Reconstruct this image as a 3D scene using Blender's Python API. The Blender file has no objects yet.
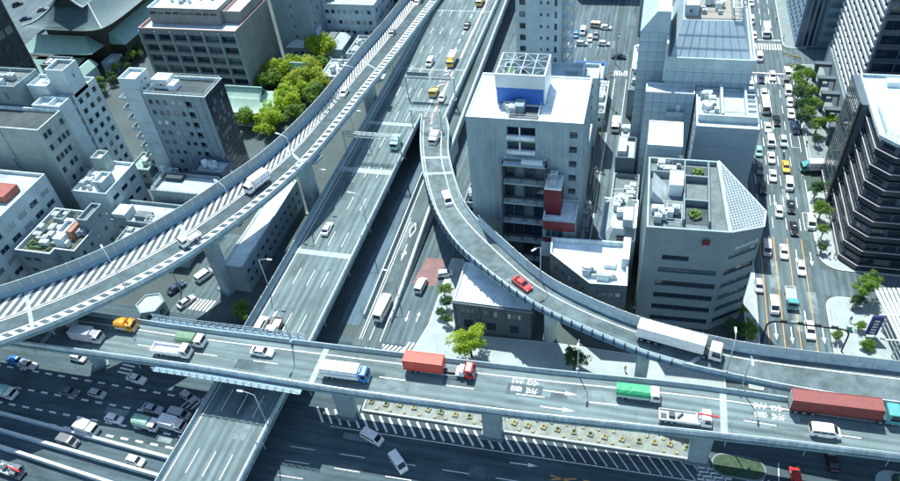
import bpy, math, random
from mathutils import Vector, Matrix

S = bpy.context.scene
COL = S.collection
R = math.radians
random.seed(7)

# ------------------------------------------------------------------ camera
CAM_H = 120.0
F_PX = 718.14
PITCH, ROLL, YAW = R(42.5), R(-6.7), R(-18.49)
_cp, _sp = math.cos(PITCH), math.sin(PITCH)
FW = Vector((math.sin(YAW) * _cp, math.cos(YAW) * _cp, -_sp))
_rt = Vector((math.cos(YAW), -math.sin(YAW), 0))
_up = _rt.cross(FW)
RT = _rt * math.cos(ROLL) + _up * math.sin(ROLL)
UP = _up * math.cos(ROLL) - _rt * math.sin(ROLL)
cam_d = bpy.data.cameras.new('camera')
cam_d.sensor_width = 36
cam_d.lens = F_PX / 900 * 36
cam_d.clip_start = 1
cam_d.clip_end = 6000
cam = bpy.data.objects.new('camera', cam_d)
COL.objects.link(cam)
cam.matrix_world = Matrix(((RT.x, UP.x, -FW.x, 0), (RT.y, UP.y, -FW.y, 0), (RT.z, UP.z, -FW.z, CAM_H), (0, 0, 0, 1)))
S.camera = cam

def at(u, v, z=0.0):
    """the point of the horizontal plane at height z that the photograph shows at pixel (u, v)"""
    d = FW + RT * ((u - 450) / F_PX) - UP * ((v - 240.5) / F_PX)
    t = (z - CAM_H) / d.z
    return Vector((d.x * t, d.y * t, z))

# ------------------------------------------------------------------ light
SUN_EL, SUN_AZ = R(62), R(-28)          # azimuth from +Y, clockwise positive
w = bpy.data.worlds.new('World')
S.world = w
w.use_nodes = True
nt = w.node_tree
sky = nt.nodes.new('ShaderNodeTexSky')
sky.sky_type = 'NISHITA'
sky.sun_disc = False
sky.sun_elevation = SUN_EL
sky.sun_rotation = SUN_AZ
sky.air_density = 1.3
sky.dust_density = 0.6
sky.ozone_density = 2.2
bg = nt.nodes['Background']
bg.inputs['Strength'].default_value = 0.132
nt.links.new(sky.outputs[0], bg.inputs[0])
sun_d = bpy.data.lights.new('sun', 'SUN')
sun_d.energy = 4.6
sun_d.angle = R(0.53)
sun_d.color = (1.0, 1.0, 0.93)
sun = bpy.data.objects.new('sun', sun_d)
COL.objects.link(sun)
to_sun = Vector((math.sin(SUN_AZ) * math.cos(SUN_EL), math.cos(SUN_AZ) * math.cos(SUN_EL), math.sin(SUN_EL)))
sun.rotation_euler = to_sun.to_track_quat('Z', 'Y').to_euler()
S.view_settings.view_transform = 'Standard'
S.view_settings.look = 'None'
S.view_settings.exposure = 0.66
S.view_settings.gamma = 1.0
S.render.engine = 'CYCLES'
S.cycles.max_bounces = 5
S.cycles.diffuse_bounces = 3
S.cycles.glossy_bounces = 3

# ------------------------------------------------------------------ materials
MATS = {}
def mat(name, col, rough=0.75, var=0.18, scale=0.35, fine=6.0, bump=0.0, metal=0.0, stretch=(1, 1, 1), spec=0.4, streak=0.0, rnd=0.0):
    if name in MATS:
        return MATS[name]
    if not name.startswith(('leaf', 'paint_', 'road_paint', 'lens')): col = (col[0] * .92, col[1], col[2] * 1.02)
    m = bpy.data.materials.new(name)
    m.use_nodes = True
    t = m.node_tree
    b = t.nodes['Principled BSDF']
    b.inputs['Roughness'].default_value = rough
    b.inputs['Metallic'].default_value = metal
    b.inputs['Specular IOR Level'].default_value = spec
    if var > 0:
        tc = t.nodes.new('ShaderNodeTexCoord')
        mp = t.nodes.new('ShaderNodeMapping')
        mp.inputs['Scale'].default_value = stretch
        t.links.new(tc.outputs['Object'], mp.inputs[0])
        n1 = t.nodes.new('ShaderNodeTexNoise')
        n1.inputs['Scale'].default_value = scale
        n1.inputs['Detail'].default_value = 6
        n1.inputs['Roughness'].default_value = 0.65
        n2 = t.nodes.new('ShaderNodeTexNoise')
        n2.inputs['Scale'].default_value = fine
        n2.inputs['Detail'].default_value = 3
        t.links.new(mp.outputs[0], n1.inputs[0])
        t.links.new(mp.outputs[0], n2.inputs[0])
        ad = t.nodes.new('ShaderNodeMath'); ad.operation = 'MULTIPLY_ADD'
        ad.inputs[1].default_value = 0.35
        t.links.new(n2.outputs[0], ad.inputs[0])
        t.links.new(n1.outputs[0], ad.inputs[2])
        last = ad.outputs[0]
        if streak > 0:      # rain streaks: noise drawn out down the wall
            m3 = t.nodes.new('ShaderNodeMapping'); m3.inputs['Scale'].default_value = (1.3, 1.3, 0.07)
            n3 = t.nodes.new('ShaderNodeTexNoise'); n3.inputs['Scale'].default_value = 1.0; n3.inputs['Detail'].default_value = 4
            t.links.new(tc.outputs['Object'], m3.inputs[0]); t.links.new(m3.outputs[0], n3.inputs[0])
            a3 = t.nodes.new('ShaderNodeMath'); a3.operation = 'MULTIPLY_ADD'; a3.inputs[1].default_value = streak
            t.links.new(n3.outputs[0], a3.inputs[0]); t.links.new(last, a3.inputs[2])
            s3 = t.nodes.new('ShaderNodeMath'); s3.operation = 'SUBTRACT'; s3.inputs[1].default_value = streak * 0.5
            t.links.new(a3.outputs[0], s3.inputs[0]); last = s3.outputs[0]
        rp = t.nodes.new('ShaderNodeMapRange')
        rp.inputs['From Min'].default_value = 0.38
        rp.inputs['From Max'].default_value = 0.98
        rp.inputs['To Min'].default_value = 1 - var * 1.3
        rp.inputs['To Max'].default_value = 1 + var
        t.links.new(last, rp.inputs[0])
        fac = rp.outputs[0]
        if rnd > 0:
            oi = t.nodes.new('ShaderNodeObjectInfo')
            mr = t.nodes.new('ShaderNodeMapRange'); mr.inputs['To Min'].default_value = 1 - rnd; mr.inputs['To Max'].default_value = 1 + rnd
            t.links.new(oi.outputs['Random'], mr.inputs[0])
            mm = t.nodes.new('ShaderNodeMath'); mm.operation = 'MULTIPLY'
            t.links.new(fac, mm.inputs[0]); t.links.new(mr.outputs[0], mm.inputs[1]); fac = mm.outputs[0]
        mx = t.nodes.new('ShaderNodeMix'); mx.data_type = 'RGBA'; mx.blend_type = 'MULTIPLY'
        mx.inputs[0].default_value = 1.0
        mx.inputs[6].default_value = (*col, 1)
        cb = t.nodes.new('ShaderNodeCombineColor')
        for i in range(3): t.links.new(fac, cb.inputs[i])
        t.links.new(cb.outputs[0], mx.inputs[7])
        t.links.new(mx.outputs[2], b.inputs['Base Color'])
        if bump > 0:
            bp = t.nodes.new('ShaderNodeBump'); bp.inputs['Strength'].default_value = bump; bp.inputs['Distance'].default_value = 0.05
            t.links.new(n2.outputs[0], bp.inputs['Height']); t.links.new(bp.outputs[0], b.inputs['Normal'])
    else:
        b.inputs['Base Color'].default_value = (*col, 1)
    MATS[name] = m
    return m

def glass(name, dark, light, rough=0.08, share=0.25):
    """window pane: mostly dark room, some with pale blinds, chosen per object"""
    if name in MATS: return MATS[name]
    m = bpy.data.materials.new(name); m.use_nodes = True
    t = m.node_tree; b = t.nodes['Principled BSDF']
    b.inputs['Roughness'].default_value = rough
    b.inputs['Specular IOR Level'].default_value = 0.7
    oi = t.nodes.new('ShaderNodeObjectInfo')
    cr = t.nodes.new('ShaderNodeValToRGB'); cr.color_ramp.interpolation = 'LINEAR'
    e = cr.color_ramp.elements
    e[0].position = 0; e[0].color = (*dark, 1)
    e[1].position = 1 - share; e[1].color = (*[d * 1.7 for d in dark], 1)
    k = e.new(min(0.999, 1 - share + 0.03)); k.color = (*[(a + 2 * c) / 3 for a, c in zip(dark, light)], 1)
    k = e.new(1.0); k.color = (*light, 1)
    t.links.new(oi.outputs['Random'], cr.inputs[0])
    t.links.new(cr.outputs[0], b.inputs['Base Color'])
    MATS[name] = m
    return m

def asphalt(name, col, axis, track=0.0, phase=0.0):
    """worn asphalt: fine grain, patches and tyre-worn streaks along the driving direction"""
    st = (0.05, 1.1, 1) if axis == 'x' else (1.1, 0.05, 1) if axis == 'y' else (0.5, 0.5, 0.5)
    if name in MATS: return MATS[name]
    m = mat(name, col, 0.88, 0.2, 0.12, 9.0, 0.15, spec=0.25)
    t = m.node_tree; b = t.nodes['Principled BSDF']
    src = b.inputs['Base Color'].links[0].from_socket
    tc = t.nodes.new('ShaderNodeTexCoord'); mp = t.nodes.new('ShaderNodeMapping'); mp.inputs['Scale'].default_value = st
    n = t.nodes.new('ShaderNodeTexNoise'); n.inputs['Scale'].default_value = 1.0; n.inputs['Detail'].default_value = 4
    t.links.new(tc.outputs['Object'], mp.inputs[0]); t.links.new(mp.outputs[0], n.inputs[0])
    r_ = t.nodes.new('ShaderNodeMapRange'); r_.inputs['From Min'].default_value = .3; r_.inputs['From Max'].default_value = .7
    r_.inputs['To Min'].default_value = .72; r_.inputs['To Max'].default_value = 1.25
    t.links.new(n.outputs[0], r_.inputs[0])
    mx = t.nodes.new('ShaderNodeMix'); mx.data_type = 'RGBA'; mx.blend_type = 'MULTIPLY'; mx.inputs[0].default_value = 1
    cb = t.nodes.new('ShaderNodeCombineColor')
    for i in range(3): t.links.new(r_.outputs[0], cb.inputs[i])
    t.links.new(src, mx.inputs[6]); t.links.new(cb.outputs[0], mx.inputs[7]); t.links.new(mx.outputs[2], b.inputs['Base Color'])
    # patches of newer surfacing
    vo = t.nodes.new('ShaderNodeTexVoronoi'); vo.inputs['Scale'].default_value = 0.035
    mp2 = t.nodes.new('ShaderNodeMapping'); mp2.inputs['Scale'].default_value = (1, 3, 1) if axis == 'x' else (3, 1, 1)
    t.links.new(tc.outputs['Object'], mp2.inputs[0]); t.links.new(mp2.outputs[0], vo.inputs[0])
    sp = t.nodes.new('ShaderNodeSeparateColor'); t.links.new(vo.outputs['Color'], sp.inputs[0])
    r2 = t.nodes.new('ShaderNodeMapRange'); r2.inputs['To Min'].default_value = .88; r2.inputs['To Max'].default_value = 1.1
    t.links.new(sp.outputs[0], r2.inputs[0])
    mx2 = t.nodes.new('ShaderNodeMix'); mx2.data_type = 'RGBA'; mx2.blend_type = 'MULTIPLY'; mx2.inputs[0].default_value = 1
    cb2 = t.nodes.new('ShaderNodeCombineColor')
    for i in range(3): t.links.new(r2.outputs[0], cb2.inputs[i])
    t.links.new(mx.outputs[2], mx2.inputs[6]); t.links.new(cb2.outputs[0], mx2.inputs[7]); t.links.new(mx2.outputs[2], b.inputs['Base Color'])
    out = mx2.outputs[2]
    def mult(fac):
        nonlocal out
        mm = t.nodes.new('ShaderNodeMix'); mm.data_type = 'RGBA'; mm.blend_type = 'MULTIPLY'; mm.inputs[0].default_value = 1
        cc = t.nodes.new('ShaderNodeCombineColor')
        for i in range(3): t.links.new(fac, cc.inputs[i])
        t.links.new(out, mm.inputs[6]); t.links.new(cc.outputs[0], mm.inputs[7]); out = mm.outputs[2]; t.links.new(out, b.inputs['Base Color'])
    # oil and rubber stains, drawn out along the lanes
    ms = t.nodes.new('ShaderNodeMapping'); ms.inputs['Scale'].default_value = (.12, .5, 1) if axis == 'x' else (.5, .12, 1) if axis == 'y' else (.3, .3, 1)
    ns = t.nodes.new('ShaderNodeTexNoise'); ns.inputs['Scale'].default_value = 1.0; ns.inputs['Detail'].default_value = 5
    t.links.new(tc.outputs['Object'], ms.inputs[0]); t.links.new(ms.outputs[0], ns.inputs[0])
    rs = t.nodes.new('ShaderNodeMapRange'); rs.inputs['From Min'].default_value = .56; rs.inputs['From Max'].default_value = .72; rs.inputs['To Min'].default_value = 1; rs.inputs['To Max'].default_value = .66 if axis != 'n' else .84
    t.links.new(ns.outputs[0], rs.inputs[0]); mult(rs.outputs[0])
    # cracks and sealed seams
    vc = t.nodes.new('ShaderNodeTexVoronoi'); vc.feature = 'DISTANCE_TO_EDGE'; vc.inputs['Scale'].default_value = .16
    nd = t.nodes.new('ShaderNodeTexNoise'); nd.inputs['Scale'].default_value = .7; t.links.new(tc.outputs['Object'], nd.inputs[0])
    va = t.nodes.new('ShaderNodeVectorMath'); va.operation = 'MULTIPLY_ADD'; va.inputs[1].default_value = (2.5, 2.5, 0)
    t.links.new(nd.outputs['Color'], va.inputs[0]); t.links.new(tc.outputs['Object'], va.inputs[2]); t.links.new(va.outputs[0], vc.inputs[0])
    rc = t.nodes.new('ShaderNodeMapRange'); rc.inputs['From Min'].default_value = 0; rc.inputs['From Max'].default_value = .012; rc.inputs['To Min'].default_value = .74; rc.inputs['To Max'].default_value = 1
    t.links.new(vc.outputs['Distance'], rc.inputs[0]); mult(rc.outputs[0])
    if track > 0:       # two darker wheel tracks in each lane
        sx = t.nodes.new('ShaderNodeSeparateXYZ'); t.links.new(tc.outputs['Object'], sx.inputs[0])
        k1 = t.nodes.new('ShaderNodeMath'); k1.operation = 'MULTIPLY_ADD'; k1.inputs[1].default_value = 2 * math.pi / track; k1.inputs[2].default_value = phase
        t.links.new(sx.outputs[1 if axis == 'x' else 0], k1.inputs[0])
        k2 = t.nodes.new('ShaderNodeMath'); k2.operation = 'COSINE'; t.links.new(k1.outputs[0], k2.inputs[0])
        k3 = t.nodes.new('ShaderNodeMapRange'); k3.inputs['From Min'].default_value = -1; k3.inputs['From Max'].default_value = 1; k3.inputs['To Min'].default_value = .86; k3.inputs['To Max'].default_value = 1.12
        t.links.new(k2.outputs[0], k3.inputs[0]); mult(k3.outputs[0])
    return m

ASPH_Y = asphalt('asphalt_deck_ns', (.145, .19, .196), 'y', 1.7)
ASPH_X = asphalt('asphalt_deck_ew', (.155, .20, .203), 'x', 1.72, 1.2)
ASPH_L = asphalt('asphalt_hatched_ramp', (.085, .118, .128), 'n')
ASPH_C = asphalt('asphalt_ramp', (.125, .162, .168), 'n')
ASPH_S = asphalt('asphalt_street', (.105, .143, .157), 'y', 1.52, .8)
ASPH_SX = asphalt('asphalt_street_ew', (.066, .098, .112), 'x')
GROUNDM = mat('city_ground', (.075, .10, .10), .9, .3, .06, 1.5)
PAVE = mat('pavement', (.36, .40, .395), .85, .22, .25, 5, .1)
PAVE2 = mat('pavement_plaza', (.21, .25, .25), .85, .2, .3, 4, .1)
KERB = mat('kerb', (.55, .57, .55), .8, .15)
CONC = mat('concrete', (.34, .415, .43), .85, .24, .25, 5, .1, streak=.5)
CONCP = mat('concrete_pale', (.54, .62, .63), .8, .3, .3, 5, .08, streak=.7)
CONCD = mat('concrete_dark', (.20, .25, .27), .85, .2, .2, 5, .1, streak=.5)
GIRD = mat('girder_steel', (.22, .35, .36), .55, .14, .3, 5, streak=.4)
GIRDB = mat('girder_blue', (.18, .30, .38), .5, .14, .3, 5, streak=.35)
FASC = mat('fascia_blue', (.36, .48, .54), .5, .14, .4, 5, streak=.4)
RAILB = mat('rail_blue_steel', (.40, .52, .58), .45, .1, .5, 5)
STEEL = mat('galvanised_steel', (.50, .55, .56), .45, .1, .8, 6, metal=.35)
STEELD = mat('dark_steel', (.05, .065, .075), .5, .1)
PANELG = mat('noise_panel', (.26, .33, .37), .5, .12, .3, 4, rnd=.08)
PANELL = mat('noise_panel_light', (.48, .56, .60), .4, .1, .3, 4, rnd=.07)
PAINT = mat('road_paint', (.74, .76, .74), .7, .36, 1.6, 7)
PAINTO = mat('road_paint_orange', (.62, .33, .08), .7, .2, 1.2, 9)
PINK = mat('road_paint_pink', (.52, .36, .345), .8, .2, .8, 6)
REDP = mat('road_red_patch', (.24, .135, .13), .85, .25, .5, 6)
JOINT = mat('joint_concrete', (.36, .41, .41), .85, .25, .6, 5)
BLACK = mat('black_paint', (.02, .022, .025), .4, .1)
RUBBER = mat('tyre_rubber', (.018, .018, .02), .85, 0)
RIM = mat('wheel_rim', (.45, .47, .48), .35, 0, metal=.6)
CARGL = mat('car_glass', (.012, .022, .03), .06, 0, spec=.7)
HEADL = mat('head_lamp', (.8, .82, .8), .15, 0)
TAILL = mat('tail_lamp', (.4, .02, .02), .25, 0)
GLASS = glass('window_glass', (.018, .035, .05), (.42, .46, .45), share=.42)
GLASSD = glass('window_glass_dark', (.010, .022, .035), (.12, .17, .19), share=.25)
GLASSO = glass('office_glass', (.02, .05, .065), (.16, .25, .27), share=.2)
FRAME = mat('window_frame', (.42, .46, .47), .5, .05)
FRAMED = mat('window_frame_dark', (.06, .07, .08), .5, .05)
W_WHITE = mat('white_render', (.50, .575, .59), .85, .22, .2, 4, .05, streak=.45)
W_GREY = mat('grey_render', (.245, .31, .33), .85, .24, .2, 4, .05, streak=.5)
W_FRONT = mat('grey_blue_front', (.31, .39, .42), .8, .26, .15, 4, .05, streak=.6)
WALK = mat('walkway_steel', (.24, .32, .37), .5, .12)
LATT = mat('lattice_grey', (.40, .45, .47), .5, .1)
W_BEIGE = mat('beige_render', (.33, .38, .36), .85, .22, .2, 4, .05, streak=.6)
W_BROWN = mat('taupe_cladding', (.235, .25, .235), .8, .22, .2, 4, .05, streak=.4)
W_BLUE = mat('pale_blue_tile', (.42, .51, .555), .55, .16, .25, 4, streak=.3)
W_DARK = mat('dark_cladding', (.10, .14, .17), .5, .15, .25, 4, streak=.3)
W_STONE = mat('dark_stone', (.085, .11, .13), .7, .25, .4, 4, .1, streak=.3)
W_GBLD = mat('slate_cladding', (.185, .24, .262), .5, .16, .25, 4, streak=.25)
W_RED = mat('red_panel', (.13, .012, .022), .5, .1)
R_WHITE = mat('white_roof', (.74, .80, .81), .8, .2, .22, 2.2, streak=0)
R_GREY = mat('grey_roof', (.17, .20, .205), .9, .25, .3, 3)
R_DARK = mat('dark_roof', (.07, .09, .095), .9, .3, .25, 3)
R_PALE = mat('pale_roof', (.44, .50, .51), .85, .2, .3, 3)
COPPER = mat('copper_green_roof', (.24, .38, .335), .6, .15, .25, 4)
def weather_roof(m, dark=.62, seam=.8):
    """membrane roof: lapped sheets, ponding stains"""
    t = m.node_tree; b = t.nodes['Principled BSDF']; out = b.inputs['Base Color'].links[0].from_socket
    tc = t.nodes.new('ShaderNodeTexCoord')
    n = t.nodes.new('ShaderNodeTexNoise'); n.inputs['Scale'].default_value = .28; n.inputs['Detail'].default_value = 7; n.inputs['Roughness'].default_value = .7
    t.links.new(tc.outputs['Object'], n.inputs[0])
    r_ = t.nodes.new('ShaderNodeMapRange'); r_.inputs['From Min'].default_value = .5; r_.inputs['From Max'].default_value = .68; r_.inputs['To Min'].default_value = 1; r_.inputs['To Max'].default_value = dark
    t.links.new(n.outputs[0], r_.inputs[0])
    br = t.nodes.new('ShaderNodeTexBrick'); br.inputs['Scale'].default_value = 1.0; br.inputs['Brick Width'].default_value = 5.0; br.inputs['Row Height'].default_value = 1.4; br.inputs['Mortar Size'].default_value = .035
    br.inputs['Color1'].default_value = br.inputs['Color2'].default_value = (1, 1, 1, 1); br.inputs['Mortar'].default_value = (seam, seam, seam, 1)
    t.links.new(tc.outputs['Object'], br.inputs[0])
    for src in (r_.outputs[0], br.outputs[0]):
        mm = t.nodes.new('ShaderNodeMix'); mm.data_type = 'RGBA'; mm.blend_type = 'MULTIPLY'; mm.inputs[0].default_value = 1
        t.links.new(out, mm.inputs[6]); t.links.new(src, mm.inputs[7]); out = mm.outputs[2]
    t.links.new(out, b.inputs['Base Color'])
weather_roof(R_WHITE, .66, .86); weather_roof(R_GREY); weather_roof(R_DARK, .6, .75); weather_roof(R_PALE)
COPPERL = mat('copper_pale_roof', (.40, .54, .44), .6, .18, .25, 4)
SLATE = mat('temple_tile', (.085, .14, .15), .6, .14, .2, 5, .1)
PINKL = mat('salmon_ledge', (.50, .28, .26), .8, .15)
TIMBER = mat('dark_timber', (.05, .045, .04), .7, .15)
UNITW = mat('machine_white', (.70, .73, .73), .5, .1)
UNITG = mat('machine_grey', (.38, .42, .43), .5, .12)
LAMPH = mat('lamp_head', (.75, .78, .78), .35, .05)
SOIL = mat('planting_soil', (.10, .10, .075), .9, .3, .8)
TERRA = mat('planter_yellow', (.36, .30, .19), .7, .12)
BARK = mat('bark', (.09, .07, .05), .9, .25, 2)
BLUEB = mat('blue_board', (.05, .16, .50), .5, .06)
# ------------------------------------------------------------------ mesh helpers
ORG = {}
class MB:
    def __init__(s): s.v, s.f, s.m = [], [], []
    def face(s, pts, m=0):
        n = len(s.v); s.v += [tuple(p) for p in pts]; s.f.append(tuple(range(n, n + len(pts)))); s.m.append(m); return s
    def box(s, x0, x1, y0, y1, z0, z1, m=0, M=None):
        c = [(x0, y0, z0), (x1, y0, z0), (x1, y1, z0), (x0, y1, z0), (x0, y0, z1), (x1, y0, z1), (x1, y1, z1), (x0, y1, z1)]
        return s.hexa(c, m, M)
    def hexa(s, c, m=0, M=None):
        if M is not None: c = [tuple(M @ Vector(p)) for p in c]
        n = len(s.v); s.v += [tuple(p) for p in c]
        for q in ((3, 2, 1, 0), (4, 5, 6, 7), (0, 1, 5, 4), (1, 2, 6, 5), (2, 3, 7, 6), (3, 0, 4, 7)):
            s.f.append(tuple(n + i for i in q)); s.m.append(m)
        return s
    def prism(s, poly, z0, z1, m=0, bottom=False, top=True):
        k = len(poly); n = len(s.v)
        s.v += [(p[0], p[1], z0) for p in poly] + [(p[0], p[1], z1) for p in poly]
        for i in range(k):
            j = (i + 1) % k; s.f.append((n + i, n + j, n + k + j, n + k + i)); s.m.append(m)
        if top: s.f.append(tuple(n + k + i for i in range(k))); s.m.append(m)
        if bottom: s.f.append(tuple(n + k - 1 - i for i in range(k))); s.m.append(m)
        return s
    def tube(s, p0, p1, r0, r1=None, n=8, m=0, caps=True):
        r1 = r0 if r1 is None else r1
        p0, p1 = Vector(p0), Vector(p1); d = (p1 - p0)
        if d.length < 1e-6: return s
        d.normalize(); a = d.orthogonal().normalized(); b = d.cross(a); k = len(s.v)
        for p, r in ((p0, r0), (p1, r1)):
            for i in range(n):
                t = 2 * math.pi * i / n; s.v.append(tuple(p + a * (r * math.cos(t)) + b * (r * math.sin(t))))
        for i in range(n):
            j = (i + 1) % n; s.f.append((k + i, k + j, k + n + j, k + n + i)); s.m.append(m)
        if caps:
            s.f.append(tuple(k + n - 1 - i for i in range(n))); s.m.append(m)
            s.f.append(tuple(k + n + i for i in range(n))); s.m.append(m)
        return s
    def bar(s, p0, p1, wd, ht, m=0):
        """square bar between two points"""
        p0, p1 = Vector(p0), Vector(p1); d = p1 - p0; L = d.length
        if L < 1e-6: return s
        d.normalize(); up = Vector((0, 0, 1)) if abs(d.z) < .95 else Vector((0, 1, 0))
        sd = d.cross(up).normalized(); up = sd.cross(d)
        c = []
        for p in (p0, p1):
            c.append([p - sd * wd / 2 - up * ht / 2, p + sd * wd / 2 - up * ht / 2, p + sd * wd / 2 + up * ht / 2, p - sd * wd / 2 + up * ht / 2])
        a, b = c
        return s.hexa([a[0], b[0], b[1], a[1], a[3], b[3], b[2], a[2]], m)
    def mesh(s, name, mats, smooth=False, org=None):
        me = bpy.data.meshes.new(name)
        v = s.v if org is None else [(p[0] - org[0], p[1] - org[1], p[2] - org[2]) for p in s.v]
        me.from_pydata(v, [], s.f)
        for m in (mats if isinstance(mats, (list, tuple)) else [mats]): me.materials.append(m)
        if max(s.m, default=0) > 0: me.polygons.foreach_set('material_index', s.m)
        if smooth: me.polygons.foreach_set('use_smooth', [True] * len(s.f))
        me.update()
        return me
    def build(s, name, mats, parent=None, smooth=False):
        org = ORG.get(parent.name) if parent else None
        o = bpy.data.objects.new(name, s.mesh(name, mats, smooth, org))
        COL.objects.link(o)
        if parent: o.parent = parent; ORG[o.name] = org or (0, 0, 0)
        return o

def tag(o, label=None, cat=None, group=None, kind=None):
    for k, v in (('label', label), ('category', cat), ('group', group), ('kind', kind)):
        if v: o[k] = v
    return o
def empty(name, loc=(0, 0, 0), rz=0.0, label=None, cat=None, group=None, kind=None):
    o = bpy.data.objects.new(name, None); COL.objects.link(o)
    o.location = loc; o.rotation_euler = (0, 0, rz); o.empty_display_size = .5
    ORG[o.name] = tuple(loc)
    return tag(o, label, cat, group, kind)
def inst(name, me, parent, loc, rz=0.0, world=True, scale=None):
    o = bpy.data.objects.new(name, me); COL.objects.link(o); o.parent = parent
    g = ORG.get(parent.name, (0, 0, 0)) if (parent and world) else (0, 0, 0)
    o.location = (loc[0] - g[0], loc[1] - g[1], loc[2] - g[2]); o.rotation_euler = (0, 0, rz)
    if scale: o.scale = scale
    return o
def lerp(a, b, t): return a + (b - a) * t
# ------------------------------------------------------------------ ground and streets
def sheet(name, poly, z, m, parent=None, kind='structure', label=None):
    mb = MB().face([(p[0], p[1], z) for p in poly]); o = mb.build(name, m, parent)
    if parent is None: tag(o, label, None, None, kind)
    return o
def rect(x0, x1, y0, y1): return [(x0, y0), (x1, y0), (x1, y1), (x0, y1)]
sheet('ground', rect(-2500, 2500, -900, 4000), -0.02, GROUNDM, label='grey city ground between the buildings')
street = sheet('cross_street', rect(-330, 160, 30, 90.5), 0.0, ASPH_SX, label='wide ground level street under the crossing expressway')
avenue = sheet('avenue', rect(29.0, 43.2, 90.5, 420), 0.004, ASPH_S, label='one-way avenue full of cars between tall buildings')
side_st = sheet('side_street', rect(43.2, 120, 119.6, 127.6), 0.008, ASPH_S, label='short side street leading off the avenue')
side_st2 = sheet('side_street', rect(43.2, 120, 219, 228.5), 0.008, ASPH_S, label='far side street crossing the avenue at the zebra')
alley = sheet('alley', rect(-8.6, -3.6, 118, 300), 0.004, ASPH_S, label='narrow shaded alley between white roofed buildings')
back_road = sheet('frontage_road', rect(-47.6, -39.6, 90.5, 300), 0.004, ASPH_S, label='ground street beside the down ramp with red patch')
west_road = sheet('frontage_road', rect(-101, -90.5, 90.5, 118), 0.004, ASPH_S, label='small street under the curved ramp with zebra crossing')
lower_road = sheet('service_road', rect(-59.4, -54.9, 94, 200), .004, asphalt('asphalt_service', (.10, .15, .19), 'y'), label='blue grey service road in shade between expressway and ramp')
temple_lot = sheet('parking_lot', rect(-280, -190, 214, 330), 0.004, ASPH_S, label='asphalt parking lot behind the temple roof')
car_lot = sheet('parking_lot', rect(-26, -10, 208, 262), 0.004, ASPH_S, label='small car park behind the white apartment tower')

def pavement(label, poly, m=PAVE, h=.13):
    r = empty('pavement', (poly[0][0], poly[0][1], 0), label=label, kind='structure')
    MB().prism(poly, 0, h).build('paving', m, r)
    k = MB(); n = len(poly)
    cx = sum(p[0] for p in poly) / n; cy = sum(p[1] for p in poly) / n
    for i in range(n):
        a, b = poly[i], poly[(i + 1) % n]
        k.bar((a[0], a[1], h / 2 + .01), (b[0], b[1], h / 2 + .01), .22, h)
    k.build('kerb', KERB, r)
    return r
def rounded(x0, x1, y0, y1, rad, corners=(1, 1, 1, 1), n=6):
    pts = []
    for i, (cx, cy, a0) in enumerate(((x0, y0, 180), (x1, y0, 270), (x1, y1, 0), (x0, y1, 90))):
        if corners[i]:
            ox = cx + rad if cx == x0 else cx - rad; oy = cy + rad if cy == y0 else cy - rad
            pts += [(ox + rad * math.cos(R(a0 + 90 * k / n)), oy + rad * math.sin(R(a0 + 90 * k / n))) for k in range(n + 1)]
        else: pts.append((cx, cy))
    return pts
pavement('pale kerbed pavement along the avenue below the dark tower', rounded(43.2, 60, 127.8, 158, 4.5, (1, 0, 0, 1)))
pavement('pale rounded corner pavement beside the white slatted canopy', rounded(43.0, 64, 92, 119.4, 3.2, (0, 0, 0, 1)))
pavement('grey plaza with trees beside the striped tower', rounded(44.6, 60, 164, 218.6, 3.5, (1, 0, 0, 1)), PAVE2)
pavement('far pavement corner in front of the blue grey tower', rounded(43.4, 50, 229, 300, 2.5, (1, 0, 0, 0)), PAVE2)
pavement('narrow pavement in front of the slate office block', rect(26.5, 29, 92, 300), PAVE)
pavement('pale pavement south of the white roofed stone house', [(-41.5, 87.2), (22, 90.0), (22, 96.0), (-12, 96.5), (-33.6, 95.3), (-36.5, 118), (-39.4, 118), (-39.6, 97)], PAVE)

def ordn(k):
    k += 1; return str(k) + ('th' if 10 <= k % 100 <= 20 else {1: 'st', 2: 'nd', 3: 'rd'}.get(k % 10, 'th'))
# planted median with yellow boxes under the south edge of the crossing expressway
def med_y(x): return 73.0 + (x + 45.3) * (74.2 - 73.0) / 61.0
med_poly = [(-46.8, med_y(-46.8)), (16.5, med_y(16.5)), (16.5, med_y(16.5) + 4.4), (-46.8, med_y(-46.8) + 4.4)]
median = empty('garden_median', (-15, 75, 0), label='paved median strip with rows of yellow planter boxes', kind='structure')
MB().prism(med_poly, 0, .22).build('paving', mat('median_paving', (.26, .285, .26), .9, .4, .5, 4), median)
for a, b in ((0, 1), (3, 2), (0, 3), (1, 2)):
    MB().bar((*med_poly[a], .26), (*med_poly[b], .26), .28, .5).build('kerb', KERB, median)
pl = MB(); pl.box(-.5, .5, -.5, .5, 0, .36); pl_me = pl.mesh('planter', TERRA)
ps = MB(); ps.box(-.36, .36, -.36, .36, .3, .40)
for i in range(10):
    a = random.uniform(0, 6.3); r_ = random.uniform(0, .25); h_ = random.uniform(.45, .75)
    ps.tube((r_ * math.cos(a), r_ * math.sin(a), .38), (1.5 * r_ * math.cos(a), 1.5 * r_ * math.sin(a), h_), .12, .02, 5)
LEAFD = mat('leaf_dark', (.05, .11, .04), .7, .3, 2)
ps_me = ps.mesh('shrub', LEAFD)
ps_me2 = ps.mesh('shrub', mat('flower_yellow', (.30, .27, .12), .7, .3, 3))
k = 0
x = -45.6
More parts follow.
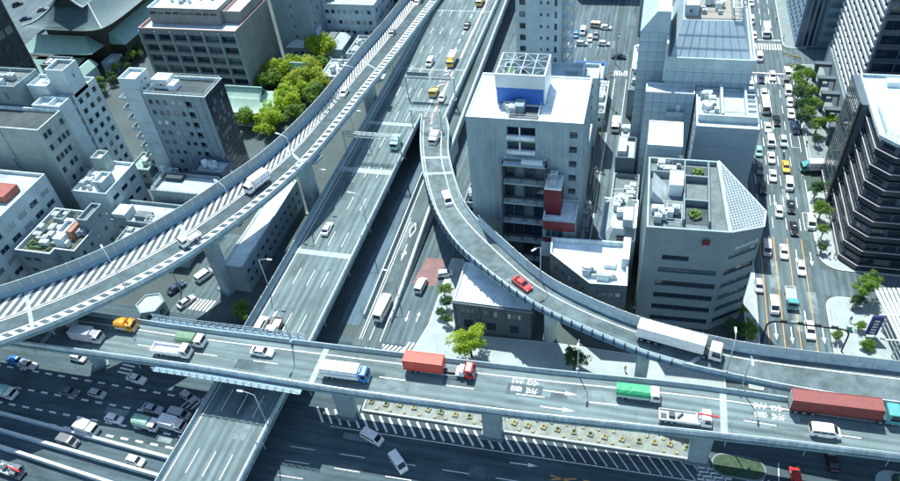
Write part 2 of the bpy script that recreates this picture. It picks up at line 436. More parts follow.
while x < 16:
    y0 = med_y(x) + 2.2
    p = empty('planter_box', (x, y0 + random.uniform(-.25, .25), .22), random.uniform(-.25, .25), None, 'planter', 'yellow planter boxes in a row on the median')
    p['label'] = 'square yellow planter box on the median, %s from its left end' % ordn(k)
    inst('box', pl_me, p, (0, 0, 0), world=False); inst('shrub', random.choice((ps_me, ps_me2)), p, (0, 0, 0), world=False)
    for dy in (-1.25, 1.2):
        if random.random() < .82:
            q = inst('planter_bowl', pl_me, None, (x + 1.4 + random.uniform(-.3, .3), y0 + dy, .22), random.uniform(-.4, .4), scale=(.55, .55, .7))
            tag(q, 'small yellow pot in the %s row on the median, %s from its left end' % ('near' if dy < 0 else 'far', ordn(k)), 'planter', 'small yellow pots on the median')
    x += 2.9 + random.uniform(-.25, .25); k += 1

# ------------------------------------------------------------------ painted marks
def stripe_mb(p, q, wd, z):
    p, q = Vector((p[0], p[1])), Vector((q[0], q[1])); d = (q - p).normalized(); n = Vector((-d.y, d.x)) * wd / 2
    return MB().face([(p.x - n.x, p.y - n.y, z), (q.x - n.x, q.y - n.y, z), (q.x + n.x, q.y + n.y, z), (p.x + n.x, p.y + n.y, z)])
def stripe(name, parent, p, q, wd, z, m=PAINT): return stripe_mb(p, q, wd, z).build(name, m, parent)
def arrow(parent, p, ang, L=5.0, z=.014, bend=0, m=PAINT):
    c, s = math.cos(ang), math.sin(ang)
    def T(a, b): return (p[0] + a * c - b * s, p[1] + a * s + b * c, z)
    mb = MB()
    mb.face([T(-L / 2, -.11), T(L * .15, -.11), T(L * .15, .11), T(-L / 2, .11)])
    if not bend: mb.face([T(L * .15, -.42), T(L / 2, 0), T(L * .15, .42)])
    else:
        mb.face([T(L * .15, -.11), T(L * .30, .55 * bend), T(L * .38, .5 * bend), T(L * .2, .11)])
        mb.face([T(L * .2, .35 * bend), T(L * .5, .95 * bend), T(L * .44, .1 * bend)])
    return mb.build('lane_arrow', m, parent)
# avenue: orange lines near, dashed white lines farther, arrows, crossings
AVX = [30.9, 33.9, 36.95, 40.0]
for i, xx in enumerate(AVX):
    stripe('lane_line', avenue, (xx, 100), (xx, 137.0), .17, .012, PAINTO)
    y = 140.0
    while y < 212:
        stripe('lane_dash', avenue, (xx + .25, y), (xx + .25, y + 4.2), .16, .012); y += 8.4
    y = 236.0
    while y < 300:
        stripe('lane_dash', avenue, (xx + .6, y), (xx + .6, y + 4.2), .16, .012); y += 8.4
for xx, yy in ((32.4, 107.5), (35.4, 107.0), (38.5, 112.0), (41.5, 108.0), (38.5, 131.0), (41.5, 130.5), (35.2, 150.5), (38.4, 153.5)):
    arrow(avenue, (xx, yy), R(-90), 4.6)
for i in range(12):
    stripe('zebra_bar', avenue, (33.6 + i * .82, 227.5), (33.6 + i * .82, 231.5), .42, .012)
    stripe('zebra_bar', avenue, (31.0 + i * .95, 206.5), (31.0 + i * .95, 210.2), .45, .012)
stripe('stop_line', avenue, (33.2, 234.0), (43, 234.0), .4, .012); stripe('stop_line', avenue, (30, 212.6), (43, 212.6), .4, .012)
stripe('edge_line', avenue, (43.0, 137), (43.0, 160), .15, .012); stripe('edge_line', avenue, (43.3, 172), (43.3, 212), .15, .012)
for y0 in (140.5, 174):
    stripe('bay_line', avenue, (41.2, y0), (43.0, y0), .15, .012); stripe('bay_line', avenue, (41.2, y0 + 6.3), (43.0, y0 + 6.3), .15, .012); stripe('bay_line', avenue, (41.2, y0), (41.2, y0 + 6.3), .15, .012)
for a in (0, .7, 1.4):
    stripe('road_mark', avenue, (42.6 + a * .3, 161.6 + a), (43.1 + a * .3, 162.6 + a), .3, .012, PAINTO)
# cross street (ground, in part under the expressways)
def smark(name, a, b, wd=.16, m=PAINT): return stripe(name, street, a, b, wd, .008, m)
smark('edge_line', (-52, med_y(-52) - 4.4), (22, med_y(22) - 4.0))
smark('edge_line', (-52, 87.0), (-41.8, 87.4))
for i in range(44):
    xx = -55 + i * 1.9
    if xx > 21: break
    y0 = med_y(xx) - .6
    smark('hatch_bar', (xx - 1.3, y0), (xx + 1.2, y0 - 3.2), .42 if xx < -10 else .2)
for yy in (64.5, 61.5, 58.4, 54.5):
    xx = -58.0
    while xx < 45:
        smark('lane_dash', (xx, yy + xx * .03), (xx + 5, yy + (xx + 5) * .03), .15); xx += 10
for i in range(9): smark('zebra_bar', (-51.8 + i * .95, 87.6), (-50.6 + i * .95, 90.0), .45)
for i in range(7): smark('zebra_bar', (-43.2 + i * .9, 88.0), (-42.4 + i * .9, 91.5), .45)
for i in range(10): smark('zebra_bar', (16.8 + i * .0, 66.2 + i * .75), (22.6, 66.5 + i * .75), .38)
for i in range(5): smark('hatch_bar', (24.2 + i * 1.0, 70.0), (25.8 + i * 1.0, 72.8), .3)
smark('island_line', (23.2, 69.6), (30.2, 69.9)); smark('island_line', (30.2, 69.9), (30.6, 76.6))
xx = 31.0
while xx < 60: smark('lane_dash', (xx, 69.9), (xx + 1.2, 69.95), .4); xx += 2.5
for a, b in (((-8.5, 66.4), (-3.6, 65.6)), ((-8.2, 65.6), (-3.8, 66.6)), ((-2.6, 66.6), (1.2, 66.4)), ((1.2, 66.4), (1.9, 66.0)), ((1.9, 66.0), (1.2, 65.5)), ((1.2, 65.5), (-2.2, 65.6))):
    smark('yellow_mark', a, b, .22, PAINTO)
arrow(street, (-13.5, 67.6), R(3), 5.2, .008)
# dashed lane lines and blocks west of the main expressway
for yy, st in ((69.2, -140), (64.6, -141), (60.6, -139.3), (57.9, -140.6)):
    xx = st
    while xx < -77: smark('lane_dash', (xx, yy), (xx + 1.7, yy - .03), .42); xx += 3.4
for i in range(4): smark('road_mark', (-103.4, 75.6 - i * 1.0), (-100.2, 75.4 - i * 1.0), .45)
for i in range(7): stripe('zebra_bar', west_road, (-97.6 + i * .9, 92.0), (-97.0 + i * .9, 95.5), .45, .012)
for i in range(5): smark('hatch_bar', (-84.5 + i * 1.2, 66.8), (-83.2 + i * 1.2, 69.8), .35)
# frontage road: red patch, arrows
sheet('red_surfacing', [(-46.8, 108.5), (-41.2, 108.5), (-40.8, 117.5), (-45.6, 117.5)], .012, REDP, back_road)
arrow(back_road, (-45.0, 98.5), R(-90), 3.2, .014); arrow(back_road, (-42.6, 98.8), R(90), 3.0, .014)
# alley and lot lines
stripe('edge_line', alley, (-7.9, 120), (-7.9, 205), .15, .012); stripe('edge_line', alley, (-4.3, 120), (-4.3, 205), .15, .012)
for i in range(6): stripe('zebra_bar', alley, (-8.2 + i * .75, 207), (-8.2 + i * .75, 210), .4, .012)
for i in range(7): stripe('bay_line', car_lot, (-25 + i * 2.5, 224), (-25 + i * 2.5, 229.5), .12, .012)
# low walls along the south side of the cross street (lower left)
def low_wall(label, a, b, h, wd=.45, m=CONCP):
    r = empty('median_wall', (a[0], a[1], 0), label=label, cat='wall')
    n = max(1, int((Vector(b) - Vector(a)).length / 6)); va, vb = Vector((*a, 0)), Vector((*b, 0))
    for i in range(n):
        p, q = va.lerp(vb, i / n), va.lerp(vb, (i + .985) / n)
        MB().bar((p.x, p.y, h / 2), (q.x, q.y, h / 2), wd, h).build('wall_segment', m, r)
    MB().bar((va.x, va.y, h + .05), (vb.x, vb.y, h + .05), wd + .12, .1).build('coping', KERB, r)
low_wall('long low concrete wall beside the shaded dashed lanes', (-150, 59.6), (-79, 55.4), 1.0)
low_wall('middle low concrete wall at the lower left corner', (-150, 56.4), (-79.5, 51.5), 1.3)
low_wall('nearest low concrete wall at the lower left corner', (-150, 54.0), (-86, 48.2), 1.3)
# planted island at lower right
isl = empty('traffic_island', (24.5, 73.6, 0), label='rounded kerbed traffic island with low planting at lower right', kind='structure')
isl_p = rounded(19.2, 28.4, 72.0, 76.6, 2.2)
MB().prism(isl_p, 0, .2).build('kerb', CONCD, isl); MB().prism(rounded(19.5, 28.1, 72.3, 76.3, 1.9), .15, .26).build('planting_soil', mat('moss_shaded', (.05, .085, .05), .9, .5, 1.0), isl)  # kerb and planting coloured darker to stand in for the deck's shadow
isl = empty('traffic_island', (50, 76, 0), label='planted island with pale kerb at the right edge', kind='structure')
MB().prism(rounded(46.0, 62, 72.2, 78.5, 2.6), 0, .25).build('kerb', CONC, isl); MB().prism(rounded(48.6, 61.6, 72.6, 78.1, 1.2), .15, .3).build('planting_soil', MATS['moss_shaded'], isl)

# ------------------------------------------------------------------ elevated roads
def catmull(pts, n):
    pts = [Vector(p) for p in pts]
    ext = [pts[0] * 2 - pts[1]] + pts + [pts[-1] * 2 - pts[-2]]
    dense = []
    for i in range(1, len(ext) - 2):
        a, b, c, d = ext[i - 1], ext[i], ext[i + 1], ext[i + 2]
        for k in range(24):
            t = k / 24
            dense.append(.5 * ((2 * b) + (c - a) * t + (2 * a - 5 * b + 4 * c - d) * t * t + (3 * b - a - 3 * c + d) * t ** 3))
    dense.append(pts[-1])
    return resample(dense, n)
def resample(pts, n):
    cum = [0]
    for a, b in zip(pts, pts[1:]): cum.append(cum[-1] + (b - a).length)
    out, j = [], 0
    for i in range(n):
        s = cum[-1] * i / (n - 1)
        while j < len(pts) - 2 and cum[j + 1] < s: j += 1
        d = cum[j + 1] - cum[j]
        out.append(pts[j].lerp(pts[j + 1], (s - cum[j]) / d if d > 0 else 0))
    return out
def smooth(pts, it):
    for _ in range(it):
        pts = [pts[0]] + [(pts[i - 1] + pts[i] * 2 + pts[i + 1]) / 4 for i in range(1, len(pts) - 1)] + [pts[-1]]
    return pts

class Deck:
    """an elevated road from its left and right edge lines"""
    def __init__(s, name, label, left, right, n, asph, girder, depth=1.7, sm=12):
        s.L = smooth(catmull(left, n), sm); s.R = smooth(catmull(right, n), sm); s.n = n
        s.c = [(a + b) / 2 for a, b in zip(s.L, s.R)]
        s.s = [0]
        for a, b in zip(s.c, s.c[1:]): s.s.append(s.s[-1] + (b - a).length)
        s.len = s.s[-1]
        s.root = empty(name, tuple(s.c[0]), label=label, kind='structure')
        mb = MB()
        for i in range(n - 1):
            mb.face([s.L[i], s.R[i], s.R[i + 1], s.L[i + 1]][::-1] if False else [s.L[i], s.R[i], s.R[i + 1], s.L[i + 1]])
        mb.build('road_surface', asph, s.root)
        g = MB(); ov = .25
        def prof(i):
            a, b = s.L[i], s.R[i]; d = (b - a).normalized(); dz = Vector((0, 0, 1)); wd = (b - a).length
            a2, b2 = a - d * ov, b + d * ov; ins = min(1.8, wd * .2)
            return [a2 - dz * .02, a2 - dz * .55, a2 + d * ins - dz * .75, a2 + d * (ins + .25) - dz * depth, b2 - d * (ins + .25) - dz * depth, b2 - d * ins - dz * .75, b2 - dz * .55, b2 - dz * .02]
        pr = [prof(i) for i in range(n)]
        for i in range(n - 1):
            for k in range(7): g.face([pr[i][k], pr[i + 1][k], pr[i + 1][k + 1], pr[i][k + 1]][::-1])
        g.face(pr[0]); g.face(pr[-1][::-1])
        g.build('girder', girder, s.root)
    def idx(s, d):
        d = max(0, min(s.len, d))
        lo, hi = 0, s.n - 1
        while hi - lo > 1:
            m = (lo + hi) // 2
            if s.s[m] <= d: lo = m
            else: hi = m
        return lo, (d - s.s[lo]) / max(1e-6, s.s[lo + 1] - s.s[lo])
    def P(s, d, off, dz=0.0, side='L'):
        i, t = s.idx(d); a, b = s.L[i].lerp(s.L[i + 1], t), s.R[i].lerp(s.R[i + 1], t); u = (b - a).normalized()
        p = a + u * off if side == 'L' else b - u * off
        return p + Vector((0, 0, dz))
    def W(s, d): return (s.P(d, 0) - s.P(d, 0, side='R')).length
    def ang(s, d):
        a, b = s.P(d - .5, 0) + s.P(d - .5, 0, side='R'), s.P(d + .5, 0) + s.P(d + .5, 0, side='R'); t = b - a
        return math.atan2(t.y, t.x)
    def near(s, p): 
        i = min(range(s.n), key=lambda k: (s.c[k] - p).length); return s.s[i]
    def line(s, name, d0, d1, off, wd, m=PAINT, side='L', dz=.006, step=3.0):
        n = max(1, int(abs(d1 - d0) / step)); mb = MB()
        for k in range(n):
            a, b = lerp(d0, d1, k / n), lerp(d0, d1, (k + 1) / n)
            mb.face([s.P(a, off - wd / 2, dz, side), s.P(a, off + wd / 2, dz, side), s.P(b, off + wd / 2, dz, side), s.P(b, off - wd / 2, dz, side)])
        return mb.build(name, m, s.root)
    def dashes(s, d0, d1, off, L=5.0, gap=8.0, wd=.17, side='L', m=PAINT):
        d = d0
        while d + L < d1: s.line('lane_dash', d, d + L, off, wd, m, side); d += L + gap
    def hatch(s, d0, d1, o0, o1, side='L', step=2.0, skew=2.5, wd=.55):
        d = d0
        while d < d1:
            a, b = s.P(d, o0, .007, side), s.P(d + wd, o0, .007, side); c, e = s.P(d + wd + skew, o1, .007, side), s.P(d + skew, o1, .007, side)
            MB().face([a, b, c, e]).build('hatch_bar', PAINT, s.root); d += step
    def cross(s, name, d, wd, o0=0, o1=None, m=JOINT, dz=.004):
        o1 = s.W(d) if o1 is None else o1
        return MB().face([s.P(d, o0, dz), s.P(d, o1, dz), s.P(d + wd, o1, dz), s.P(d + wd, o0, dz)]).build(name, m, s.root)
    def parapet(s, side, d0, d1, h=1.0, wd=.4, m=CONCP, seg=10.0, base=-.5):
        """concrete parapet cast in lengths, standing on the edge"""
        n = max(1, int(round((d1 - d0) / seg)))
        for k in range(n):
            a, b = d0 + (d1 - d0) * k / n, d0 + (d1 - d0) * (k + 1) / n - .04
            q = max(1, int((b - a) / 2.5)); mb = MB()
            P = []
            for j in range(q + 1):
                d = lerp(a, b, j / q)
                P.append([s.P(d, wd, 0, side), s.P(d, wd * .55, .5, side), s.P(d, wd * .5, h, side), s.P(d, 0, h, side), s.P(d, -.05, base, side), s.P(d, wd, base, side)])
            for u, v in zip(P, P[1:]):
                for t in range(6): mb.face([u[t], v[t], v[(t + 1) % 6], u[(t + 1) % 6]])
            mb.face(P[0]); mb.face(P[-1][::-1])
            mb.build('parapet', m, s.root)
    def rail(s, side, d0, d1, z, m=STEEL, r=.05, off=.2, post=2.0, ph=.6):
        mb = MB(); n = max(1, int((d1 - d0) / 2.0))
        for k in range(n): mb.bar(s.P(lerp(d0, d1, k / n), off, z, side), s.P(lerp(d0, d1, (k + 1) / n), off, z, side), r * 2, r * 2)
        mb.build('top_rail', m, s.root)
    def panels(s, side, d0, d1, z0, h, m, L=2.0, off=.12, pm=STEEL, lean=0):
        n = int((d1 - d0) / L); key = (round(h, 2), m.name)
        me = PANM.get(key)
        if me is None:
            mb = MB().box(-.5, .5, -.04, .04, 0, h, 0); mb.box(-.5, .5, -.06, .06, h - .12, h, 1); mb.box(-.5, .5, -.06, .06, 0, .1, 1)
            me = PANM[key] = mb.mesh('panel', [m, KERB])
            PANM[key + ('p',)] = MB().box(-.07, .07, -.1, .1, 0, h + .06).mesh('post', pm)
        for k in range(n):
            a, b = d0 + k * L, d0 + (k + 1) * L; p, q = s.P(a, off, z0, side), s.P(b, off, z0, side); c = (p + q) / 2; t = q - p
            inst('panel', me, s.root, c, math.atan2(t.y, t.x), scale=(t.length - .08, 1, 1))
            inst('post', PANM[key + ('p',)], s.root, p, math.atan2(t.y, t.x))
PANM = {}

# M: the four lane expressway running away from the viewer
ZM = 7.0
MLx, MRx = -75.0, -59.9
Mroad = Deck('elevated_expressway', 'straight four lane elevated expressway running away to the top', [(MLx - .9, 20, ZM), (MLx - .7, 45, ZM), (MLx - .2, 75, ZM), (MLx, 100, ZM), (MLx, 150, ZM), (MLx, 420, ZM)],
             [(MRx - .9, 20, ZM), (MRx - .7, 45, ZM), (MRx - .2, 75, ZM), (MRx, 100, ZM), (MRx, 150, ZM), (MRx, 420, ZM)], 140, ASPH_Y, GIRD, 1.7, 4)
def md(y): return y - 20.0
Mroad.line('edge_line', 0, 400, 1.0, .2); Mroad.line('edge_line', 0, md(163), .75, .2, side='R')
for o in (4.15, 7.55, 10.95):
    Mroad.dashes(md(24), md(70), o, 5.0, 8.2); Mroad.dashes(md(84.5), 395, o, 5.0, 8.2)
for y, wd in ((107.3, 1.6), (139.0, 2.0), (161.5, 1.5), (193, .5), (234, .5)): Mroad.cross('expansion_joint', md(y), wd)
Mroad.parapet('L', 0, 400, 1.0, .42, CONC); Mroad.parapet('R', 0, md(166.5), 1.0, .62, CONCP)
Mroad.rail('R', 0, md(166), 1.22); 
# outer service ledge and dark noise wall along the left side
Mroad.panels('L', md(70), 396, .9, 1.3, GIRDB, 3.0, .1)
# wider part where the right ramp leaves: two more lanes
apron = Deck('ramp_approach', 'widened right side lanes of the expressway with pink guide stripe', [(-59.95, 166.8, ZM - .003), (-59.95, 420, ZM - .003)], [(-52.6, 166.8, ZM - .003), (-51.6, 420, ZM - .003)], 60, ASPH_Y, GIRD, 1.7, 0)
apron.parapet('R', 0, apron.len, 1.0, .4, CONCP); apron.rail('R', 0, apron.len, 1.25)
apron.line('edge_line', 0, apron.len, 1.0, .2, side='R'); apron.line('edge_line', 0, 16, .9, .2)
apron.line('guide_stripe', 0, 26, 3.0, .75, PINK); apron.line('guide_stripe', 34, 90, 3.4, .75, PINK)
apron.dashes(8, 240, .35, 3.0, 3.0, .4); apron.dashes(66, 250, 3.9, 5, 8)
apron.hatch(17, 33, .6, 2.0, step=2.0, skew=1.2, wd=.6)
for y in (161.5 + 32, 234): apron.cross('expansion_joint', y - 166.8, .5)

# R: the ramp that swings off to the right
rl = [at(424, 108, 7.0), at(420.5, 130, 7.9), at(420.5, 150, 9.2), at(425, 180, 11), at(434, 208, 12.4), at(446, 230, 13.6), at(463, 250, 14.5), at(500, 279.5, 15), at(540, 306.5, 15), at(600, 333.5, 15), at(660, 357, 15), at(712, 369, 15), at(760, 379.5, 15), at(810, 389, 15), at(900, 402, 15)]
rl = [Vector((p.x, p.y, p.z - (0 if i < 2 else min(1.0, .35 * (i - 1))))) for i, p in enumerate(rl)]
rl.append(rl[-1] + Vector((60, 1.2, 0)))
rr = [at(447, 97, 7.0), at(446, 130, 8.0), at(445, 155, 9.0), at(448, 185, 10.6), at(454, 204, 11.5), at(468, 224, 12.5), at(490, 246, 13.4), at(516, 270, 13.9), at(540, 290, 14), at(570, 306, 14), at(600, 320, 14), at(644, 336.5, 14), at(720, 356, 14), at(760, 363, 14), at(810, 369.6, 14), at(900, 380, 14)]
rr = [Vector(p) for p in rr]
off = []
for i, p in enumerate(rr):
    a, b = rr[max(0, i - 1)], rr[min(len(rr) - 1, i + 1)]; t = (b - a); n = Vector((-t.y, t.x, 0)).normalized(); off.append(p + n * (1.0 if i < 3 else 2.1))
off.append(off[-1] + Vector((60, 1.2, 0)))
rl[0] = Vector((-59.9, 166.8, ZM)); off[0] = Vector((-52.6, 166.8, ZM))
Rroad = Deck('curved_ramp', 'curved elevated ramp with blue railing swinging to the right', rl, off, 150, ASPH_C, GIRDB, 1.6, 10)
Rroad.line('edge_line', 2, Rroad.len, 2.15, .22, side='R'); Rroad.line('edge_line', 2, Rroad.len, .75, .2)
Rroad.line('guide_stripe', 0, 14, 3.0, .75, PINK)
Rroad.parapet('R', 0, Rroad.len, 1.0, .42, CONCP)
Rroad.parapet('L', 0, 34, .9, .4, CONCP)
for d in (22, 30): Rroad.cross('expansion_joint', d, 1.2)
dS = Rroad.near(at(700, 370, 14))
# near side: low kerb, blue fascia and a railing of posts and two rails
Rroad.parapet('L', 34, dS, .45, .35, FASC); Rroad.parapet('L', dS, Rroad.len, 1.0, .4, CONCP)
Rroad.cross('expansion_joint', dS, .9)
pm_ = MB().box(-.1, .1, -.12, .12, -.5, 1.45).mesh('rail_post', STEELD)
d = 34.0
while d < dS:
    inst('rail_post', pm_, Rroad.root, Rroad.P(d, -.18, 0), Rroad.ang(d)); d += 2.1
for zz in (.75, 1.2): Rroad.rail('L', 34, dS, zz, RAILB, .07, .12)
dN = Rroad.near(at(470, 228, 12))
Rroad.rail('R', 0, dN, 1.35, STEEL, .06, .2)
Rroad.panels('R', dN, Rroad.len - 1, .95, 1.7, PANELL, 2.4, .12)

# X: the expressway crossing in front
ZX = 14.0
xn = [(-170, 75.8), (-98, 76.3), (-84, 76.3), (-46, 77.3), (-12, 78.5), (14, 79.9), (46, 80.1), (120, 82)]
xs = [(-170, 65.5), (-107.7, 66.6), (-79, 67.3), (-42.7, 67.5), (-10.7, 68.7), (18, 70.5), (44.6, 71.8), (120, 74.5)]
Xroad = Deck('crossing_expressway', 'elevated expressway crossing the foreground with trucks', [(*p, ZX) for p in xn], [(*p, ZX) for p in xs], 150, ASPH_X, GIRD, 1.7, 4)
def xd(x): return x + 170.0
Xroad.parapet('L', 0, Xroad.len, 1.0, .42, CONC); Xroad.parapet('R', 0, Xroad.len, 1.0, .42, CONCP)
Xroad.rail('R', 0, Xroad.len, 1.2)
Xroad.line('edge_line', 0, Xroad.len, 1.95, .2); Xroad.line('edge_line', 0, Xroad.len, .65, .15, side='R')
Xroad.dashes(xd(-141.5), xd(110), 5.45, 5.0, 7.6, .18)
for x in (-53.4, 18.6, -112): Xroad.cross('expansion_joint', xd(x), 1.1)
for x, o in ((-12.5, 3.9), (-12.5, 7.3)):
    p = Xroad.P(xd(x), o); arrow(Xroad.root, (p.x + 4.5, p.y), R(1), 6.0, ZX + .008)

# L: the wide ramp curving from the top down to the left edge
ZL = 20.0
def zl(v): return min(20.0, 8.0 + max(0.0, v + 6) * .097)   # the ramp climbs away from the straight expressway
lo_px = [(460, -60), (408, 0), (386, 28), (360, 58), (320, 108), (288, 141), (260, 166.5), (220, 193), (180, 220), (104, 261), (32, 288), (-40, 310), (-110, 328)]
li_px = [(486, -60), (437, 0), (400, 48), (360, 97), (320, 146), (288, 178), (240, 217), (180, 258.5), (120, 291), (60, 319), (0, 341), (-60, 360), (-120, 378)]
lo = [at(u, v, zl(v + 22)) for u, v in lo_px]
li = [at(u, v, zl(v) + 1) - Vector((0, 0, 1)) for u, v in li_px]
Lroad = Deck('curved_ramp', 'wide curved elevated ramp with hatched shoulders at left', [Vector(p) for p in li], [Vector(p) for p in lo], 150, ASPH_L, GIRD, 2.0, 10)
# driving direction is from the top to the left edge: left of travel is the near side
LW = 14.0
Lroad.parapet('R', 0, Lroad.len, 1.1, .45, GIRDB); Lroad.parapet('L', 0, Lroad.len, 1.0, .45, CONCP)
Lroad.panels('R', 2, Lroad.len - 2, 1.05, 2.1, PANELG, 2.4, .12)
lane0, lane1 = 3.0, 7.0
Lroad.line('edge_line', 0, Lroad.len, lane0, .25); Lroad.line('edge_line', 0, Lroad.len, .7, .2)
Lroad.line('edge_line', 0, Lroad.len, lane1, .25)
Lroad.line('edge_line', 0, Lroad.len, lane1 + .6, .16)
Lroad.hatch(2, Lroad.len - 4, .85, lane0 - .2, step=2.3, skew=1.6, wd=1.0)
d = 2.0
while d < Lroad.len - 6:
    wd_ = Lroad.W(d)
    a, b = Lroad.P(d, lane1 + .75, .007), Lroad.P(d + .95, lane1 + .75, .007)
    c, e = Lroad.P(max(0, d - 4.2 + .95), .75, .007, 'R'), Lroad.P(max(0, d - 4.2), .75, .007, 'R')
    MB().face([a, b, c, e]).build('hatch_bar', PAINT, Lroad.root); d += 2.2
for px in ((32, 305), (190, 240), (294, 152), (370, 68)):
    Lroad.cross('expansion_joint', Lroad.near(at(*px, zl(px[1]))), .8, dz=.011)

# D: the ramp coming down to the street
dl = [(-54.6, 88.5, .02), (-54.6, 96, .1), (-54.4, 110, 1.0), (-54.0, 140, 3.2), (-54.0, 175, 5.0), (-55.6, 250, 6.3), (-57, 330, 6.5)]
dr = [(-48.0, 88.5, .02), (-48.0, 96, .1), (-48.0, 110, 1.0), (-48.2, 140, 3.2), (-48.6, 175, 5.0), (-49.4, 250, 6.3), (-50.6, 330, 6.5)]
Droad = Deck('down_ramp', 'walled ramp with diamond mark descending to the street', dl, dr, 90, asphalt('asphalt_down_ramp', (.10, .135, .14), 'y'), CONC, .9, 3)
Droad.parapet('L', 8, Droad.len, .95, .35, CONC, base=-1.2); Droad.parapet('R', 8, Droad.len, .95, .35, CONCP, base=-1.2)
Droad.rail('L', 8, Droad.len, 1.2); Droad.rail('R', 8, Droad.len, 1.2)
Droad.line('edge_line', 2, Droad.len, 1.0, .18); Droad.line('edge_line', 2, Droad.len, .9, .18, side='R'); Droad.line('edge_line', 2, 40, 1.55, .14)
Droad.dashes(2, 16, 3.3, 5, 4)
def dq(y, o): return Droad.P(y - 88.5, o, .012)
for a, b in (((122, 3.2), (124.5, 2.5)), ((124.5, 2.5), (127, 3.2)), ((127, 3.2), (124.5, 3.9)), ((124.5, 3.9), (122, 3.2))):
    p, q = dq(*a), dq(*b); t = (q - p).normalized(); n = Vector((-t.y, t.x, 0)) * .12
    MB().face([p - n, q - n, q + n, p + n]).build('diamond_mark', PAINT, Droad.root)
p = dq(117, 3.2); q0, q1 = dq(119.6, 3.2), dq(114.2, 3.2)
mb = MB(); n = Vector((.12, 0, 0)); mb.face([q0 - n, dq(116.3, 3.2) - n, dq(116.3, 3.2) + n, q0 + n]); mb.face([dq(116.5, 2.8), dq(114, 3.3), dq(116.3, 3.6)]); mb.face([dq(117.5, 3.2), dq(117.0, 3.9), dq(116.4, 3.9), dq(116.6, 3.2)])
mb.build('lane_arrow', PAINT, Droad.root)
# retaining walls of the ramp, in cast panels
for side, xo in (('L', -.15), ('R', -.15)):
    d = 9.0
    while d < 70:
        a, b = Droad.P(d, xo, -.3, side), Droad.P(d + 3.9, xo, -.3, side)
        if a.z > .25:
            MB().hexa([(a.x - .1, a.y, 0), (a.x + .1, a.y, 0), (b.x + .1, b.y, 0), (b.x - .1, b.y, 0), (a.x - .1, a.y, a.z), (a.x + .1, a.y, a.z), (b.x + .1, b.y, b.z), (b.x - .1, b.y, b.z)]).build('wall_panel', CONC, Droad.root)
        d += 4.0
# road letters (merge, take care) painted on the left lane of the crossing expressway
def road_text(ch, parent, p, ang, sx, sy, z):
    c = bpy.data.curves.new('letters', 'FONT'); c.body = ch; c.align_x = 'CENTER'; c.align_y = 'CENTER'; c.resolution_u = 3
    o = bpy.data.objects.new('tmp', c); COL.objects.link(o)
    dg = bpy.context.evaluated_depsgraph_get(); me = bpy.data.meshes.new_from_object(o.evaluated_get(dg))
    bpy.data.objects.remove(o); me.materials.clear(); me.materials.append(PAINT)
    t = bpy.data.objects.new('road_letter', me); COL.objects.link(t); t.parent = parent
    g = ORG[parent.name]; t.location = (p[0] - g[0], p[1] - g[1], z - g[2]); t.rotation_euler = (0, 0, ang); t.scale = (sx, sy, 1)
for bx in (at(523, 385.5, ZX), at(767, 411, ZX)):
    for k, ch in enumerate('合流注意'):
        col, row = k % 2, k // 2
        # up in the letters is the driving direction (+x); the reader's left is +y
        road_text(ch, Xroad.root, (bx.x + 1.5 - 2.7 * row, bx.y + .85 - 1.7 * col, 0), R(-88.5), 1.4, 2.3, ZX + .012)

# resurfaced patches, sealed trenches and drain covers
rgq = random.Random(21)
PATCH = asphalt('asphalt_patch', (.095, .128, .136), 'n'); PATCHL = asphalt('asphalt_patch_pale', (.19, .235, .24), 'n')
for dk, n_, d0_, d1_, wmax in ((Mroad, 13, 6, 230, 13), (Xroad, 12, 60, 225, 9), (Rroad, 4, 20, 120, 6), (Droad, 5, 8, 60, 4.5)):
    for k in range(n_):
        d = rgq.uniform(d0_, d1_); L_ = rgq.uniform(2.5, 11); o = rgq.uniform(1.4, max(1.6, wmax - 3)); w_ = rgq.uniform(.8, 3.0)
        dk.line('asphalt_patch', d, d + L_, o + w_ / 2, w_, rgq.choice((PATCH, PATCHL, PATCH)), dz=.0012 + .00025 * k, step=2.0)
for k in range(14): x_, y_ = rgq.uniform(29.6, 40), rgq.uniform(104, 205); sheet('asphalt_patch', rect(x_, x_ + rgq.uniform(.8, 2.6), y_, y_ + rgq.uniform(3, 9)), .0055 + .0004 * k, rgq.choice((PATCH, PATCHL)), avenue)
for k in range(18): x_, y_ = rgq.uniform(-110, 20), rgq.uniform(52, 70); sheet('asphalt_patch', rect(x_, x_ + rgq.uniform(3, 9), y_, y_ + rgq.uniform(.8, 2.6)), .0015 + .0003 * k, rgq.choice((PATCH, PATCHL)), street)

# web stiffeners and drain pipes on the girder sides that face the viewer
stf = {}
def stiffeners(dk, side, d0, d1, step, h, m, drain=5):
    key = (h, m.name)
    if key not in stf: stf[key] = MB().box(-.05, .05, -.06, .06, -h, -.06).mesh('stiffener', m); stf[key + ('d',)] = MB().tube((0, 0, -h - 1.4), (0, 0, .0), .07, .07, 6).mesh('drain_pipe', UNITG)
    d, k = d0, 0
    while d < d1:
        inst('stiffener', stf[key], dk.root, dk.P(d, -.28, 0, side), dk.ang(d))
        if k % drain == 2: inst('drain_pipe', stf[key + ('d',)], dk.root, dk.P(d + .6, -.36, .1, side), dk.ang(d))
        d += step; k += 1
stiffeners(Xroad, 'R', 40, 232, 2.4, .55, GIRD); stiffeners(Lroad, 'L', 20, Lroad.len - 20, 2.2, .55, GIRD); stiffeners(Mroad, 'R', 2, 140, 3.0, .55, GIRD); stiffeners(Rroad, 'R', 30, 60, 3.0, .5, GIRDB)
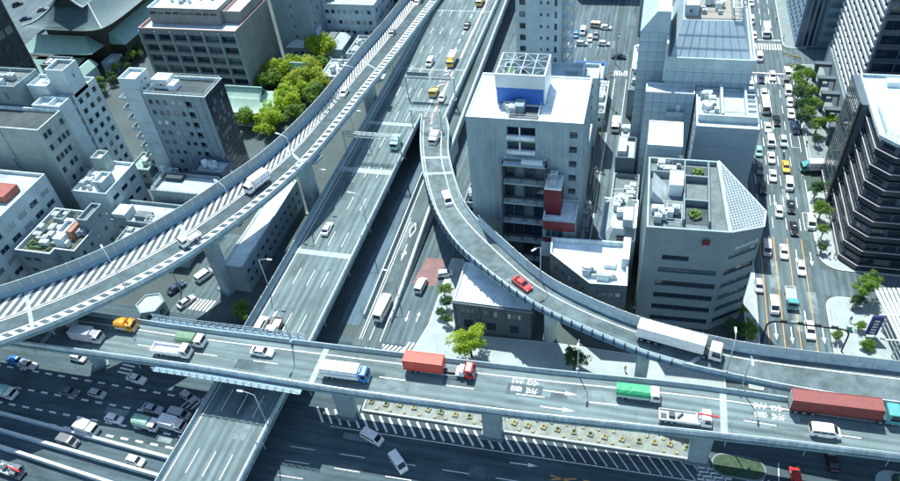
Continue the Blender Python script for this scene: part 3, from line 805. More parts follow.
# ------------------------------------------------------------------ piers, lamps, gantries
def pier_rect(label, x, y, z, ang, w=3.2, d=2.4, capw=9.0, m=CONC):
    r = empty('bridge_pier', (x, y, 0), ang, label, 'pier', 'piers carrying the elevated roads')
    s = MB(); c = .3
    poly = [(-w / 2 + c, -d / 2), (w / 2 - c, -d / 2), (w / 2, -d / 2 + c), (w / 2, d / 2 - c), (w / 2 - c, d / 2), (-w / 2 + c, d / 2), (-w / 2, d / 2 - c), (-w / 2, -d / 2 + c)]
    s.prism(poly, -.1, z - 1.6); me = s.mesh('shaft', m); inst('shaft', me, r, (0, 0, 0), world=False)
    k = MB(); k.hexa([(-w / 2, -d / 2 - .1, z - 3.0), (w / 2, -d / 2 - .1, z - 3.0), (w / 2, d / 2 + .1, z - 3.0), (-w / 2, d / 2 + .1, z - 3.0),
                      (-capw / 2, -d / 2 - .1, z - 1.5), (capw / 2, -d / 2 - .1, z - 1.5), (capw / 2, d / 2 + .1, z - 1.5), (-capw / 2, d / 2 + .1, z - 1.5)])
    k.box(-capw / 2, capw / 2, -d / 2 - .1, d / 2 + .1, z - 1.5, z - .75)
    inst('cross_head', k.mesh('cross_head', m), r, (0, 0, 0), world=False)
    b = MB().box(-w / 2 - .5, w / 2 + .5, -d / 2 - .5, d / 2 + .5, 0, .35); inst('footing', b.mesh('footing', CONCD), r, (0, 0, 0), world=False)
def pier_round(label, x, y, z, rad=1.25):
    r = empty('bridge_pier', (x, y, 0), 0, label, 'pier', 'piers carrying the elevated roads')
    inst('shaft', MB().tube((0, 0, 0), (0, 0, z - 1.9), rad, rad, 20).mesh('shaft', CONCP, True), r, (0, 0, 0), world=False)
    inst('cross_head', MB().tube((0, 0, z - 2.6), (0, 0, z - 1.5), rad, rad * 1.9, 20).mesh('cross_head', CONCP), r, (0, 0, 0), world=False)
for x, lab in ((-20.3, 'grey block pier rising from the planter median below the merge lettering'), (16.8, 'grey block pier at the end of the planter median'), (-49.5, 'pier in the shade beside the hatched lane near the main expressway'), (52, 'pier under the crossing expressway at far right')):
    pier_rect(lab, x, (Xroad.P(xd(x), 0).y + Xroad.P(xd(x), 0, side='R').y) / 2 - .2, ZX, R(90), 2.6, 3.4, 3.6)
def lpier(px, lab):
    d = Lroad.near(at(*px, zl(px[1]))); i, t = Lroad.idx(d); c = Lroad.c[i]
    pier_rect(lab, c.x, c.y, c.z - .3, Lroad.ang(d) + R(90), 3.6, 2.6, 11.5, CONC)
lpier((60, 300), 'tall pale pier of the hatched ramp at the left edge')
lpier((193, 222), 'tall grey pier of the hatched ramp beside the small zebra crossing')
lpier((300, 150), 'tall pier of the hatched ramp behind the bright trees')
lpier((360, 75), 'far tall pier of the hatched ramp beside the straight expressway')
pier_round('white round column under the curved ramp by the stone house', -13.0, 97.6, 14.0)
p = Rroad.P(Rroad.near(at(437, 178, 10.5)), 2.6); pier_round('round column where the curved ramp passes over the down ramp', p.x - 2.2, p.y + 8, p.z, 1.1)
p = Rroad.P(Rroad.near(at(640, 345, 14)), 4.2); pier_round('round column under the curved ramp below the long white trailer', p.x, p.y, 14, 1.2)
p = Rroad.P(Rroad.near(at(470, 250, 13.5)), 3.6); pier_round('round column under the bend of the curved ramp', p.x, p.y, 13.4, 1.15)
for k, y in enumerate((45, 96, 128, 160, 195, 230)):
    pier_rect('wide pier under the straight expressway, %s from the bottom of the picture' % ordn(k), -67.4, y, ZM, 0, 7.0, 2.2, 13.5)
for k, y in enumerate((175, 205, 240)): pier_round('slim round column under the far down ramp, %s from the near end' % ordn(k), -51.5, y, 5.2 + (y - 175) * .014, .8)
LAMPN = 0
def lamp(label, base, h, ang, reach=2.2, double=False):
    """street lamp on a parapet: tapered pole, curved arm, flat head"""
    r = empty('street_lamp', tuple(base), ang, label, 'street lamp', 'expressway lamps')
    key = ('lamp', round(h, 1), reach)
    if key not in PANM:
        p = MB().tube((0, 0, 0), (0, 0, h), .13, .07, 8); a = MB()
        prev = Vector((0, 0, h))
        for i in range(1, 7):
            t = i / 6; q = Vector((reach * t, 0, h + .55 * math.sin(t * math.pi / 2))); a.tube(prev, q, .06, .05, 6); prev = q
        hd = MB().hexa([(reach - .1, -.17, h + .44), (reach + 1.0, -.2, h + .48), (reach + 1.0, .2, h + .48), (reach - .1, .17, h + .44), (reach - .1, -.17, h + .62), (reach + 1.0, -.14, h + .64), (reach + 1.0, .14, h + .64), (reach - .1, .17, h + .62)])
        PANM[key] = (p.mesh('pole', STEEL, True), a.mesh('arm', STEEL), hd.mesh('lamp_head', LAMPH), MB().box(-.2, .2, -.2, .2, -.4, .12).mesh('base_plate', STEEL))
    for nm, me in zip(('pole', 'arm', 'lamp_head', 'base_plate'), PANM[key]): inst(nm, me, r, (0, 0, 0), world=False)
    return r
for px, h, lab in (((291, 341), 9.2, 'lamp post standing beside the white sedan on the crossing expressway'), ((577.5, 369), 8.2, 'lamp post on the crossing expressway behind the green tarpaulin truck'),
                   ((742, 386), 8.2, 'lamp post on the crossing expressway left of the maroon container')):
    b = at(*px, 15.0); lamp(lab, b, h, R(-90), 1.4)
p = Rroad.P(Rroad.near(at(735, 378, 14)), .2, 1.0); lamp('lamp post between the two decks left of the maroon container', p, 8.6, R(90), 1.3)
for px, lab in (((125, 289), 'lamp post on the near parapet of the hatched ramp at far left'), ((243, 217), 'lamp post on the hatched ramp by the box truck'), ((300, 166), 'lamp post on the hatched ramp beside the bright trees'), ((362, 94), 'lamp post on the far stretch of the hatched ramp')):
    d = Lroad.near(at(*px, zl(px[1]))); p = Lroad.P(d, .2, 1.0); lamp(lab, p, 9.0, Lroad.ang(d) - R(90), 2.2)
for y, sd, lab in ((94.5, 'L', 'lamp post on the left parapet above the leafy tree'), (62.2, 'R', 'lamp post on the right parapet at the bottom of the picture'), (118.5, 'R', 'lamp post on the right parapet near the white car'),
                   (126, 'L', 'lamp post on the left parapet behind the white car'), (152, 'L', 'lamp post on the left parapet below the truss gantry'), (188, 'L', 'lamp post on the left parapet near the white van'), (226, 'L', 'far lamp post on the left parapet of the straight expressway')):
    p = Mroad.P(md(y), .2, 1.0, sd); lamp(lab + ' of the straight expressway' if 'straight' not in lab else lab, p, 9.0, 0 if sd == 'L' else R(180), 2.2)
p = Droad.P(14, .2, .9, 'R'); lamp('lamp post on the right wall of the down ramp near the white van', p, 8, R(180), 1.6)
p = Rroad.P(Rroad.near(at(518, 292, 14)), 1.7 * 0 + .2, 1.0, 'R'); lamp('lamp post on the curved ramp just past the red car', p, 8, R(230), 1.3)

def truss(mb, p0, p1, h, d, n, m=0, r=.06):
    p0, p1 = Vector(p0), Vector(p1); t = (p1 - p0).normalized(); sd = Vector((-t.y, t.x, 0)) * d / 2; up = Vector((0, 0, h))
    ch = [(-sd), sd, -sd + up, sd + up]
    for c in ch: mb.bar(p0 + c, p1 + c, r * 2, r * 2, m)
    for i in range(n + 1):
        q = p0.lerp(p1, i / n)
        mb.bar(q - sd, q - sd + up, r * 1.3, r * 1.3, m); mb.bar(q + sd, q + sd + up, r * 1.3, r * 1.3, m)
        mb.bar(q - sd + up, q + sd + up, r * 1.3, r * 1.3, m)
        if i < n:
            q2 = p0.lerp(p1, (i + 1) / n); mb.bar(q - sd, q2 - sd + up, r, r, m); mb.bar(q + sd, q2 + sd + up, r, r, m); mb.bar(q - sd + up, q2 + sd + up, r, r, m)
def gantry(label, x0, x1, y, z, h, legs=(1, 1), sign=None):
    r = empty('sign_gantry', (x0, y, z), label=label, cat='gantry')
    mb = MB(); truss(mb, (x0, y, z + h), (x1, y, z + h), 1.1, .9, int(abs(x1 - x0) / 1.5)); mb.build('truss_beam', STEEL, r)
    for i, xx in enumerate((x0, x1)):
        if legs[i]:
            l = MB().tube((xx, y, z), (xx, y, z + h + 1.1), .2, .18, 10); l.bar((xx, y - .6, z + .1), (xx, y + .6, z + .1), .5, .2); l.build('leg', STEEL, r)
    if sign:
        for (a, b, zz, hh, m) in sign:
            s = MB().box(a, b, y + .62, y + .74, z + zz, z + zz + hh); s.build('sign_board', m, r)
            g = MB()
            for k in range(5): g.bar((a + (b - a) * (k + .5) / 5, y + .58, z + zz - .1), (a + (b - a) * (k + .5) / 5, y + .58, z + zz + hh + .1), .1, .1)
            g.bar((a, y + .56, z + zz + hh * .3), (b, y + .56, z + zz + hh * .3), .1, .1); g.bar((a, y + .56, z + zz + hh * .7), (b, y + .56, z + zz + hh * .7), .1, .1)
            g.build('sign_frame', STEEL, r)
SIGNB = mat('sign_back', (.10, .14, .16), .6, .1)
a, b = at(343, 137, 14.5), at(403, 141, 14.5)
gantry('lattice gantry spanning the straight expressway above the teal truck', -75.2, -59.6, 146.0, ZM, 6.6)
gantry('gantry with dark backed direction signs over the right lanes', -66.8, -52.2, 176.5, ZM, 6.2, sign=[(-66.5, -60.0, 6.3, 1.9, SIGNB), (-59.2, -53.2, 6.3, 1.2, SIGNB)])
gantry('light lattice beam over the start of the curved ramp', -60.2, -52.0, 159.5, ZM + .5, 5.6)
# blue steel inspection walkways hung along the crossing expressway
def walkway(label, side, x0, x1):
    r = empty('inspection_walkway', tuple(Xroad.P(xd(x0), 0, 0, side)), label=label, cat='walkway')
    fl, fr, po = MB(), MB(), MB(); n = int((x1 - x0) / 1.6)
    for k in range(n):
        a, b = Xroad.P(xd(x0 + (x1 - x0) * k / n), -.35, -.2, side), Xroad.P(xd(x0 + (x1 - x0) * (k + 1) / n), -.35, -.2, side)
        a2, b2 = Xroad.P(xd(x0 + (x1 - x0) * k / n), -1.6, -.2, side), Xroad.P(xd(x0 + (x1 - x0) * (k + 1) / n), -1.6, -.2, side)
        fl.face([a, b, b2, a2])
        z = Vector((0, 0, 1))
        MB().bar(a2, a2 + z * 1.25, .1, .1).bar(a, a2, .1, .12).bar(a2 + z * 1.2, b2, .07, .07).build('truss_post', WALK, r)
        for h in (.0, .6, 1.2): fr.bar(a2 + z * h, b2 + z * h, .09, .09)
        fr.bar(a + z * .05, b + z * .05, .1, .1)
    fl.build('walk_grating', GIRDB, r); fr.build('guard_rail', WALK, r)
walkway('blue steel walkway hung on the near side of the crossing expressway', 'R', -84.5, -54)
walkway('blue steel walkway on the far side of the crossing expressway by the zebra', 'L', -92, -58)

# black signal gantry over the avenue
sg = empty('signal_gantry', (30.0, 104.2, 0), label='black curved pipe gantry with traffic signals over the avenue', cat='traffic signal')
def pipe(pts, r, name, m, parent):
    mb = MB()
    for a, b in zip(pts, pts[1:]): mb.tube(a, b, r, r, 8)
    return mb.build(name, m, parent, True)
def arc_pole(x0, sgn, y, h, rad, r_, xe):
    pts = [(x0, y, .1), (x0, y, h - rad)] + [(x0 + sgn * rad * (1 - math.cos(R(a))), y, h - rad + rad * math.sin(R(a))) for a in (20, 40, 60, 80, 90)] + [(xe, y, h)]
    return [Vector(p) for p in pts]
pipe(arc_pole(29.4, 1, 104.2, 6.6, 1.6, .16, 36.6), .17, 'mast', BLACK, sg); pipe(arc_pole(44.3, -1, 104.2, 6.6, 1.6, .16, 36.6), .17, 'mast', BLACK, sg)
for xx in (32.2, 35.2, 38.4, 41.4):
    s = MB().box(xx - .62, xx + .62, 104.05, 104.35, 6.75, 7.15); o = s.build('signal_head', BLACK, sg)
    for k, c in enumerate(((.05, .35, .2), (.4, .28, .03), (.4, .03, .03))):
        MB().tube((xx - .38 + k * .38, 104.36, 6.95), (xx - .38 + k * .38, 104.42, 6.95), .15, .15, 10).build('signal_lens', mat('lens%d' % k, c, .3, 0), o)
MB().box(33.4, 34.7, 104.0, 104.1, 6.8, 7.4).build('road_sign', UNITW, sg)
# tall signs at the corner by the slatted canopy
sn = empty('banner_sign', (50.2, 108.6, 0), R(0), 'tall dark purple banner sign with pale lettering on the corner', 'sign')
MB().hexa([(49.1, 108.9, .8), (51.3, 109.1, .8), (51.3, 109.4, .8), (49.1, 109.2, .8), (49.1, 108.9, 6.2), (51.3, 109.1, 6.2), (51.3, 109.4, 6.2), (49.1, 109.2, 6.2)]).build('board', mat('purple_sign', (.045, .04, .20), .5, .08), sn)
for k in range(5): MB().box(49.75, 50.65, 108.84, 108.9, 1.4 + k * .85, 1.85 + k * .85).build('letter_block', PAINT, sn)
for xx in (49.3, 51.1): MB().tube((xx, 109.15, 0), (xx, 109.15, .9), .08, .08, 8).build('post', STEELD, sn)
# cables strung across the street were left to the lamps; utility cabinets on the corner
cb = empty('utility_cabinet', (46.4, 110.3, .13), label='small green utility cabinet on the corner pavement', cat='cabinet')
MB().box(46.0, 46.9, 110.0, 110.6, .13, 1.25).build('cabinet_body', mat('cabinet_green', (.10, .35, .25), .5, .1), cb); MB().box(45.95, 46.95, 109.95, 110.65, 1.25, 1.33).build('lid', UNITG, cb)
# dark frames of the arcade in the plaza
for k in range(5):
    y0 = 176.5 + k * 8.2
    f = empty('arcade_frame', (51.6, y0, .13), 0, 'dark concrete portal frame along the striped tower, %s from the dark corner tower' % ordn(k), 'portal frame', 'dark portal frames along the striped tower')
    MB().box(49.6, 50.6, y0 - .6, y0 + .6, .13, 5.2).build('column', W_STONE, f); MB().box(54.0, 54.65, y0 - .6, y0 + .6, .13, 5.2).build('column', W_STONE, f)
    MB().box(49.2, 54.65, y0 - .9, y0 + .9, 5.2, 6.1).build('lintel', W_STONE, f)
# barrier boxes and works by the far corner
for k, (xx, yy) in enumerate(((43.6, 224), (45.4, 222.6), (47, 221.9), (44.6, 216.4), (46.6, 217.2))):
    f = empty('road_barrier', (xx, yy, 0), R(-35), 'yellow road works barrier at the far corner, %s from the avenue' % ordn(k), 'barrier', 'road works barriers at the far corner')
    inst('board', MB().box(-.9, .9, -.05, .05, .5, 1.0).mesh('board', mat('barrier_yellow', (.6, .40, .05), .5, .1)), f, (0, 0, 0), world=False)
    inst('stand', MB().bar((-.7, -.3, 0), (-.7, 0, 1), .06, .06).bar((-.7, .3, 0), (-.7, 0, 1), .06, .06).bar((.7, -.3, 0), (.7, 0, 1), .06, .06).bar((.7, .3, 0), (.7, 0, 1), .06, .06).mesh('stand', STEEL), f, (0, 0, 0), world=False)

# white pipe fences along the avenue pavements
def pipe_fence(label, a, b):
    r = empty('guard_fence', (a[0], a[1], .13), label=label, cat='fence'); n = int((Vector(b) - Vector(a)).length / 2); va, vb = Vector((*a, .13)), Vector((*b, .13))
    for k in range(n + 1): q = va.lerp(vb, k / n); MB().tube(q, q + Vector((0, 0, .8)), .05, .05, 6).build('fence_post', UNITW, r)
    for h_ in (.45, .78): MB().bar(va + Vector((0, 0, h_)), vb + Vector((0, 0, h_)), .06, .06).build('fence_rail', UNITW, r)
pipe_fence('white pipe fence on the kerb beside the plaza trees', (45.0, 168), (45.0, 214)); pipe_fence('white pipe fence on the kerb below the dark tower', (43.7, 133), (43.7, 153)); pipe_fence('white pipe fence on the rounded corner pavement', (43.6, 93), (43.6, 115))
pipe_fence('white pipe fence on the pale pavement behind the red truck', (-39.0, 88.0), (-14, 88.9)); pipe_fence('white pipe fence behind the lamp post and dark tree', (-10, 89.2), (16, 90.0))
# utility poles with drooping wires
def pole(label, x, y, h, nxt=None):
    r = empty('utility_pole', (x, y, 0), label=label, cat='utility pole', group='utility poles')
    MB().tube((x, y, 0), (x, y, h), .17, .11, 8).build('shaft', CONC, r); MB().bar((x - .9, y, h - .5), (x + .9, y, h - .5), .1, .12).build('cross_arm', STEELD, r)
    MB().tube((x + .35, y, h - 2.2), (x + .35, y, h - 1.2), .24, .24, 10).build('transformer', UNITG, r)
    if nxt:
        for o in (-.8, 0, .8):
            mb = MB(); pv = None
            for k in range(9):
                t = k / 8; q = Vector((lerp(x, nxt[0], t) + o, lerp(y, nxt[1], t), lerp(h, nxt[2], t) - .4 - 1.0 * math.sin(t * math.pi)))
                if pv is not None: mb.tube(pv, q, .025, .025, 4, caps=False)
                pv = q
            mb.build('wire', BLACK, r)
ps_ = [(-8.5, 122, 11), (-8.4, 144, 11), (-8.6, 166, 11), (-8.5, 190, 11), (-8.4, 214, 11)]
for k, q in enumerate(ps_): pole('utility pole in the alley, %s from its near end' % ordn(k), *q, ps_[k + 1] if k + 1 < len(ps_) else None)
ps_ = [(-101.6, 97, 9), (-101.8, 112, 9), (-101.6, 128, 9)]
for k, q in enumerate(ps_): pole('utility pole under the hatched ramp side street, %s from the zebra' % ordn(k), *q, ps_[k + 1] if k + 1 < len(ps_) else None)
ps_ = [(-92.5, 150, 10), (-90, 172, 10), (-88, 196, 10), (-86, 220, 10)]
for k, q in enumerate(ps_): pole('utility pole between shrine grove and ramp, %s from the near end' % ordn(k), *q, ps_[k + 1] if k + 1 < len(ps_) else None)
# ------------------------------------------------------------------ buildings
WINM = {}
def window_mesh(wd, ht, style):
    key = (round(wd, 2), round(ht, 2), style)
    if key in WINM: return WINM[key]
    fr, gl = {'w': (FRAME, GLASS), 'd': (FRAMED, GLASSD), 'o': (FRAME, GLASSO), 'k': (FRAMED, GLASSO)}[style]
    t = min(.07, wd * .08); mb = MB()
    mb.face([(-wd / 2, .05, -ht / 2), (wd / 2, .05, -ht / 2), (wd / 2, .05, ht / 2), (-wd / 2, .05, ht / 2)], 1)
    for a in ((-wd / 2, -wd / 2 + t, -ht / 2, ht / 2), (wd / 2 - t, wd / 2, -ht / 2, ht / 2), (-wd / 2 + t, wd / 2 - t, -ht / 2, -ht / 2 + t), (-wd / 2 + t, wd / 2 - t, ht / 2 - t, ht / 2)):
        mb.box(a[0], a[1], 0, .06, a[2], a[3], 0)
    n = max(1, int(round(wd / 1.5)))
    for k in range(1, n): x = -wd / 2 + wd * k / n; mb.box(x - t / 2, x + t / 2, 0.005, .06, -ht / 2 + t, ht / 2 - t, 0)
    WINM[key] = mb.mesh('window', [fr, gl]); return WINM[key]
def inset(poly, d):
    n = len(poly); out = []
    for i in range(n):
        a, b, c = Vector(poly[i - 1]), Vector(poly[i]), Vector(poly[(i + 1) % n])
        e1, e2 = (b - a).normalized(), (c - b).normalized(); n1, n2 = Vector((-e1.y, e1.x)), Vector((-e2.y, e2.x))
        k = 1 + n1.dot(n2); out.append(tuple(b + (n1 + n2) * (d / max(k, .3))))
    return out
def grid(W, H, nx, nz, ww, wh, mx=1.0, z0=1.0, ztop=.9, style='w', skip=()):
    out = []
    if nx < 1 or nz < 1: return out
    px, pz = (W - 2 * mx) / nx, (H - z0 - ztop) / nz
    for j in range(nz):
        for i in range(nx):
            if (i, j) in skip or i in skip: continue
            u, v = mx + px * (i + .5), z0 + pz * (j + .5)
            w2, h2 = min(ww, px * .96) / 2, min(wh, pz * .9) / 2
            out.append((u - w2, v - h2, u + w2, v + h2, style))
    return out
def wallface(mb, root, p0, p1, z0, z1, rects, depth=.22, mi=0):
    p0, p1 = Vector(p0), Vector(p1); W = (p1 - p0).length; t = (p1 - p0) / W; n = Vector((t.y, -t.x)); H = z1 - z0
    rects = [r for r in rects if r[2] > r[0] and r[3] > r[1]]
    def Q(u, v, d=0): return (p0.x + t.x * u - n.x * d, p0.y + t.y * u - n.y * d, z0 + v)
    us = sorted({0.0, W} | {round(r[0], 4) for r in rects} | {round(r[2], 4) for r in rects})
    vs = sorted({0.0, H} | {round(r[1], 4) for r in rects} | {round(r[3], 4) for r in rects})
    for j in range(len(vs) - 1):
        run = None; vm = (vs[j] + vs[j + 1]) / 2
        row = [r for r in rects if r[1] < vm < r[3]]
        for i in range(len(us) - 1):
            um = (us[i] + us[i + 1]) / 2
            hole = any(r[0] < um < r[2] for r in row)
            if not hole and run is None: run = us[i]
            if hole and run is not None: mb.face([Q(run, vs[j]), Q(us[i], vs[j]), Q(us[i], vs[j + 1]), Q(run, vs[j + 1])], mi); run = None
        if run is not None: mb.face([Q(run, vs[j]), Q(W, vs[j]), Q(W, vs[j + 1]), Q(run, vs[j + 1])], mi)
    ang = math.atan2(t.y, t.x)
    for r in rects:
        a, b, c, d = r[:4]; st = r[4] if len(r) > 4 else 'w'
        mb.face([Q(a, b), Q(c, b), Q(c, b, depth), Q(a, b, depth)], mi); mb.face([Q(a, d, depth), Q(c, d, depth), Q(c, d), Q(a, d)], mi)
        mb.face([Q(a, b, depth), Q(a, d, depth), Q(a, d), Q(a, b)], mi); mb.face([Q(c, b), Q(c, d), Q(c, d, depth), Q(c, b, depth)], mi)
        inst('window', window_mesh(c - a, d - b, st), root, Q((a + c) / 2, (b + d) / 2, depth - .07), ang)
def building(label, poly, z1, wall, roof, faces=None, z0=0.0, par=.9, pt=.35, name='office_building', root=None, cap=None, part='wall', depth=.22, cat='building', fmat=None, joints=True):
    faces = faces or {}
    if root is None: root = empty(name, (poly[0][0], poly[0][1], 0), label=label, cat=cat)
    mb = MB(); n = len(poly)
    for i in range(n):
        p0, p1 = poly[i], poly[(i + 1) % n]; W = (Vector(p1) - Vector(p0)).length; f = faces.get(i, [])
        if fmat and i in fmat:
            m2 = MB(); wallface(m2, root, p0, p1, z0, z1, f(W, z1 - z0) if callable(f) else f, .06); m2.build('end_wall', fmat[i], root); continue
        wallface(mb, root, p0, p1, z0, z1, f(W, z1 - z0) if callable(f) else f, depth)
    mb.build(part, wall, root)
    if joints and z1 - z0 > 6 and wall is not W_DARK:
        jb = MB(); zz = z0 + 3.4
        while zz < z1 - 1.2:
            for i in range(n):
                if fmat and i in fmat: continue
                p0, p1 = Vector(poly[i]), Vector(poly[(i + 1) % n]); t = (p1 - p0).normalized(); nn = Vector((t.y, -t.x)) * .012
                a_, c_ = p0 + nn, p1 + nn
                f = faces.get(i, []); f = f(( p1 - p0).length, z1 - z0) if callable(f) else f
                if any(r_[1] < zz - z0 < r_[3] for r_ in f): continue
                jb.face([(a_.x, a_.y, zz), (c_.x, c_.y, zz), (c_.x, c_.y, zz + .07), (a_.x, a_.y, zz + .07)])
            zz += 3.4
        if jb.f: jb.build('wall_joint', CONCD, root)
    if par > 0:
        ins = inset(poly, pt); c = MB()
        for i in range(n):
            j = (i + 1) % n; a, b, d, e = poly[i], poly[j], ins[j], ins[i]
            c.face([(*a, z1), (*b, z1), (*d, z1), (*e, z1)]); c.face([(*e, z1), (*d, z1), (*d, z1 - par), (*e, z1 - par)])
        c.build('parapet', cap or wall, root); MB().face([(*p, z1 - par) for p in ins]).build('roof', roof, root)
    else: MB().face([(*p, z1 + .001) for p in poly]).build('roof', roof, root)
    return root
def bx(x0, x1, y0, y1): return [(x0, y0), (x1, y0), (x1, y1), (x0, y1)]
def add_box(root, nm, x0, x1, y0, y1, z0, z1, m): return MB().box(x0, x1, y0, y1, z0, z1).build(nm, m, root)
def ac_unit(root, x, y, z, sx=1.2, sy=1.0, h=1.3, m=None):
    key = ('ac', round(sx, 1), round(sy, 1), round(h, 1), (m or UNITW).name)
    if key not in PANM:
        mb = MB().box(-sx / 2, sx / 2, -sy / 2, sy / 2, .15, h); f = min(sx, sy) * .36
        mb.tube((0, 0, h), (0, 0, h + .12), f, f, 12, 1); mb.box(-sx / 2 - .05, sx / 2 + .05, -.1, .1, 0, .15, 1)
        for k in range(4): mb.box(-sx / 2 + .08, sx / 2 - .08, -sy / 2 - .03, -sy / 2, .3 + k * (h - .4) / 4, .3 + k * (h - .4) / 4 + .1, 1)
        PANM[key] = mb.mesh('air_conditioner', [m or UNITW, UNITG])
    return inst('air_conditioner', PANM[key], root, (x, y, z), 0)
def clutter(root, x0, x1, y0, y1, z, n, seed, tank=True, pipes=2):
    rg = random.Random(seed); n = int(n * 1.6) + 1
    for k in range(n):
        sx, sy, h = rg.choice(((1.0, .9, 1.3), (1.6, 1.0, 1.5), (.9, .5, .9), (2.2, 1.2, 1.6), (1.4, 1.4, 1.8)))
        ac_unit(root, rg.uniform(x0 + sx / 2, x1 - sx / 2), rg.uniform(y0 + sy / 2, y1 - sy / 2), z, sx, sy, h, rg.choice((UNITW, UNITG, UNITW)))
    for k in range(pipes):
        yy = rg.uniform(y0, y1); mb = MB(); xa, xb = sorted((rg.uniform(x0, x1), rg.uniform(x0, x1)))
        mb.tube((xa, yy, z + .25), (xb, yy, z + .25), .09, .09, 6); mb.tube((xb, yy, z), (xb, yy, z + .9), .09, .09, 6); mb.build('pipe', UNITG, root)
    for k in range(2):
        ax, ay = rg.uniform(x0, x1), rg.uniform(y0, y1); hh = rg.uniform(1.6, 3.4); mb = MB().tube((ax, ay, z), (ax, ay, z + hh), .04, .03, 5)
        for q in range(3): mb.bar((ax - .5 + .1 * q, ay, z + hh - .2 - q * .3), (ax + .5 - .1 * q, ay, z + hh - .2 - q * .3), .04, .04)
        mb.build('aerial', STEEL, root)
    if tank:
        tx, ty = rg.uniform(x0 + 1, x1 - 1), rg.uniform(y0 + 1, y1 - 1)
        MB().tube((tx, ty, z + .6), (tx, ty, z + 2.3), .85, .85, 14).tube((tx, ty, z + 2.3), (tx, ty, z + 2.55), .85, .2, 14).build('water_tank', UNITW, root)
        MB().box(tx - .7, tx + .7, ty - .7, ty + .7, z, z + .6).build('tank_stand', UNITG, root)
def railing(root, pts, z, h=1.0, m=STEEL, close=False, step=1.2):
    mb = MB(); seq = list(zip(pts, pts[1:])) + ([(pts[-1], pts[0])] if close else [])
    for a, b in seq:
        a, b = Vector((*a, z)), Vector((*b, z)); n = max(1, int((b - a).length / step))
        for hh in (h, h * .55): mb.bar(a + Vector((0, 0, hh)), b + Vector((0, 0, hh)), .05, .05)
        for k in range(n + 1): p = a.lerp(b, k / n); mb.bar(p, p + Vector((0, 0, h)), .05, .05)
    return mb.build('railing', m, root)
def balcony(root, x0, x1, y0, y1, z, m=W_WHITE, h=1.05):
    mb = MB().box(x0, x1, y0, y1, z - .15, z); mb.box(x0, x1, y0, y0 + .12, z, z + h)
    mb.box(x0, x0 + .12, y0 + .12, y1, z, z + h); mb.box(x1 - .12, x1, y0 + .12, y1, z, z + h)
    return mb.build('balcony', m, root)

# ---- left side -----------------------------------------------------------
G = lambda nx, nz, ww, wh, **k: (lambda W, H: grid(W, H, nx, nz, ww, wh, **k))
b = building('black glass tower at the upper left corner', bx(-232, -187.5, 118, 166.5), 105, mat('black_cladding', (.025, .035, .04), .35, .2), R_DARK,
             {1: lambda W, H: grid(W, H, 14, 26, 2.9, 2.4, 1.0, .8, .8, 'd'), 0: G(8, 20, 4.2, 2.2, style='d')}, name='office_tower')
# temple with the great tiled roof
def curved_roof(mb, x0, x1, y0, y1, z0, z1, ix, iy, n=8, lift=.8, m=0, power=1.6):
    loops = []
    for k in range(n + 1):
        t = k / n; a, b_, c, d = x0 + ix * t, x1 - ix * t, y0 + iy * t, y1 - iy * t; z = z0 + (z1 - z0) * t ** power; q = []
        for (p, r_) in (((a, c), (b_, c)), ((b_, c), (b_, d)), ((b_, d), (a, d)), ((a, d), (a, c))):
            for s in range(8):
                u = s / 8; e = abs(2 * u - 1) ** 4
                q.append((lerp(p[0], r_[0], u), lerp(p[1], r_[1], u), z + lift * e * (1 - t) ** 2))
        loops.append(q)
    N = 32
    for A, B in zip(loops, loops[1:]):
        for i in range(N): j = (i + 1) % N; mb.face([A[i], A[j], B[j], B[i]], m)
    return loops
def tile_ribs(root, x0, x1, y, yi, z0, z1, n, m):
    mb = MB()
    for k in range(n):
        x = lerp(x0, x1, (k + .5) / n); pr = None
        for s in range(5):
            t = s / 4; p = Vector((x, y + yi * t, z0 + (z1 - z0) * t ** 1.6 + .05))
            if pr is not None: mb.bar(pr, p, .16, .12)
            pr = p
    return mb.build('tile_rib', m, root)
tm = empty('temple_hall', (-197, 212, 0), label='temple hall with huge dark tiled gabled roof over green lower roofs', cat='temple')
mb = MB(); curved_roof(mb, -214, -181, 193, 240, 15.5, 21.5, 9.5, 9.0, lift=1.2); mb.build('tiled_roof', SLATE, tm, True)
mb = MB()
gx0, gx1, gy0, gy1 = -204.5, -190.5, 199.0, 234.0
pr = []
for k in range(9):
    t = k / 8; x = lerp(gx0, -197.5, t); pr.append((x, 21.3 + 6.5 * t ** 1.35))
for (xa, za), (xb, zb) in zip(pr, pr[1:]):
    mb.face([(xa, gy0, za), (xb, gy0, zb), (xb, gy1, zb), (xa, gy1, za)]); mb.face([(-395 - xa, gy0, za), (-395 - xa, gy1, za), (-395 - xb, gy1, zb), (-395 - xb, gy0, zb)])
mb.build('gable_roof', SLATE, tm, True)
gb = MB(); gb.face([(p[0], gy0 + 1.2, p[1] - .3) for p in pr] + [(-395 - p[0], gy0 + 1.2, p[1] - .3) for p in pr[::-1]]); gb.build('gable_wall', TIMBER, tm)
vb = MB()
for (xa, za), (xb, zb) in zip(pr, pr[1:]):
    vb.bar((xa, gy0, za), (xb, gy0, zb), .5, .6); vb.bar((-395 - xa, gy0, za), (-395 - xb, gy0, zb), .5, .6)
vb.bar((-197.5, gy0 - .3, 28.1), (-197.5, gy1, 28.1), .9, .9); vb.build('ridge', R_PALE, tm)
hp = MB()
for (cx, sx) in ((-214, 1), (-181, -1)):
    pv = None
    for k in range(9):
        t = k / 8; p = Vector((cx + sx * 9.5 * t, 193 + 9.0 * t, 15.6 + 6 * t ** 1.6 + 1.2 * (1 - t) ** 2))
        if pv is not None: hp.bar(pv, p, .5, .4)
        pv = p
hp.build('hip_ridge', R_PALE, tm)
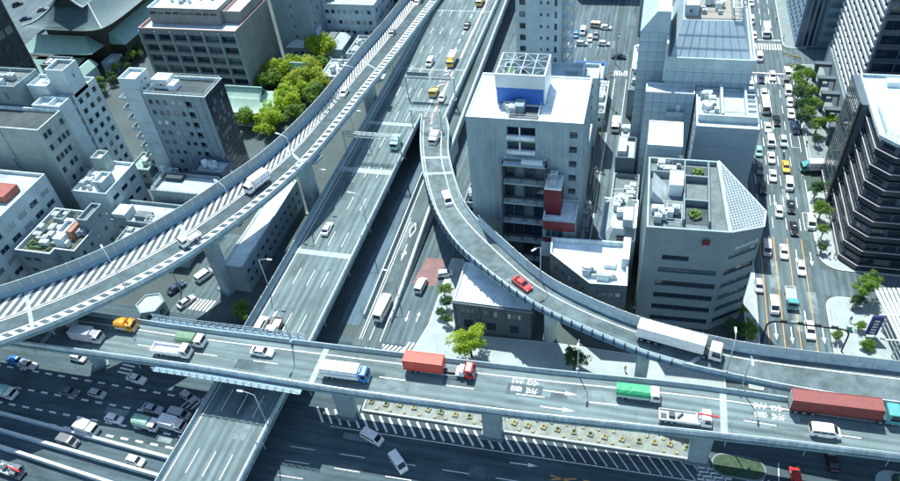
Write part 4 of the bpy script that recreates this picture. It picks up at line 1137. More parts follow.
tile_ribs(tm, -206, -189, 193, 9.0, 15.5, 21.5, 34, SLATE)
mb = MB(); curved_roof(mb, -219, -186.5, 189.5, 246, 8.0, 12.0, 6.0, 6.5, lift=.7, power=1.3); mb.build('lower_roof', COPPER, tm, True)
MB().hexa([(-187.5, 199, 7.6), (-179.6, 199, 7.6), (-179.6, 250, 7.6), (-187.5, 250, 7.6), (-187.5, 200.5, 11.5), (-186.8, 200.5, 11.5), (-186.8, 250, 11.5), (-187.5, 250, 11.5)]).build('side_roof', COPPER, tm)
add_box(tm, 'side_wall', -187, -181, 200.5, 249, 0, 7.7, TIMBER)
add_box(tm, 'hall_wall', -209, -186, 197, 236, 0, 16, TIMBER)
mb = MB(); curved_roof(mb, -216, -193, 178, 193, 5.0, 8.6, 3.5, 6.5, lift=.4, power=1.2); mb.build('porch_roof', COPPER, tm, True); add_box(tm, 'porch_wall', -213, -196, 181, 192, 0, 5.2, TIMBER)
# smaller temple buildings
b = building('long green roofed temple corridor beside the hedge', bx(-190.4, -186.4, 172.5, 189), 5.0, W_WHITE, COPPER, {0: G(2, 1, 1.2, 1.2)}, par=0, name='temple_corridor')
mb = MB(); mb.hexa([(-191.2, 171.8, 4.9), (-185.6, 171.8, 4.9), (-185.6, 189.4, 4.9), (-191.2, 189.4, 4.9), (-188.8, 171.8, 6.8), (-188, 171.8, 6.8), (-188, 189.4, 6.8), (-188.8, 189.4, 6.8)]); mb.build('pitched_roof', COPPER, b)
b = building('small grey temple office with white roof lights', bx(-201.5, -192.0, 180.5, 186.5), 9, W_GREY, R_DARK, {0: G(4, 2, 1.4, 1.3)}, name='temple_office')
for k in range(4): add_box(b, 'roof_light', -200.6 + k * 2.1, -199.4 + k * 2.1, 182, 185, 8.1, 8.9, R_WHITE)
b = building('low pale roofed hall beside the temple hedge', bx(-185.4, -181.0, 190.5, 197), 5.0, W_GREY, R_PALE, {}, name='small_building')
# beige block, left
b = building('beige office block with dark flat roof at the left edge', bx(-182, -141, 116.4, 125.6), 30, W_BEIGE, R_DARK,
             {1: lambda W, H: grid(W, H, 5, 8, 1.35, 1.7, .6, 1.0, .8, 'w'), 0: lambda W, H: [(W - 13, v, W - 12.6, v + 3.2, 'd') for v in (3, 10, 17)]}, cap=CONCP)
for k in range(3): add_box(b, 'wall_rib', -181 + k * 14, -180.75 + k * 14, 116.28, 116.4, 0, 29.4, CONCD)
add_box(b, 'roof_mark', -171, -156, 118.2, 118.5, 29.12, 29.15, KERB); add_box(b, 'roof_mark', -163, -162.7, 117, 125, 29.16, 29.19, KERB)
building(None, bx(-172, -153.6, 127, 136), 35, W_GREY, R_GREY, {0: G(3, 2, .6, 2.0, z0=26)}, root=b, part='penthouse_wall')
building(None, bx(-149.6, -141.2, 125.7, 130.2), 30.8, W_WHITE, R_WHITE, {}, root=b, part='annex_wall', par=1.2); add_box(b, 'annex_divider', -145.4, -145.0, 126.1, 129.8, 29.6, 30.8, W_WHITE)
building(None, bx(-153.4, -147.2, 130.4, 136), 33.5, W_WHITE, R_WHITE, {}, root=b, part='penthouse_wall')
clutter(b, -168, -154, 128, 134, 34.1, 4, 3)
# apartment slab 1
b = building('pale apartment tower with window grid beside the beige block', bx(-160, -142, 131.8, 141.6), 30, W_WHITE, R_PALE,
             {1: lambda W, H: grid(W, H, 3, 9, 1.5, 1.5, .5, .8, 1.0, 'd') , 0: G(5, 9, 1.5, 1.4, z0=.8, style='d')}, name='apartment_building')
for j in range(9):
    for k in range(2): add_box(b, 'window_hood', -141.98, -141.7, 132.9 + k * 3.0, 134.9 + k * 3.0, 3.35 + j * 3.13, 3.5 + j * 3.13, W_WHITE)
    balcony(b, -147.5, -142.4, 130.4, 131.8, 1.6 + j * 3.13, W_WHITE)
building(None, bx(-147.6, -142.0, 132.6, 138.2), 37, W_WHITE, R_GREY, {1: G(1, 1, .6, .9, z0=3)}, root=b, z0=29, part='stair_tower_wall')
building(None, bx(-151.0, -147.7, 133.2, 137.6), 33.0, W_WHITE, R_WHITE, {}, root=b, z0=29, part='stair_tower_wall')
add_box(b, 'stair_roof', -152.5, -147.7, 138.4, 141, 29.4, 31.0, W_WHITE)
# apartment slab 2 with the dark glass end
b = building('grey apartment block with dark glass end wall and rooftop hut', bx(-123.4, -105.2, 135.2, 144.6), 30, W_GREY, R_DARK,
             {0: lambda W, H: [r for r in grid(W, H, 8, 9, 1.25, 1.45, .5, .9, .9, 'w') if not (12.6 < (r[0] + r[2]) / 2)] + [(12.0, 1.5 + j * 3.13, 13.6, 3.3 + j * 3.13, 'd') for j in range(9)],
              1: lambda W, H: grid(W, H, 7, 18, 1.24, 1.45, .12, .2, .9, 'd')}, cap=CONCP, name='apartment_building', fmat={1: BLACK})
building(None, bx(-129.2, -124.0, 135.6, 141.2), 33.8, W_WHITE, R_WHITE, {1: G(2, 2, .6, .8, z0=29)}, root=b, part='stair_tower_wall')
for j in range(9): balcony(b, -133.0, -129.25, 137.2, 141, 1.2 + j * 3.1, W_WHITE, .95)
add_box(b, 'balcony_spine', -133.2, -129.2, 141.0, 142.0, 0, 29, W_GREY)
building(None, bx(-122.5, -117.8, 139.2, 142.6), 31.8, UNITW, UNITW, {0: G(3, 1, .7, .7, z0=.4)}, z0=29.1, root=b, par=.2, part='hut_wall')
building(None, bx(-117.6, -115.6, 138.4, 141.4), 30.8, UNITW, UNITW, {}, z0=29.1, root=b, par=.2, part='hut_wall')
for k in range(3): add_box(b, 'facade_line', -111.4 + k * 2.4, -111.3 + k * 2.4, 135.1, 135.2, .2, 29.6, CONCD)
railing(b, [(-123, 135.5), (-105.5, 135.5), (-105.5, 144.3), (-123, 144.3)], 30, .8)
# taupe institute
b = building('taupe office with deep bays of windows and salmon ledge', bx(-156, -121.6, 181, 204), 24, W_BROWN, R_PALE,
             {0: lambda W, H: grid(W, H, 6, 6, 5.1, 2.1, .4, .6, 1.2, 'd')}, cap=PINKL, depth=.9)
for k in range(7): add_box(b, 'facade_pier', -156.1 + k * 5.68, -155.5 + k * 5.68, 180.4, 181, 0, 23.2, W_GREY)
for j in range(6): add_box(b, 'spandrel', -155.6, -122, 180.62, 180.98, .25 + j * 3.7, 1.3 + j * 3.7, W_BROWN)
building(None, bx(-154, -129, 186, 203.5), 28.5, W_BROWN, R_WHITE, {0: lambda W, H: grid(W, H, 9, 1, 2.2, .7, .3, 2.6, .9, 'd')}, z0=23.2, root=b, cap=CONCP, part='upper_wall')
building(None, bx(-128.8, -122.5, 188, 203.5), 27.0, W_BROWN, R_WHITE, {}, z0=23.2, root=b, cap=PINKL, part='upper_wall')
clutter(b, -150, -132, 190, 201, 27.6, 9, 11)
b = building('tall grey side wall building behind the taupe office', bx(-121, -108, 205, 226), 24, W_GREY, R_GREY, {1: G(5, 6, 1.2, 1.3), 0: lambda W, H: grid(W, H, 2, 6, 1.2, 1.2, 6, 1, 1)})
b = building('white three storey office with rooftop plant at the top', bx(-113.5, -89.5, 216, 236), 17, W_WHITE, R_PALE, {0: G(10, 4, 1.4, 1.4), 1: G(7, 4, 1.6, 1.6)})
building(None, bx(-104, -94, 224, 234), 21, W_WHITE, R_WHITE, {0: G(3, 1, 1.6, 1.2)}, z0=16.1, root=b, part='penthouse_wall'); clutter(b, -112, -105, 219, 230, 16.1, 7, 5)
b = building('low grey hip roofed hall behind the shrine trees', bx(-117.5, -98.5, 203, 213.5), 7.5, W_GREY, R_PALE, {0: G(7, 2, 1.3, 1.2), 1: G(4, 2, 1.3, 1.3)}, par=0, name='hall')
mb = MB(); curved_roof(mb, -118.3, -97.7, 202.2, 214.3, 7.5, 9.4, 3.5, 3.5, lift=0, power=1); mb.build('sloped_roof', R_PALE, b)
add_box(b, 'roof_deck', -114.5, -101.5, 206, 210.5, 9.0, 9.6, R_GREY); building(None, bx(-113.5, -107.5, 206.2, 210.3), 12.0, W_WHITE, R_WHITE, {0: G(2, 1, .9, .9)}, z0=9.4, root=b, part='hut_wall')
for k, (x0, x1, y0, y1, z1, ww, lab) in enumerate(((-92, -80.5, 238, 262, 20, W_GREY, 'grey block with busy windows beside the far end of the ramp'), (-108, -93, 240, 270, 26, W_WHITE, 'pale far block at the top behind the white office'), (-134, -112, 232, 262, 22, W_BEIGE, 'beige far block at the top edge'), (-95, -89.6, 199, 212, 8, W_WHITE, 'small white house beside the ramp and the hip roofed hall'))):
    b = building(lab, bx(x0, x1, y0, y1), z1, ww, R_GREY, {0: G(int((x1 - x0) / 2.6), int(z1 / 3.3), 1.4, 1.5), 1: G(int((y1 - y0) / 2.8), int(z1 / 3.3), 1.5, 1.5)}); clutter(b, x0 + 1, x1 - 1, y0 + 1, y1 - 1, z1 - .9, 5, 20 + k)
# shrine roofs
def shrine(label, x0, x1, y0, y1, z):
    r = empty('shrine_hall', ((x0 + x1) / 2, (y0 + y1) / 2, 0), label=label, cat='shrine')
    mb = MB(); ix, iy = (x1 - x0) * .22, (y1 - y0) * .3; curved_roof(mb, x0, x1, y0, y1, z, z + 2.6, ix, iy, lift=.7); mb.build('copper_roof', COPPERL, r, True)
    mb = MB(); xm0, xm1, ym = x0 + ix, x1 - ix, (y0 + y1) / 2; hw = (y1 - y0) / 2 - iy; pts = [(-hw * (1 - k / 6), z + 2.5 + 2.4 * (k / 6) ** 1.3) for k in range(7)]
    for (a, za), (c, zc) in zip(pts, pts[1:]):
        mb.face([(xm0 - .6, ym + a, za), (xm1 + .6, ym + a, za), (xm1 + .6, ym + c, zc), (xm0 - .6, ym + c, zc)]); mb.face([(xm0 - .6, ym - a, za), (xm0 - .6, ym - c, zc), (xm1 + .6, ym - c, zc), (xm1 + .6, ym - a, za)])
    mb.build('gable_roof', COPPERL, r, True)
    mb = MB().bar((xm0 - .8, ym, z + 5.1), (xm1 + .8, ym, z + 5.1), .5, .6)
    for xx in (xm0 - .6, xm1 + .6):
        for (a, za), (c, zc) in zip(pts, pts[1:]):
            for s in (1, -1): mb.bar((xx, ym + s * a, za + .1), (xx, ym + s * c, zc + .1), .3, .3)
    mb.build('ridge', mat('copper_dark', (.22, .36, .33), .6, .15), r)
    for xx in (xm0 - .2, xm1 + .2): MB().face([(xx, ym - hw, z + 2.5), (xx, ym + hw, z + 2.5), (xx, ym, z + 4.8)]).build('gable_wall', TIMBER, r)
    add_box(r, 'hall_wall', x0 + 1.6, x1 - 1.6, y0 + 1.6, y1 - 1.6, 0, z + .6, TIMBER); add_box(r, 'step', x0 + 3, x1 - 3, y0 + .2, y0 + 1.6, 0, .5, CONC)
shrine('green copper shrine roof with ornate ridge in front of the trees', -128.5, -108.8, 165.5, 178.5, 5.0)
shrine('small green copper shrine roof behind the bright trees', -111, -101.5, 184, 191.5, 5.0)
b = empty('gravel_yard', (-103, 148, 0), label='grey gravel yard beside the glass ended apartment block', kind='structure'); MB().box(-104, -93.5, 141.5, 151, 0, .1).build('gravel', mat('gravel', (.33, .36, .36), .95, .35, 2.5, 14, .4), b)
# lower left cluster
b = building('white block with paired windows at the left edge', bx(-170, -140.5, 76, 111.5), 20.5, W_WHITE, R_PALE, {1: lambda W, H: grid(W, H, 8, 5, 2.7, 1.5, .6, 1.2, 2.2, 'w'), 0: G(6, 5, 2, 1.5)}, cap=CONCP)
add_box(b, 'red_roof_patch', -152, -143.4, 100.5, 105.5, 19.7, 21.6, mat('red_sheet', (.33, .10, .08), .7, .2)); clutter(b, -166, -145, 82, 98, 19.6, 9, 31)
b = building('white roofed block with stair hut beside the paired window block', bx(-137.6, -127.2, 113.4, 126.6), 14, W_WHITE, R_WHITE, {0: lambda W, H: grid(W, H, 2, 3, 1.2, 1.2, 5, 1, 1), 1: lambda W, H: grid(W, H, 3, 3, 2.4, 1.2, .8, 1, 1, 'd')})
building(None, bx(-136.5, -133.2, 122.6, 126.2), 17.6, W_BEIGE, R_WHITE, {}, z0=13.1, root=b, part='stair_hut_wall'); building(None, bx(-131.2, -128.2, 114.8, 119.2), 16.4, W_WHITE, R_WHITE, {0: G(1, 1, .8, 1.2)}, z0=13.1, root=b, part='stair_hut_wall'); clutter(b, -137, -132, 114.2, 121.5, 13.1, 6, 33, False)
b = building('grey block with cluttered roof garden above the ramp', [(-138.6, 92.2), (-128.6, 92.2), (-128.6, 94.0), (-123.2, 94.0), (-123.2, 107.6), (-138.6, 107.6)], 13, W_GREY, mat('roof_garden', (.10, .115, .09), .95, .6, .8, 5), {0: G(3, 3, 2.2, 1.2), 2: G(2, 3, 1.2, 1.2, skip=((0, 2),)), 3: G(4, 3, 1.0, 1.2)}, cap=CONCP)
building(None, bx(-126.2, -123.3, 101.2, 107.4), 16.2, W_GREY, R_GREY, {1: G(2, 1, .9, 1.0)}, z0=12.1, root=b, part='stair_hut_wall'); building(None, bx(-130.8, -128.4, 98.2, 102.8), 14.2, W_WHITE, R_PALE, {}, z0=12.1, root=b, part='hut_wall'); building(None, bx(-135.5, -132.6, 103.0, 106.6), 13.8, W_GREY, R_DARK, {}, z0=12.1, root=b, part='hut_wall')
add_box(b, 'red_tank_house', -127.6, -126.4, 98.4, 103.2, 12.1, 14.6, mat('rust_sheet', (.36, .17, .12), .7, .2)); add_box(b, 'white_hut', -129.4, -127.0, 95.4, 97.6, 12.1, 14.9, UNITW); clutter(b, -137.6, -124.4, 94.6, 106.4, 12.1, 16, 35)
for k in range(9): MB().tube((-137.6 + random.uniform(0, 8), 93.6 + random.uniform(0, 5), 12.1), (-137.6 + random.uniform(0, 8), 93.6 + random.uniform(0, 5), 12.5), .5, .2, 6).build('roof_shrub', LEAFD, b)
b = building('low flat building with pale stained roof and lattice frame', bx(-127.0, -103.5, 110.4, 118.4), 8.2, W_GREY, R_PALE, {0: G(6, 2, 1.6, 1.1)})
add_box(b, 'skylight_box', -120.8, -116.4, 112.2, 114.4, 7.3, 8.5, R_GREY); add_box(b, 'stair_hut', -126, -122.2, 111, 115, 7.3, 9.6, W_WHITE)
mb = MB(); truss(mb, (-116.4, 111.4, 8.2), (-108.8, 112.6, 8.2), .8, 2.2, 6); mb.build('lattice_frame', STEEL, b)
b = building('small grey roofed house in front of the grey apartment block', bx(-119.6, -103.4, 119.8, 127.6), 11, W_GREY, R_PALE, {0: G(5, 3, 1.2, 1.1)}); add_box(b, 'roof_box', -118.2, -113.4, 125, 127, 10.1, 11.2, R_DARK); railing(b, [(-119.3, 127.3), (-119.3, 120.1), (-103.7, 120.1)], 11, .7)
b = building('slim building with pale roof edge tucked behind the grey roofed house', bx(-112.0, -103.0, 128.4, 134.4), 11.5, W_DARK, R_PALE, {0: G(4, 3, 1.1, 1.2), 1: G(2, 3, 1.4, 1.4)}); clutter(b, -111, -104, 129, 133.6, 10.6, 3, 38)
b = building('long narrow grey building between the two expressways', bx(-89.0, -84.0, 99.5, 132), 8.4, W_GREY, R_WHITE, {1: lambda W, H: grid(W, H, 12, 2, 1.3, 1.0, .6, 1.2, 1.6, 'd')}, par=.35, cap=CONCP)
MB().box(-76.5, -75.6, 96, 170, 0, 5.2).build('retaining_wall', CONC)
tag(bpy.data.objects['retaining_wall'], 'grey retaining wall below the left side of the straight expressway', 'wall')

# ---- centre ---------------------------------------------------------------
b = building('white roofed building with balcony slot and blue rooftop billboard', bx(-34.4, -10.1, 122.2, 140), 38, W_FRONT, R_WHITE,
             {1: lambda W, H: grid(W, H, 2, 10, .9, 1.5, .4, .8, .9, 'w'), 3: G(4, 10, 1.4, 1.4), 0: lambda W, H: [(8.6, .6 + j * 3.65, 14.6, 3.3 + j * 3.65, 'd') for j in range(10)] + [(21.6, 1.4 + j * 3.65, 23.2, 3.0 + j * 3.65, 'w') for j in range(10)]}, par=.35, cap=R_WHITE, depth=1.5)
for j in range(10): add_box(b, 'balcony_wall', -25.8, -19.8, 121.5, 122.19, .5 + j * 3.65, 1.35 + j * 3.65, R_WHITE); add_box(b, 'balcony_screen', -23.2, -22.9, 121.9, 122.19, 1.36 + j * 3.65, 3.3 + j * 3.65, R_WHITE)
bb = empty('billboard', (-25.5, 129.2, 37.65), label='blank blue and white rooftop billboard on a steel lattice', cat='billboard')
X0, X1, Y0, Y1, Z0, Z1 = -28.9, -19.0, 128.4, 137.4, 37.9, 44.6
add_box(bb, 'blue_band', X0, X1, Y0, Y0 + .25, Z0, Z0 + 3.6, BLUEB); add_box(bb, 'white_band', X0, X1, Y0, Y0 + .25, Z0 + 3.6, Z1, UNITW)
add_box(bb, 'side_panel', X1, X1 + .25, Y0, Y1, Z0, Z1, UNITW); add_box(bb, 'side_panel', X0 - .25, X0, Y0, Y1, Z0 + 3.0, Z1, UNITW)
add_box(bb, 'shade_floor', X0, X1, Y0 + .3, Y1, Z0 - .1, Z0 + .3, STEELD)  # dark floor colours in the shade inside the open framework
for k in range(6): add_box(bb, 'roof_plant', X0 + .8 + (k % 3) * 3.1, X0 + 2.9 + (k % 3) * 3.1, Y0 + 1.2 + (k // 3) * 4, Y0 + 3.8 + (k // 3) * 4, Z0 + .3, Z0 + 2.4, UNITG if k % 2 else STEELD)
mb = MB(); nx_, ny_ = 4, 3; dx_, dy_ = (X1 - X0) / nx_, (Y1 - Y0 - .25) / ny_
for i in range(nx_ + 1):
    xx = X0 + dx_ * i; mb.bar((xx, Y0 + .25, Z1 - .1), (xx, Y1, Z1 - .1), .2, .2); mb.bar((xx, Y1, Z0), (xx, Y1, Z1), .16, .16)
    for j in range(ny_):
        y0 = Y0 + .25 + dy_ * j
        if i < nx_: mb.bar((xx, y0, Z1 - .12), (xx + dx_, y0 + dy_, Z1 - .12), .09, .09) if (i + j) % 2 else mb.bar((xx + dx_, y0, Z1 - .16), (xx, y0 + dy_, Z1 - .16), .09, .09)
for j in range(ny_ + 1): mb.bar((X0, Y0 + .25 + dy_ * j, Z1 - .08), (X1, Y0 + .25 + dy_ * j, Z1 - .08), .18, .18)
mb.build('lattice', LATT, bb)
add_box(b, 'notch_shade_plate', -25.4, -19.4, 122.7, 127.6, 37.66, 37.8, STEELD); railing(b, [(-25.4, 127.6), (-25.4, 122.7), (-19.4, 122.7), (-19.4, 127.6)], 37.8, 1.1, UNITW); add_box(b, 'stair_head', -24.6, -22.6, 124.6, 127.4, 37.8, 39.6, W_GREY); clutter(b, -27.5, -24, 123.4, 127, 37.65, 3, 41, False); railing(b, [(-18.4, 123.5), (-15.4, 123.5), (-15.4, 128.4), (-18.4, 128.4)], 37.7, 1.4)  # dark plate paints the shade of the roof notch; no notch is cut
# dark terraced block
b = empty('office_building', (-22, 117, 0), label='dark block with stepped planted terraces in front of the white roofed building', cat='building')
for j in range(6):
    z1, yf = 28.4 - j * 4.8, 119.4 - j * .8; zb = max(0, z1 - 4.8)
    mb = MB(); wallface(mb, b, (-26.5, yf + 1.4), (-17.4, yf + 1.4), zb, z1, grid(9.1, z1 - zb, 4, 1, 2.1, 3.4, .2, .1, .6, 'd'), .5)
    for xx in (-26.7, -17.5): add_box(b, 'fin_wall', xx, xx + .3, yf - .05, yf + 1.38, zb, z1, W_STONE)
    for p0, p1 in (((-17.4, yf + 1.4), (-17.4, 122.0)), ((-26.5, 122.0), (-26.5, yf + 1.4))): wallface(mb, b, p0, p1, zb, z1, [])
    mb.build('wall', W_STONE, b); add_box(b, 'terrace_slab', -26.7, -17.2, yf - .1, yf + 1.35, z1 - 5.1, z1 - 4.8, CONC)
    railing(b, [(-26.5, yf), (-17.4, yf)], z1 - 4.8, 1.1, STEEL, step=.7)
    for k in range(3): MB().tube((-25.5 + k * 3 + random.random(), yf + .7, z1 - 4.8), (-25.5 + k * 3, yf + .7, z1 - 4.1), .4, .15, 7).build('terrace_plant', LEAFD, b)
building(None, bx(-26.5, -17.4, 120.9, 122.1), 29.0, W_DARK, R_GREY, {}, z0=27.4, root=b, part='roof_wall', cap=CONCP)
add_box(b, 'roof_duct', -22.5, -18, 119.9, 120.6, 28.4, 29.2, UNITW); add_box(b, 'roof_slab', -26.7, -17.2, 119.3, 120.85, 28.15, 28.4, CONC)
# red box building
b = building('small building with red box tower and white terrace roof', bx(-17.2, -10.2, 114.8, 122.0), 18.5, W_GREY, R_WHITE, {0: lambda W, H: [(.6, 13.2, 4.4, 15.4, 'o')] + grid(W, H, 4, 3, 1.1, 1.4, .5, .5, 8), 1: G(3, 4, 1.2, 1.2)}, cap=CONCP)
add_box(b, 'red_tower', -17.1, -13.7, 117.2, 121.8, 17.6, 24.5, W_RED); add_box(b, 'tower_cap', -17.2, -13.6, 117.1, 121.9, 24.5, 24.9, UNITW); add_box(b, 'red_fascia', -17.1, -10.3, 114.6, 114.8, 15.5, 17.8, W_RED); add_box(b, 'red_fascia', -17.1, -10.3, 114.6, 114.8, 12.0, 13.1, W_RED)
mb = MB().hexa([(-17.4, 113.0, 9.2), (-10.0, 113.0, 9.2), (-10.0, 114.8, 9.2), (-17.4, 114.8, 9.2), (-17.4, 113.4, 10.4), (-10.0, 113.4, 10.4), (-10.0, 114.8, 12.0), (-17.4, 114.8, 12.0)]); mb.build('awning', R_PALE, b); clutter(b, -16.8, -14, 117.6, 121.4, 24.9, 2, 43, False, 1)
# white apartment tower
b = building('slender white apartment tower at the top with outside stairs', bx(-33.5, -21.4, 176, 190), 48, W_WHITE, R_WHITE, {0: lambda W, H: grid(W, H, 1, 14, 1.4, 1.6, .6, .8, 1, 'd')[:] and [(1.0, .9 + j * 3.3, 2.6, 2.5 + j * 3.3, 'd') for j in range(14)] + [(x, 1.2 + j * 3.3, x + .6, 2.1 + j * 3.3, 'd') for j in range(14) for x in (6.4, 8.2)] + [(10.2, .8 + j * 3.3, 10.9, 2.6 + j * 3.3, 'd') for j in range(14)], 3: G(5, 14, 1.3, 1.4)}, name='apartment_building')
for j in range(14):
    mb = MB().box(-21.4, -18.6, 178.2, 181.0, 3.0 + j * 3.3, 3.15 + j * 3.3); mb.bar((-21.2, 178.3, 3.1 + j * 3.3), (-18.8, 178.3, 6.3 + j * 3.3), .5, .15); mb.build('stair_flight', STEEL, b)
for xx, yy in ((-18.7, 178.3), (-18.7, 180.9), (-21.3, 178.2)): add_box(b, 'stair_post', xx - .08, xx + .08, yy - .08, yy + .08, 0, 48, STEEL)
add_box(b, 'lift_shaft', -34.6, -33.4, 178, 186, 0, 20, W_GREY); building(None, bx(-38.2, -34.7, 170, 184), 16, W_WHITE, mat('roof_lawn', (.08, .16, .07), .9, .4, 1.5), {0: G(1, 4, 1.6, 1.4, style='d')}, root=b, part='annex_wall')
b = building('pale blue roofed annex behind the billboard', bx(-24.2, -10.6, 168, 175.6), 21.5, W_WHITE, mat('blue_grey_roof', (.42, .52, .56), .85, .12, .3), {0: G(6, 6, 1.4, 1.3), 1: G(3, 6, 1.4, 1.4)}, cap=CONCP); add_box(b, 'roof_unit', -19.5, -16.4, 171, 172, 20.6, 21.6, UNITG); add_box(b, 'roof_wall', -15.0, -14.6, 168.6, 175, 20.6, 23.2, W_WHITE)
b = building('low white roofed shop beside the car park', bx(-20.5, -11.0, 196, 206), 5, W_WHITE, R_WHITE, {0: G(4, 1, 1.6, 1.6)}, cap=BLUEB); clutter(b, -19.5, -15, 197, 203, 4.1, 4, 45, False)
b = building('dark office beyond the small car park', bx(-27, -6, 262, 285), 12, W_DARK, R_GREY, {0: G(8, 3, 1.8, 1.6, style='o')})
# stone house with white roof under the ramp
b = building('low stone house with white roof and arched windows beside the ramp', bx(-33.4, -16.8, 96.8, 108.4), 9.2, W_STONE, R_WHITE, {0: lambda W, H: [(1.6 + g * 5.0 + k * 1.05, 5.4, 2.3 + g * 5.0 + k * 1.05, 7.1, 'w') for g in range(3) for k in range(3)] + [(2 + k * 5.0, 1.2, 4 + k * 5, 3.6, 'd') for k in range(3)], 3: G(4, 2, 1.1, 1.5, style='d')}, cap=R_WHITE, par=.5)
for k in range(4): add_box(b, 'pilaster', -33.45 + k * 5.35, -33.0 + k * 5.35, 96.62, 96.8, 0, 8.6, W_STONE)
add_box(b, 'cornice', -33.7, -16.5, 96.5, 96.75, 8.6, 8.9, CONCD)
# white polygon roof house
b = building('dark walled house with white many cornered roof beside the curved ramp', [(-14.6, 108.2), (-5.7, 100.7), (1.6, 101.2), (1.2, 113.9), (-15.0, 113.0)], 15, W_STONE, R_WHITE, {0: G(5, 3, .8, 1.3), 1: G(4, 3, .9, 1.3)}, cap=CONCP, par=1.2)
MB().tube((-6.6, 105.0, 13.8), (-6.6, 105.0, 16.0), 1.15, 1.15, 18).tube((-6.6, 105.0, 16.0), (-6.6, 105.0, 16.3), 1.15, .3, 18).build('water_tank', UNITW, b)
add_box(b, 'roof_hatch', -3.4, -1.0, 106.6, 108.6, 13.8, 14.8, UNITW); add_box(b, 'white_fin_wall', .0, 1.5, 107.2, 113.8, 13.8, 16.4, W_WHITE); clutter(b, -7.5, .8, 102.5, 105.2, 13.8, 5, 47, False)
# octagonal pale house and roofs along the alley
oc = [(-3.6, 115.4), (.6, 115.4), (2.4, 117.2), (2.4, 131), (-5.4, 131), (-5.4, 117.4)]
b = building('pale house with faceted slanting roof beside the alley', oc, 12.5, W_WHITE, R_PALE, {0: G(2, 3, 1.2, 1.2), 5: G(5, 3, 1.2, 1.3)}, cap=R_WHITE, par=.5)
mb = MB(); A = inset(oc, .8); B = inset(oc, 2.4)
for i in range(6): j = (i + 1) % 6; mb.face([(*A[i], 12.3), (*A[j], 12.3), (*B[j], 15.0), (*B[i], 15.0)])
mb.face([(*p, 15.0) for p in B]); mb.build('faceted_roof', R_PALE, b); add_box(b, 'roof_hut', -.6, 1.4, 118.6, 123, 14.8, 17.0, W_WHITE); clutter(b, -3, .2, 121, 128, 15.0, 6, 49, False); add_box(b, 'roof_window', -1.6, .4, 116.5, 116.9, 12.8, 14.0, GLASSD)
b = building('grey flat roofed house with open white frame beside the alley', bx(-4.0, 2.2, 132, 145), 9.0, W_GREY, R_GREY, {3: G(4, 2, 1.3, 1.2), 0: G(2, 2, 1.2, 1.2)})
mb = MB()
for k in range(4): mb.bar((-3.6, 133 + k * 1.5, 9.8), (1.6, 133.8 + k * 1.5, 9.8), .1, .1)
mb.build('white_frame', UNITW, b); clutter(b, -3.4, 1.6, 133, 143, 8.1, 4, 51, False)
b = building('tiny shed roofed house far along the alley', bx(-4.0, .6, 146, 155), 13.0, W_DARK, R_PALE, {3: G(3, 3, 1.1, 1.2)}); add_box(b, 'stair_hut', -3.6, -1.6, 147, 153, 12.1, 14.2, W_WHITE)

# ---- right centre ---------------------------------------------------------
def tiled(root, x0, x1, y, z0, z1, nx, nz, m, axis='y', t=.06):
    """cladding panels with open joints: shared panel mesh, one object each"""
    pw, ph = (x1 - x0) / nx, (z1 - z0) / nz; key = ('tile', round(pw, 2), round(ph, 2), m.name)
    if key not in PANM: PANM[key] = MB().box(-pw / 2 + .045, pw / 2 - .045, -t, 0, -ph / 2 + .045, ph / 2 - .045).mesh('facade_panel', m)
    for j in range(nz):
        for i in range(nx):
            c = (x0 + pw * (i + .5), z0 + ph * (j + .5))
            if axis == 'y': inst('facade_panel', PANM[key], root, (c[0], y, c[1]), 0)
            else: inst('facade_panel', PANM[key], root, (y, c[0], c[1]), R(90))
JNT = mat('tile_joint', (.19, .25, .28), .8, .1)
b = building('pale blue tiled slab tower with slanted shoulder at the top', bx(-1.2, 5.2, 158, 176), 40, JNT, W_BLUE, {}, par=0, name='office_tower')
tiled(b, -1.2, 5.2, 158, 0, 40, 3, 16, W_BLUE)
mb = MB().hexa([(-1.2, 158, 40), (5.2, 158, 40), (5.2, 176, 40), (-1.2, 176, 40), (2.2, 158.0, 45), (5.2, 158.0, 45), (5.2, 176, 45), (2.2, 176, 45)]); mb.build('slanted_shoulder', W_BLUE, b)
b = building('large pale blue tiled building with sloping upper storeys and roof plant', bx(5.3, 24.0, 154, 182), 35, JNT, R_PALE, {3: G(3, 8, 1.2, 1.4)}, par=0, name='office_building')
tiled(b, 5.3, 24.0, 154, 0, 35, 9, 14, W_BLUE)
mb = MB().hexa([(6.0, 155.0, 35.0), (23.4, 155.0, 35.0), (23.4, 181.5, 35.0), (6.0, 181.5, 35.0), (8.0, 160.5, 42), (20.6, 160.5, 42), (21.6, 181.5, 42), (8.0, 181.5, 42)]); mb.build('sloping_storey', W_BLUE, b)
mb = MB()
for k in range(1, 9): mb.bar((6.0 + 17.4 * k / 9, 154.98, 35.05), (8.0 + 12.6 * k / 9, 160.46, 42.05), .07, .07)
mb.bar((6.6, 156.7, 37.3), (22.5, 156.7, 37.3), .07, .07); mb.bar((7.3, 158.5, 39.6), (21.6, 158.5, 39.6), .07, .07); mb.build('panel_joint', JNT, b)
add_box(b, 'ledge_wall', 5.3, 24.2, 153.8, 154.15, 33.6, 36.1, W_WHITE); add_box(b, 'ledge_wall', 23.9, 24.3, 154, 182, 33.6, 36.1, W_WHITE); add_box(b, 'white_fin', 4.9, 5.3, 153.8, 160, 30, 39.5, W_WHITE)
add_box(b, 'roof_deck', 8.4, 20.4, 161, 181, 42.0, 42.2, mat('roof_deck_brown', (.30, .28, .24), .85, .2)); clutter(b, 10.5, 17, 162.5, 175, 42.2, 9, 53)
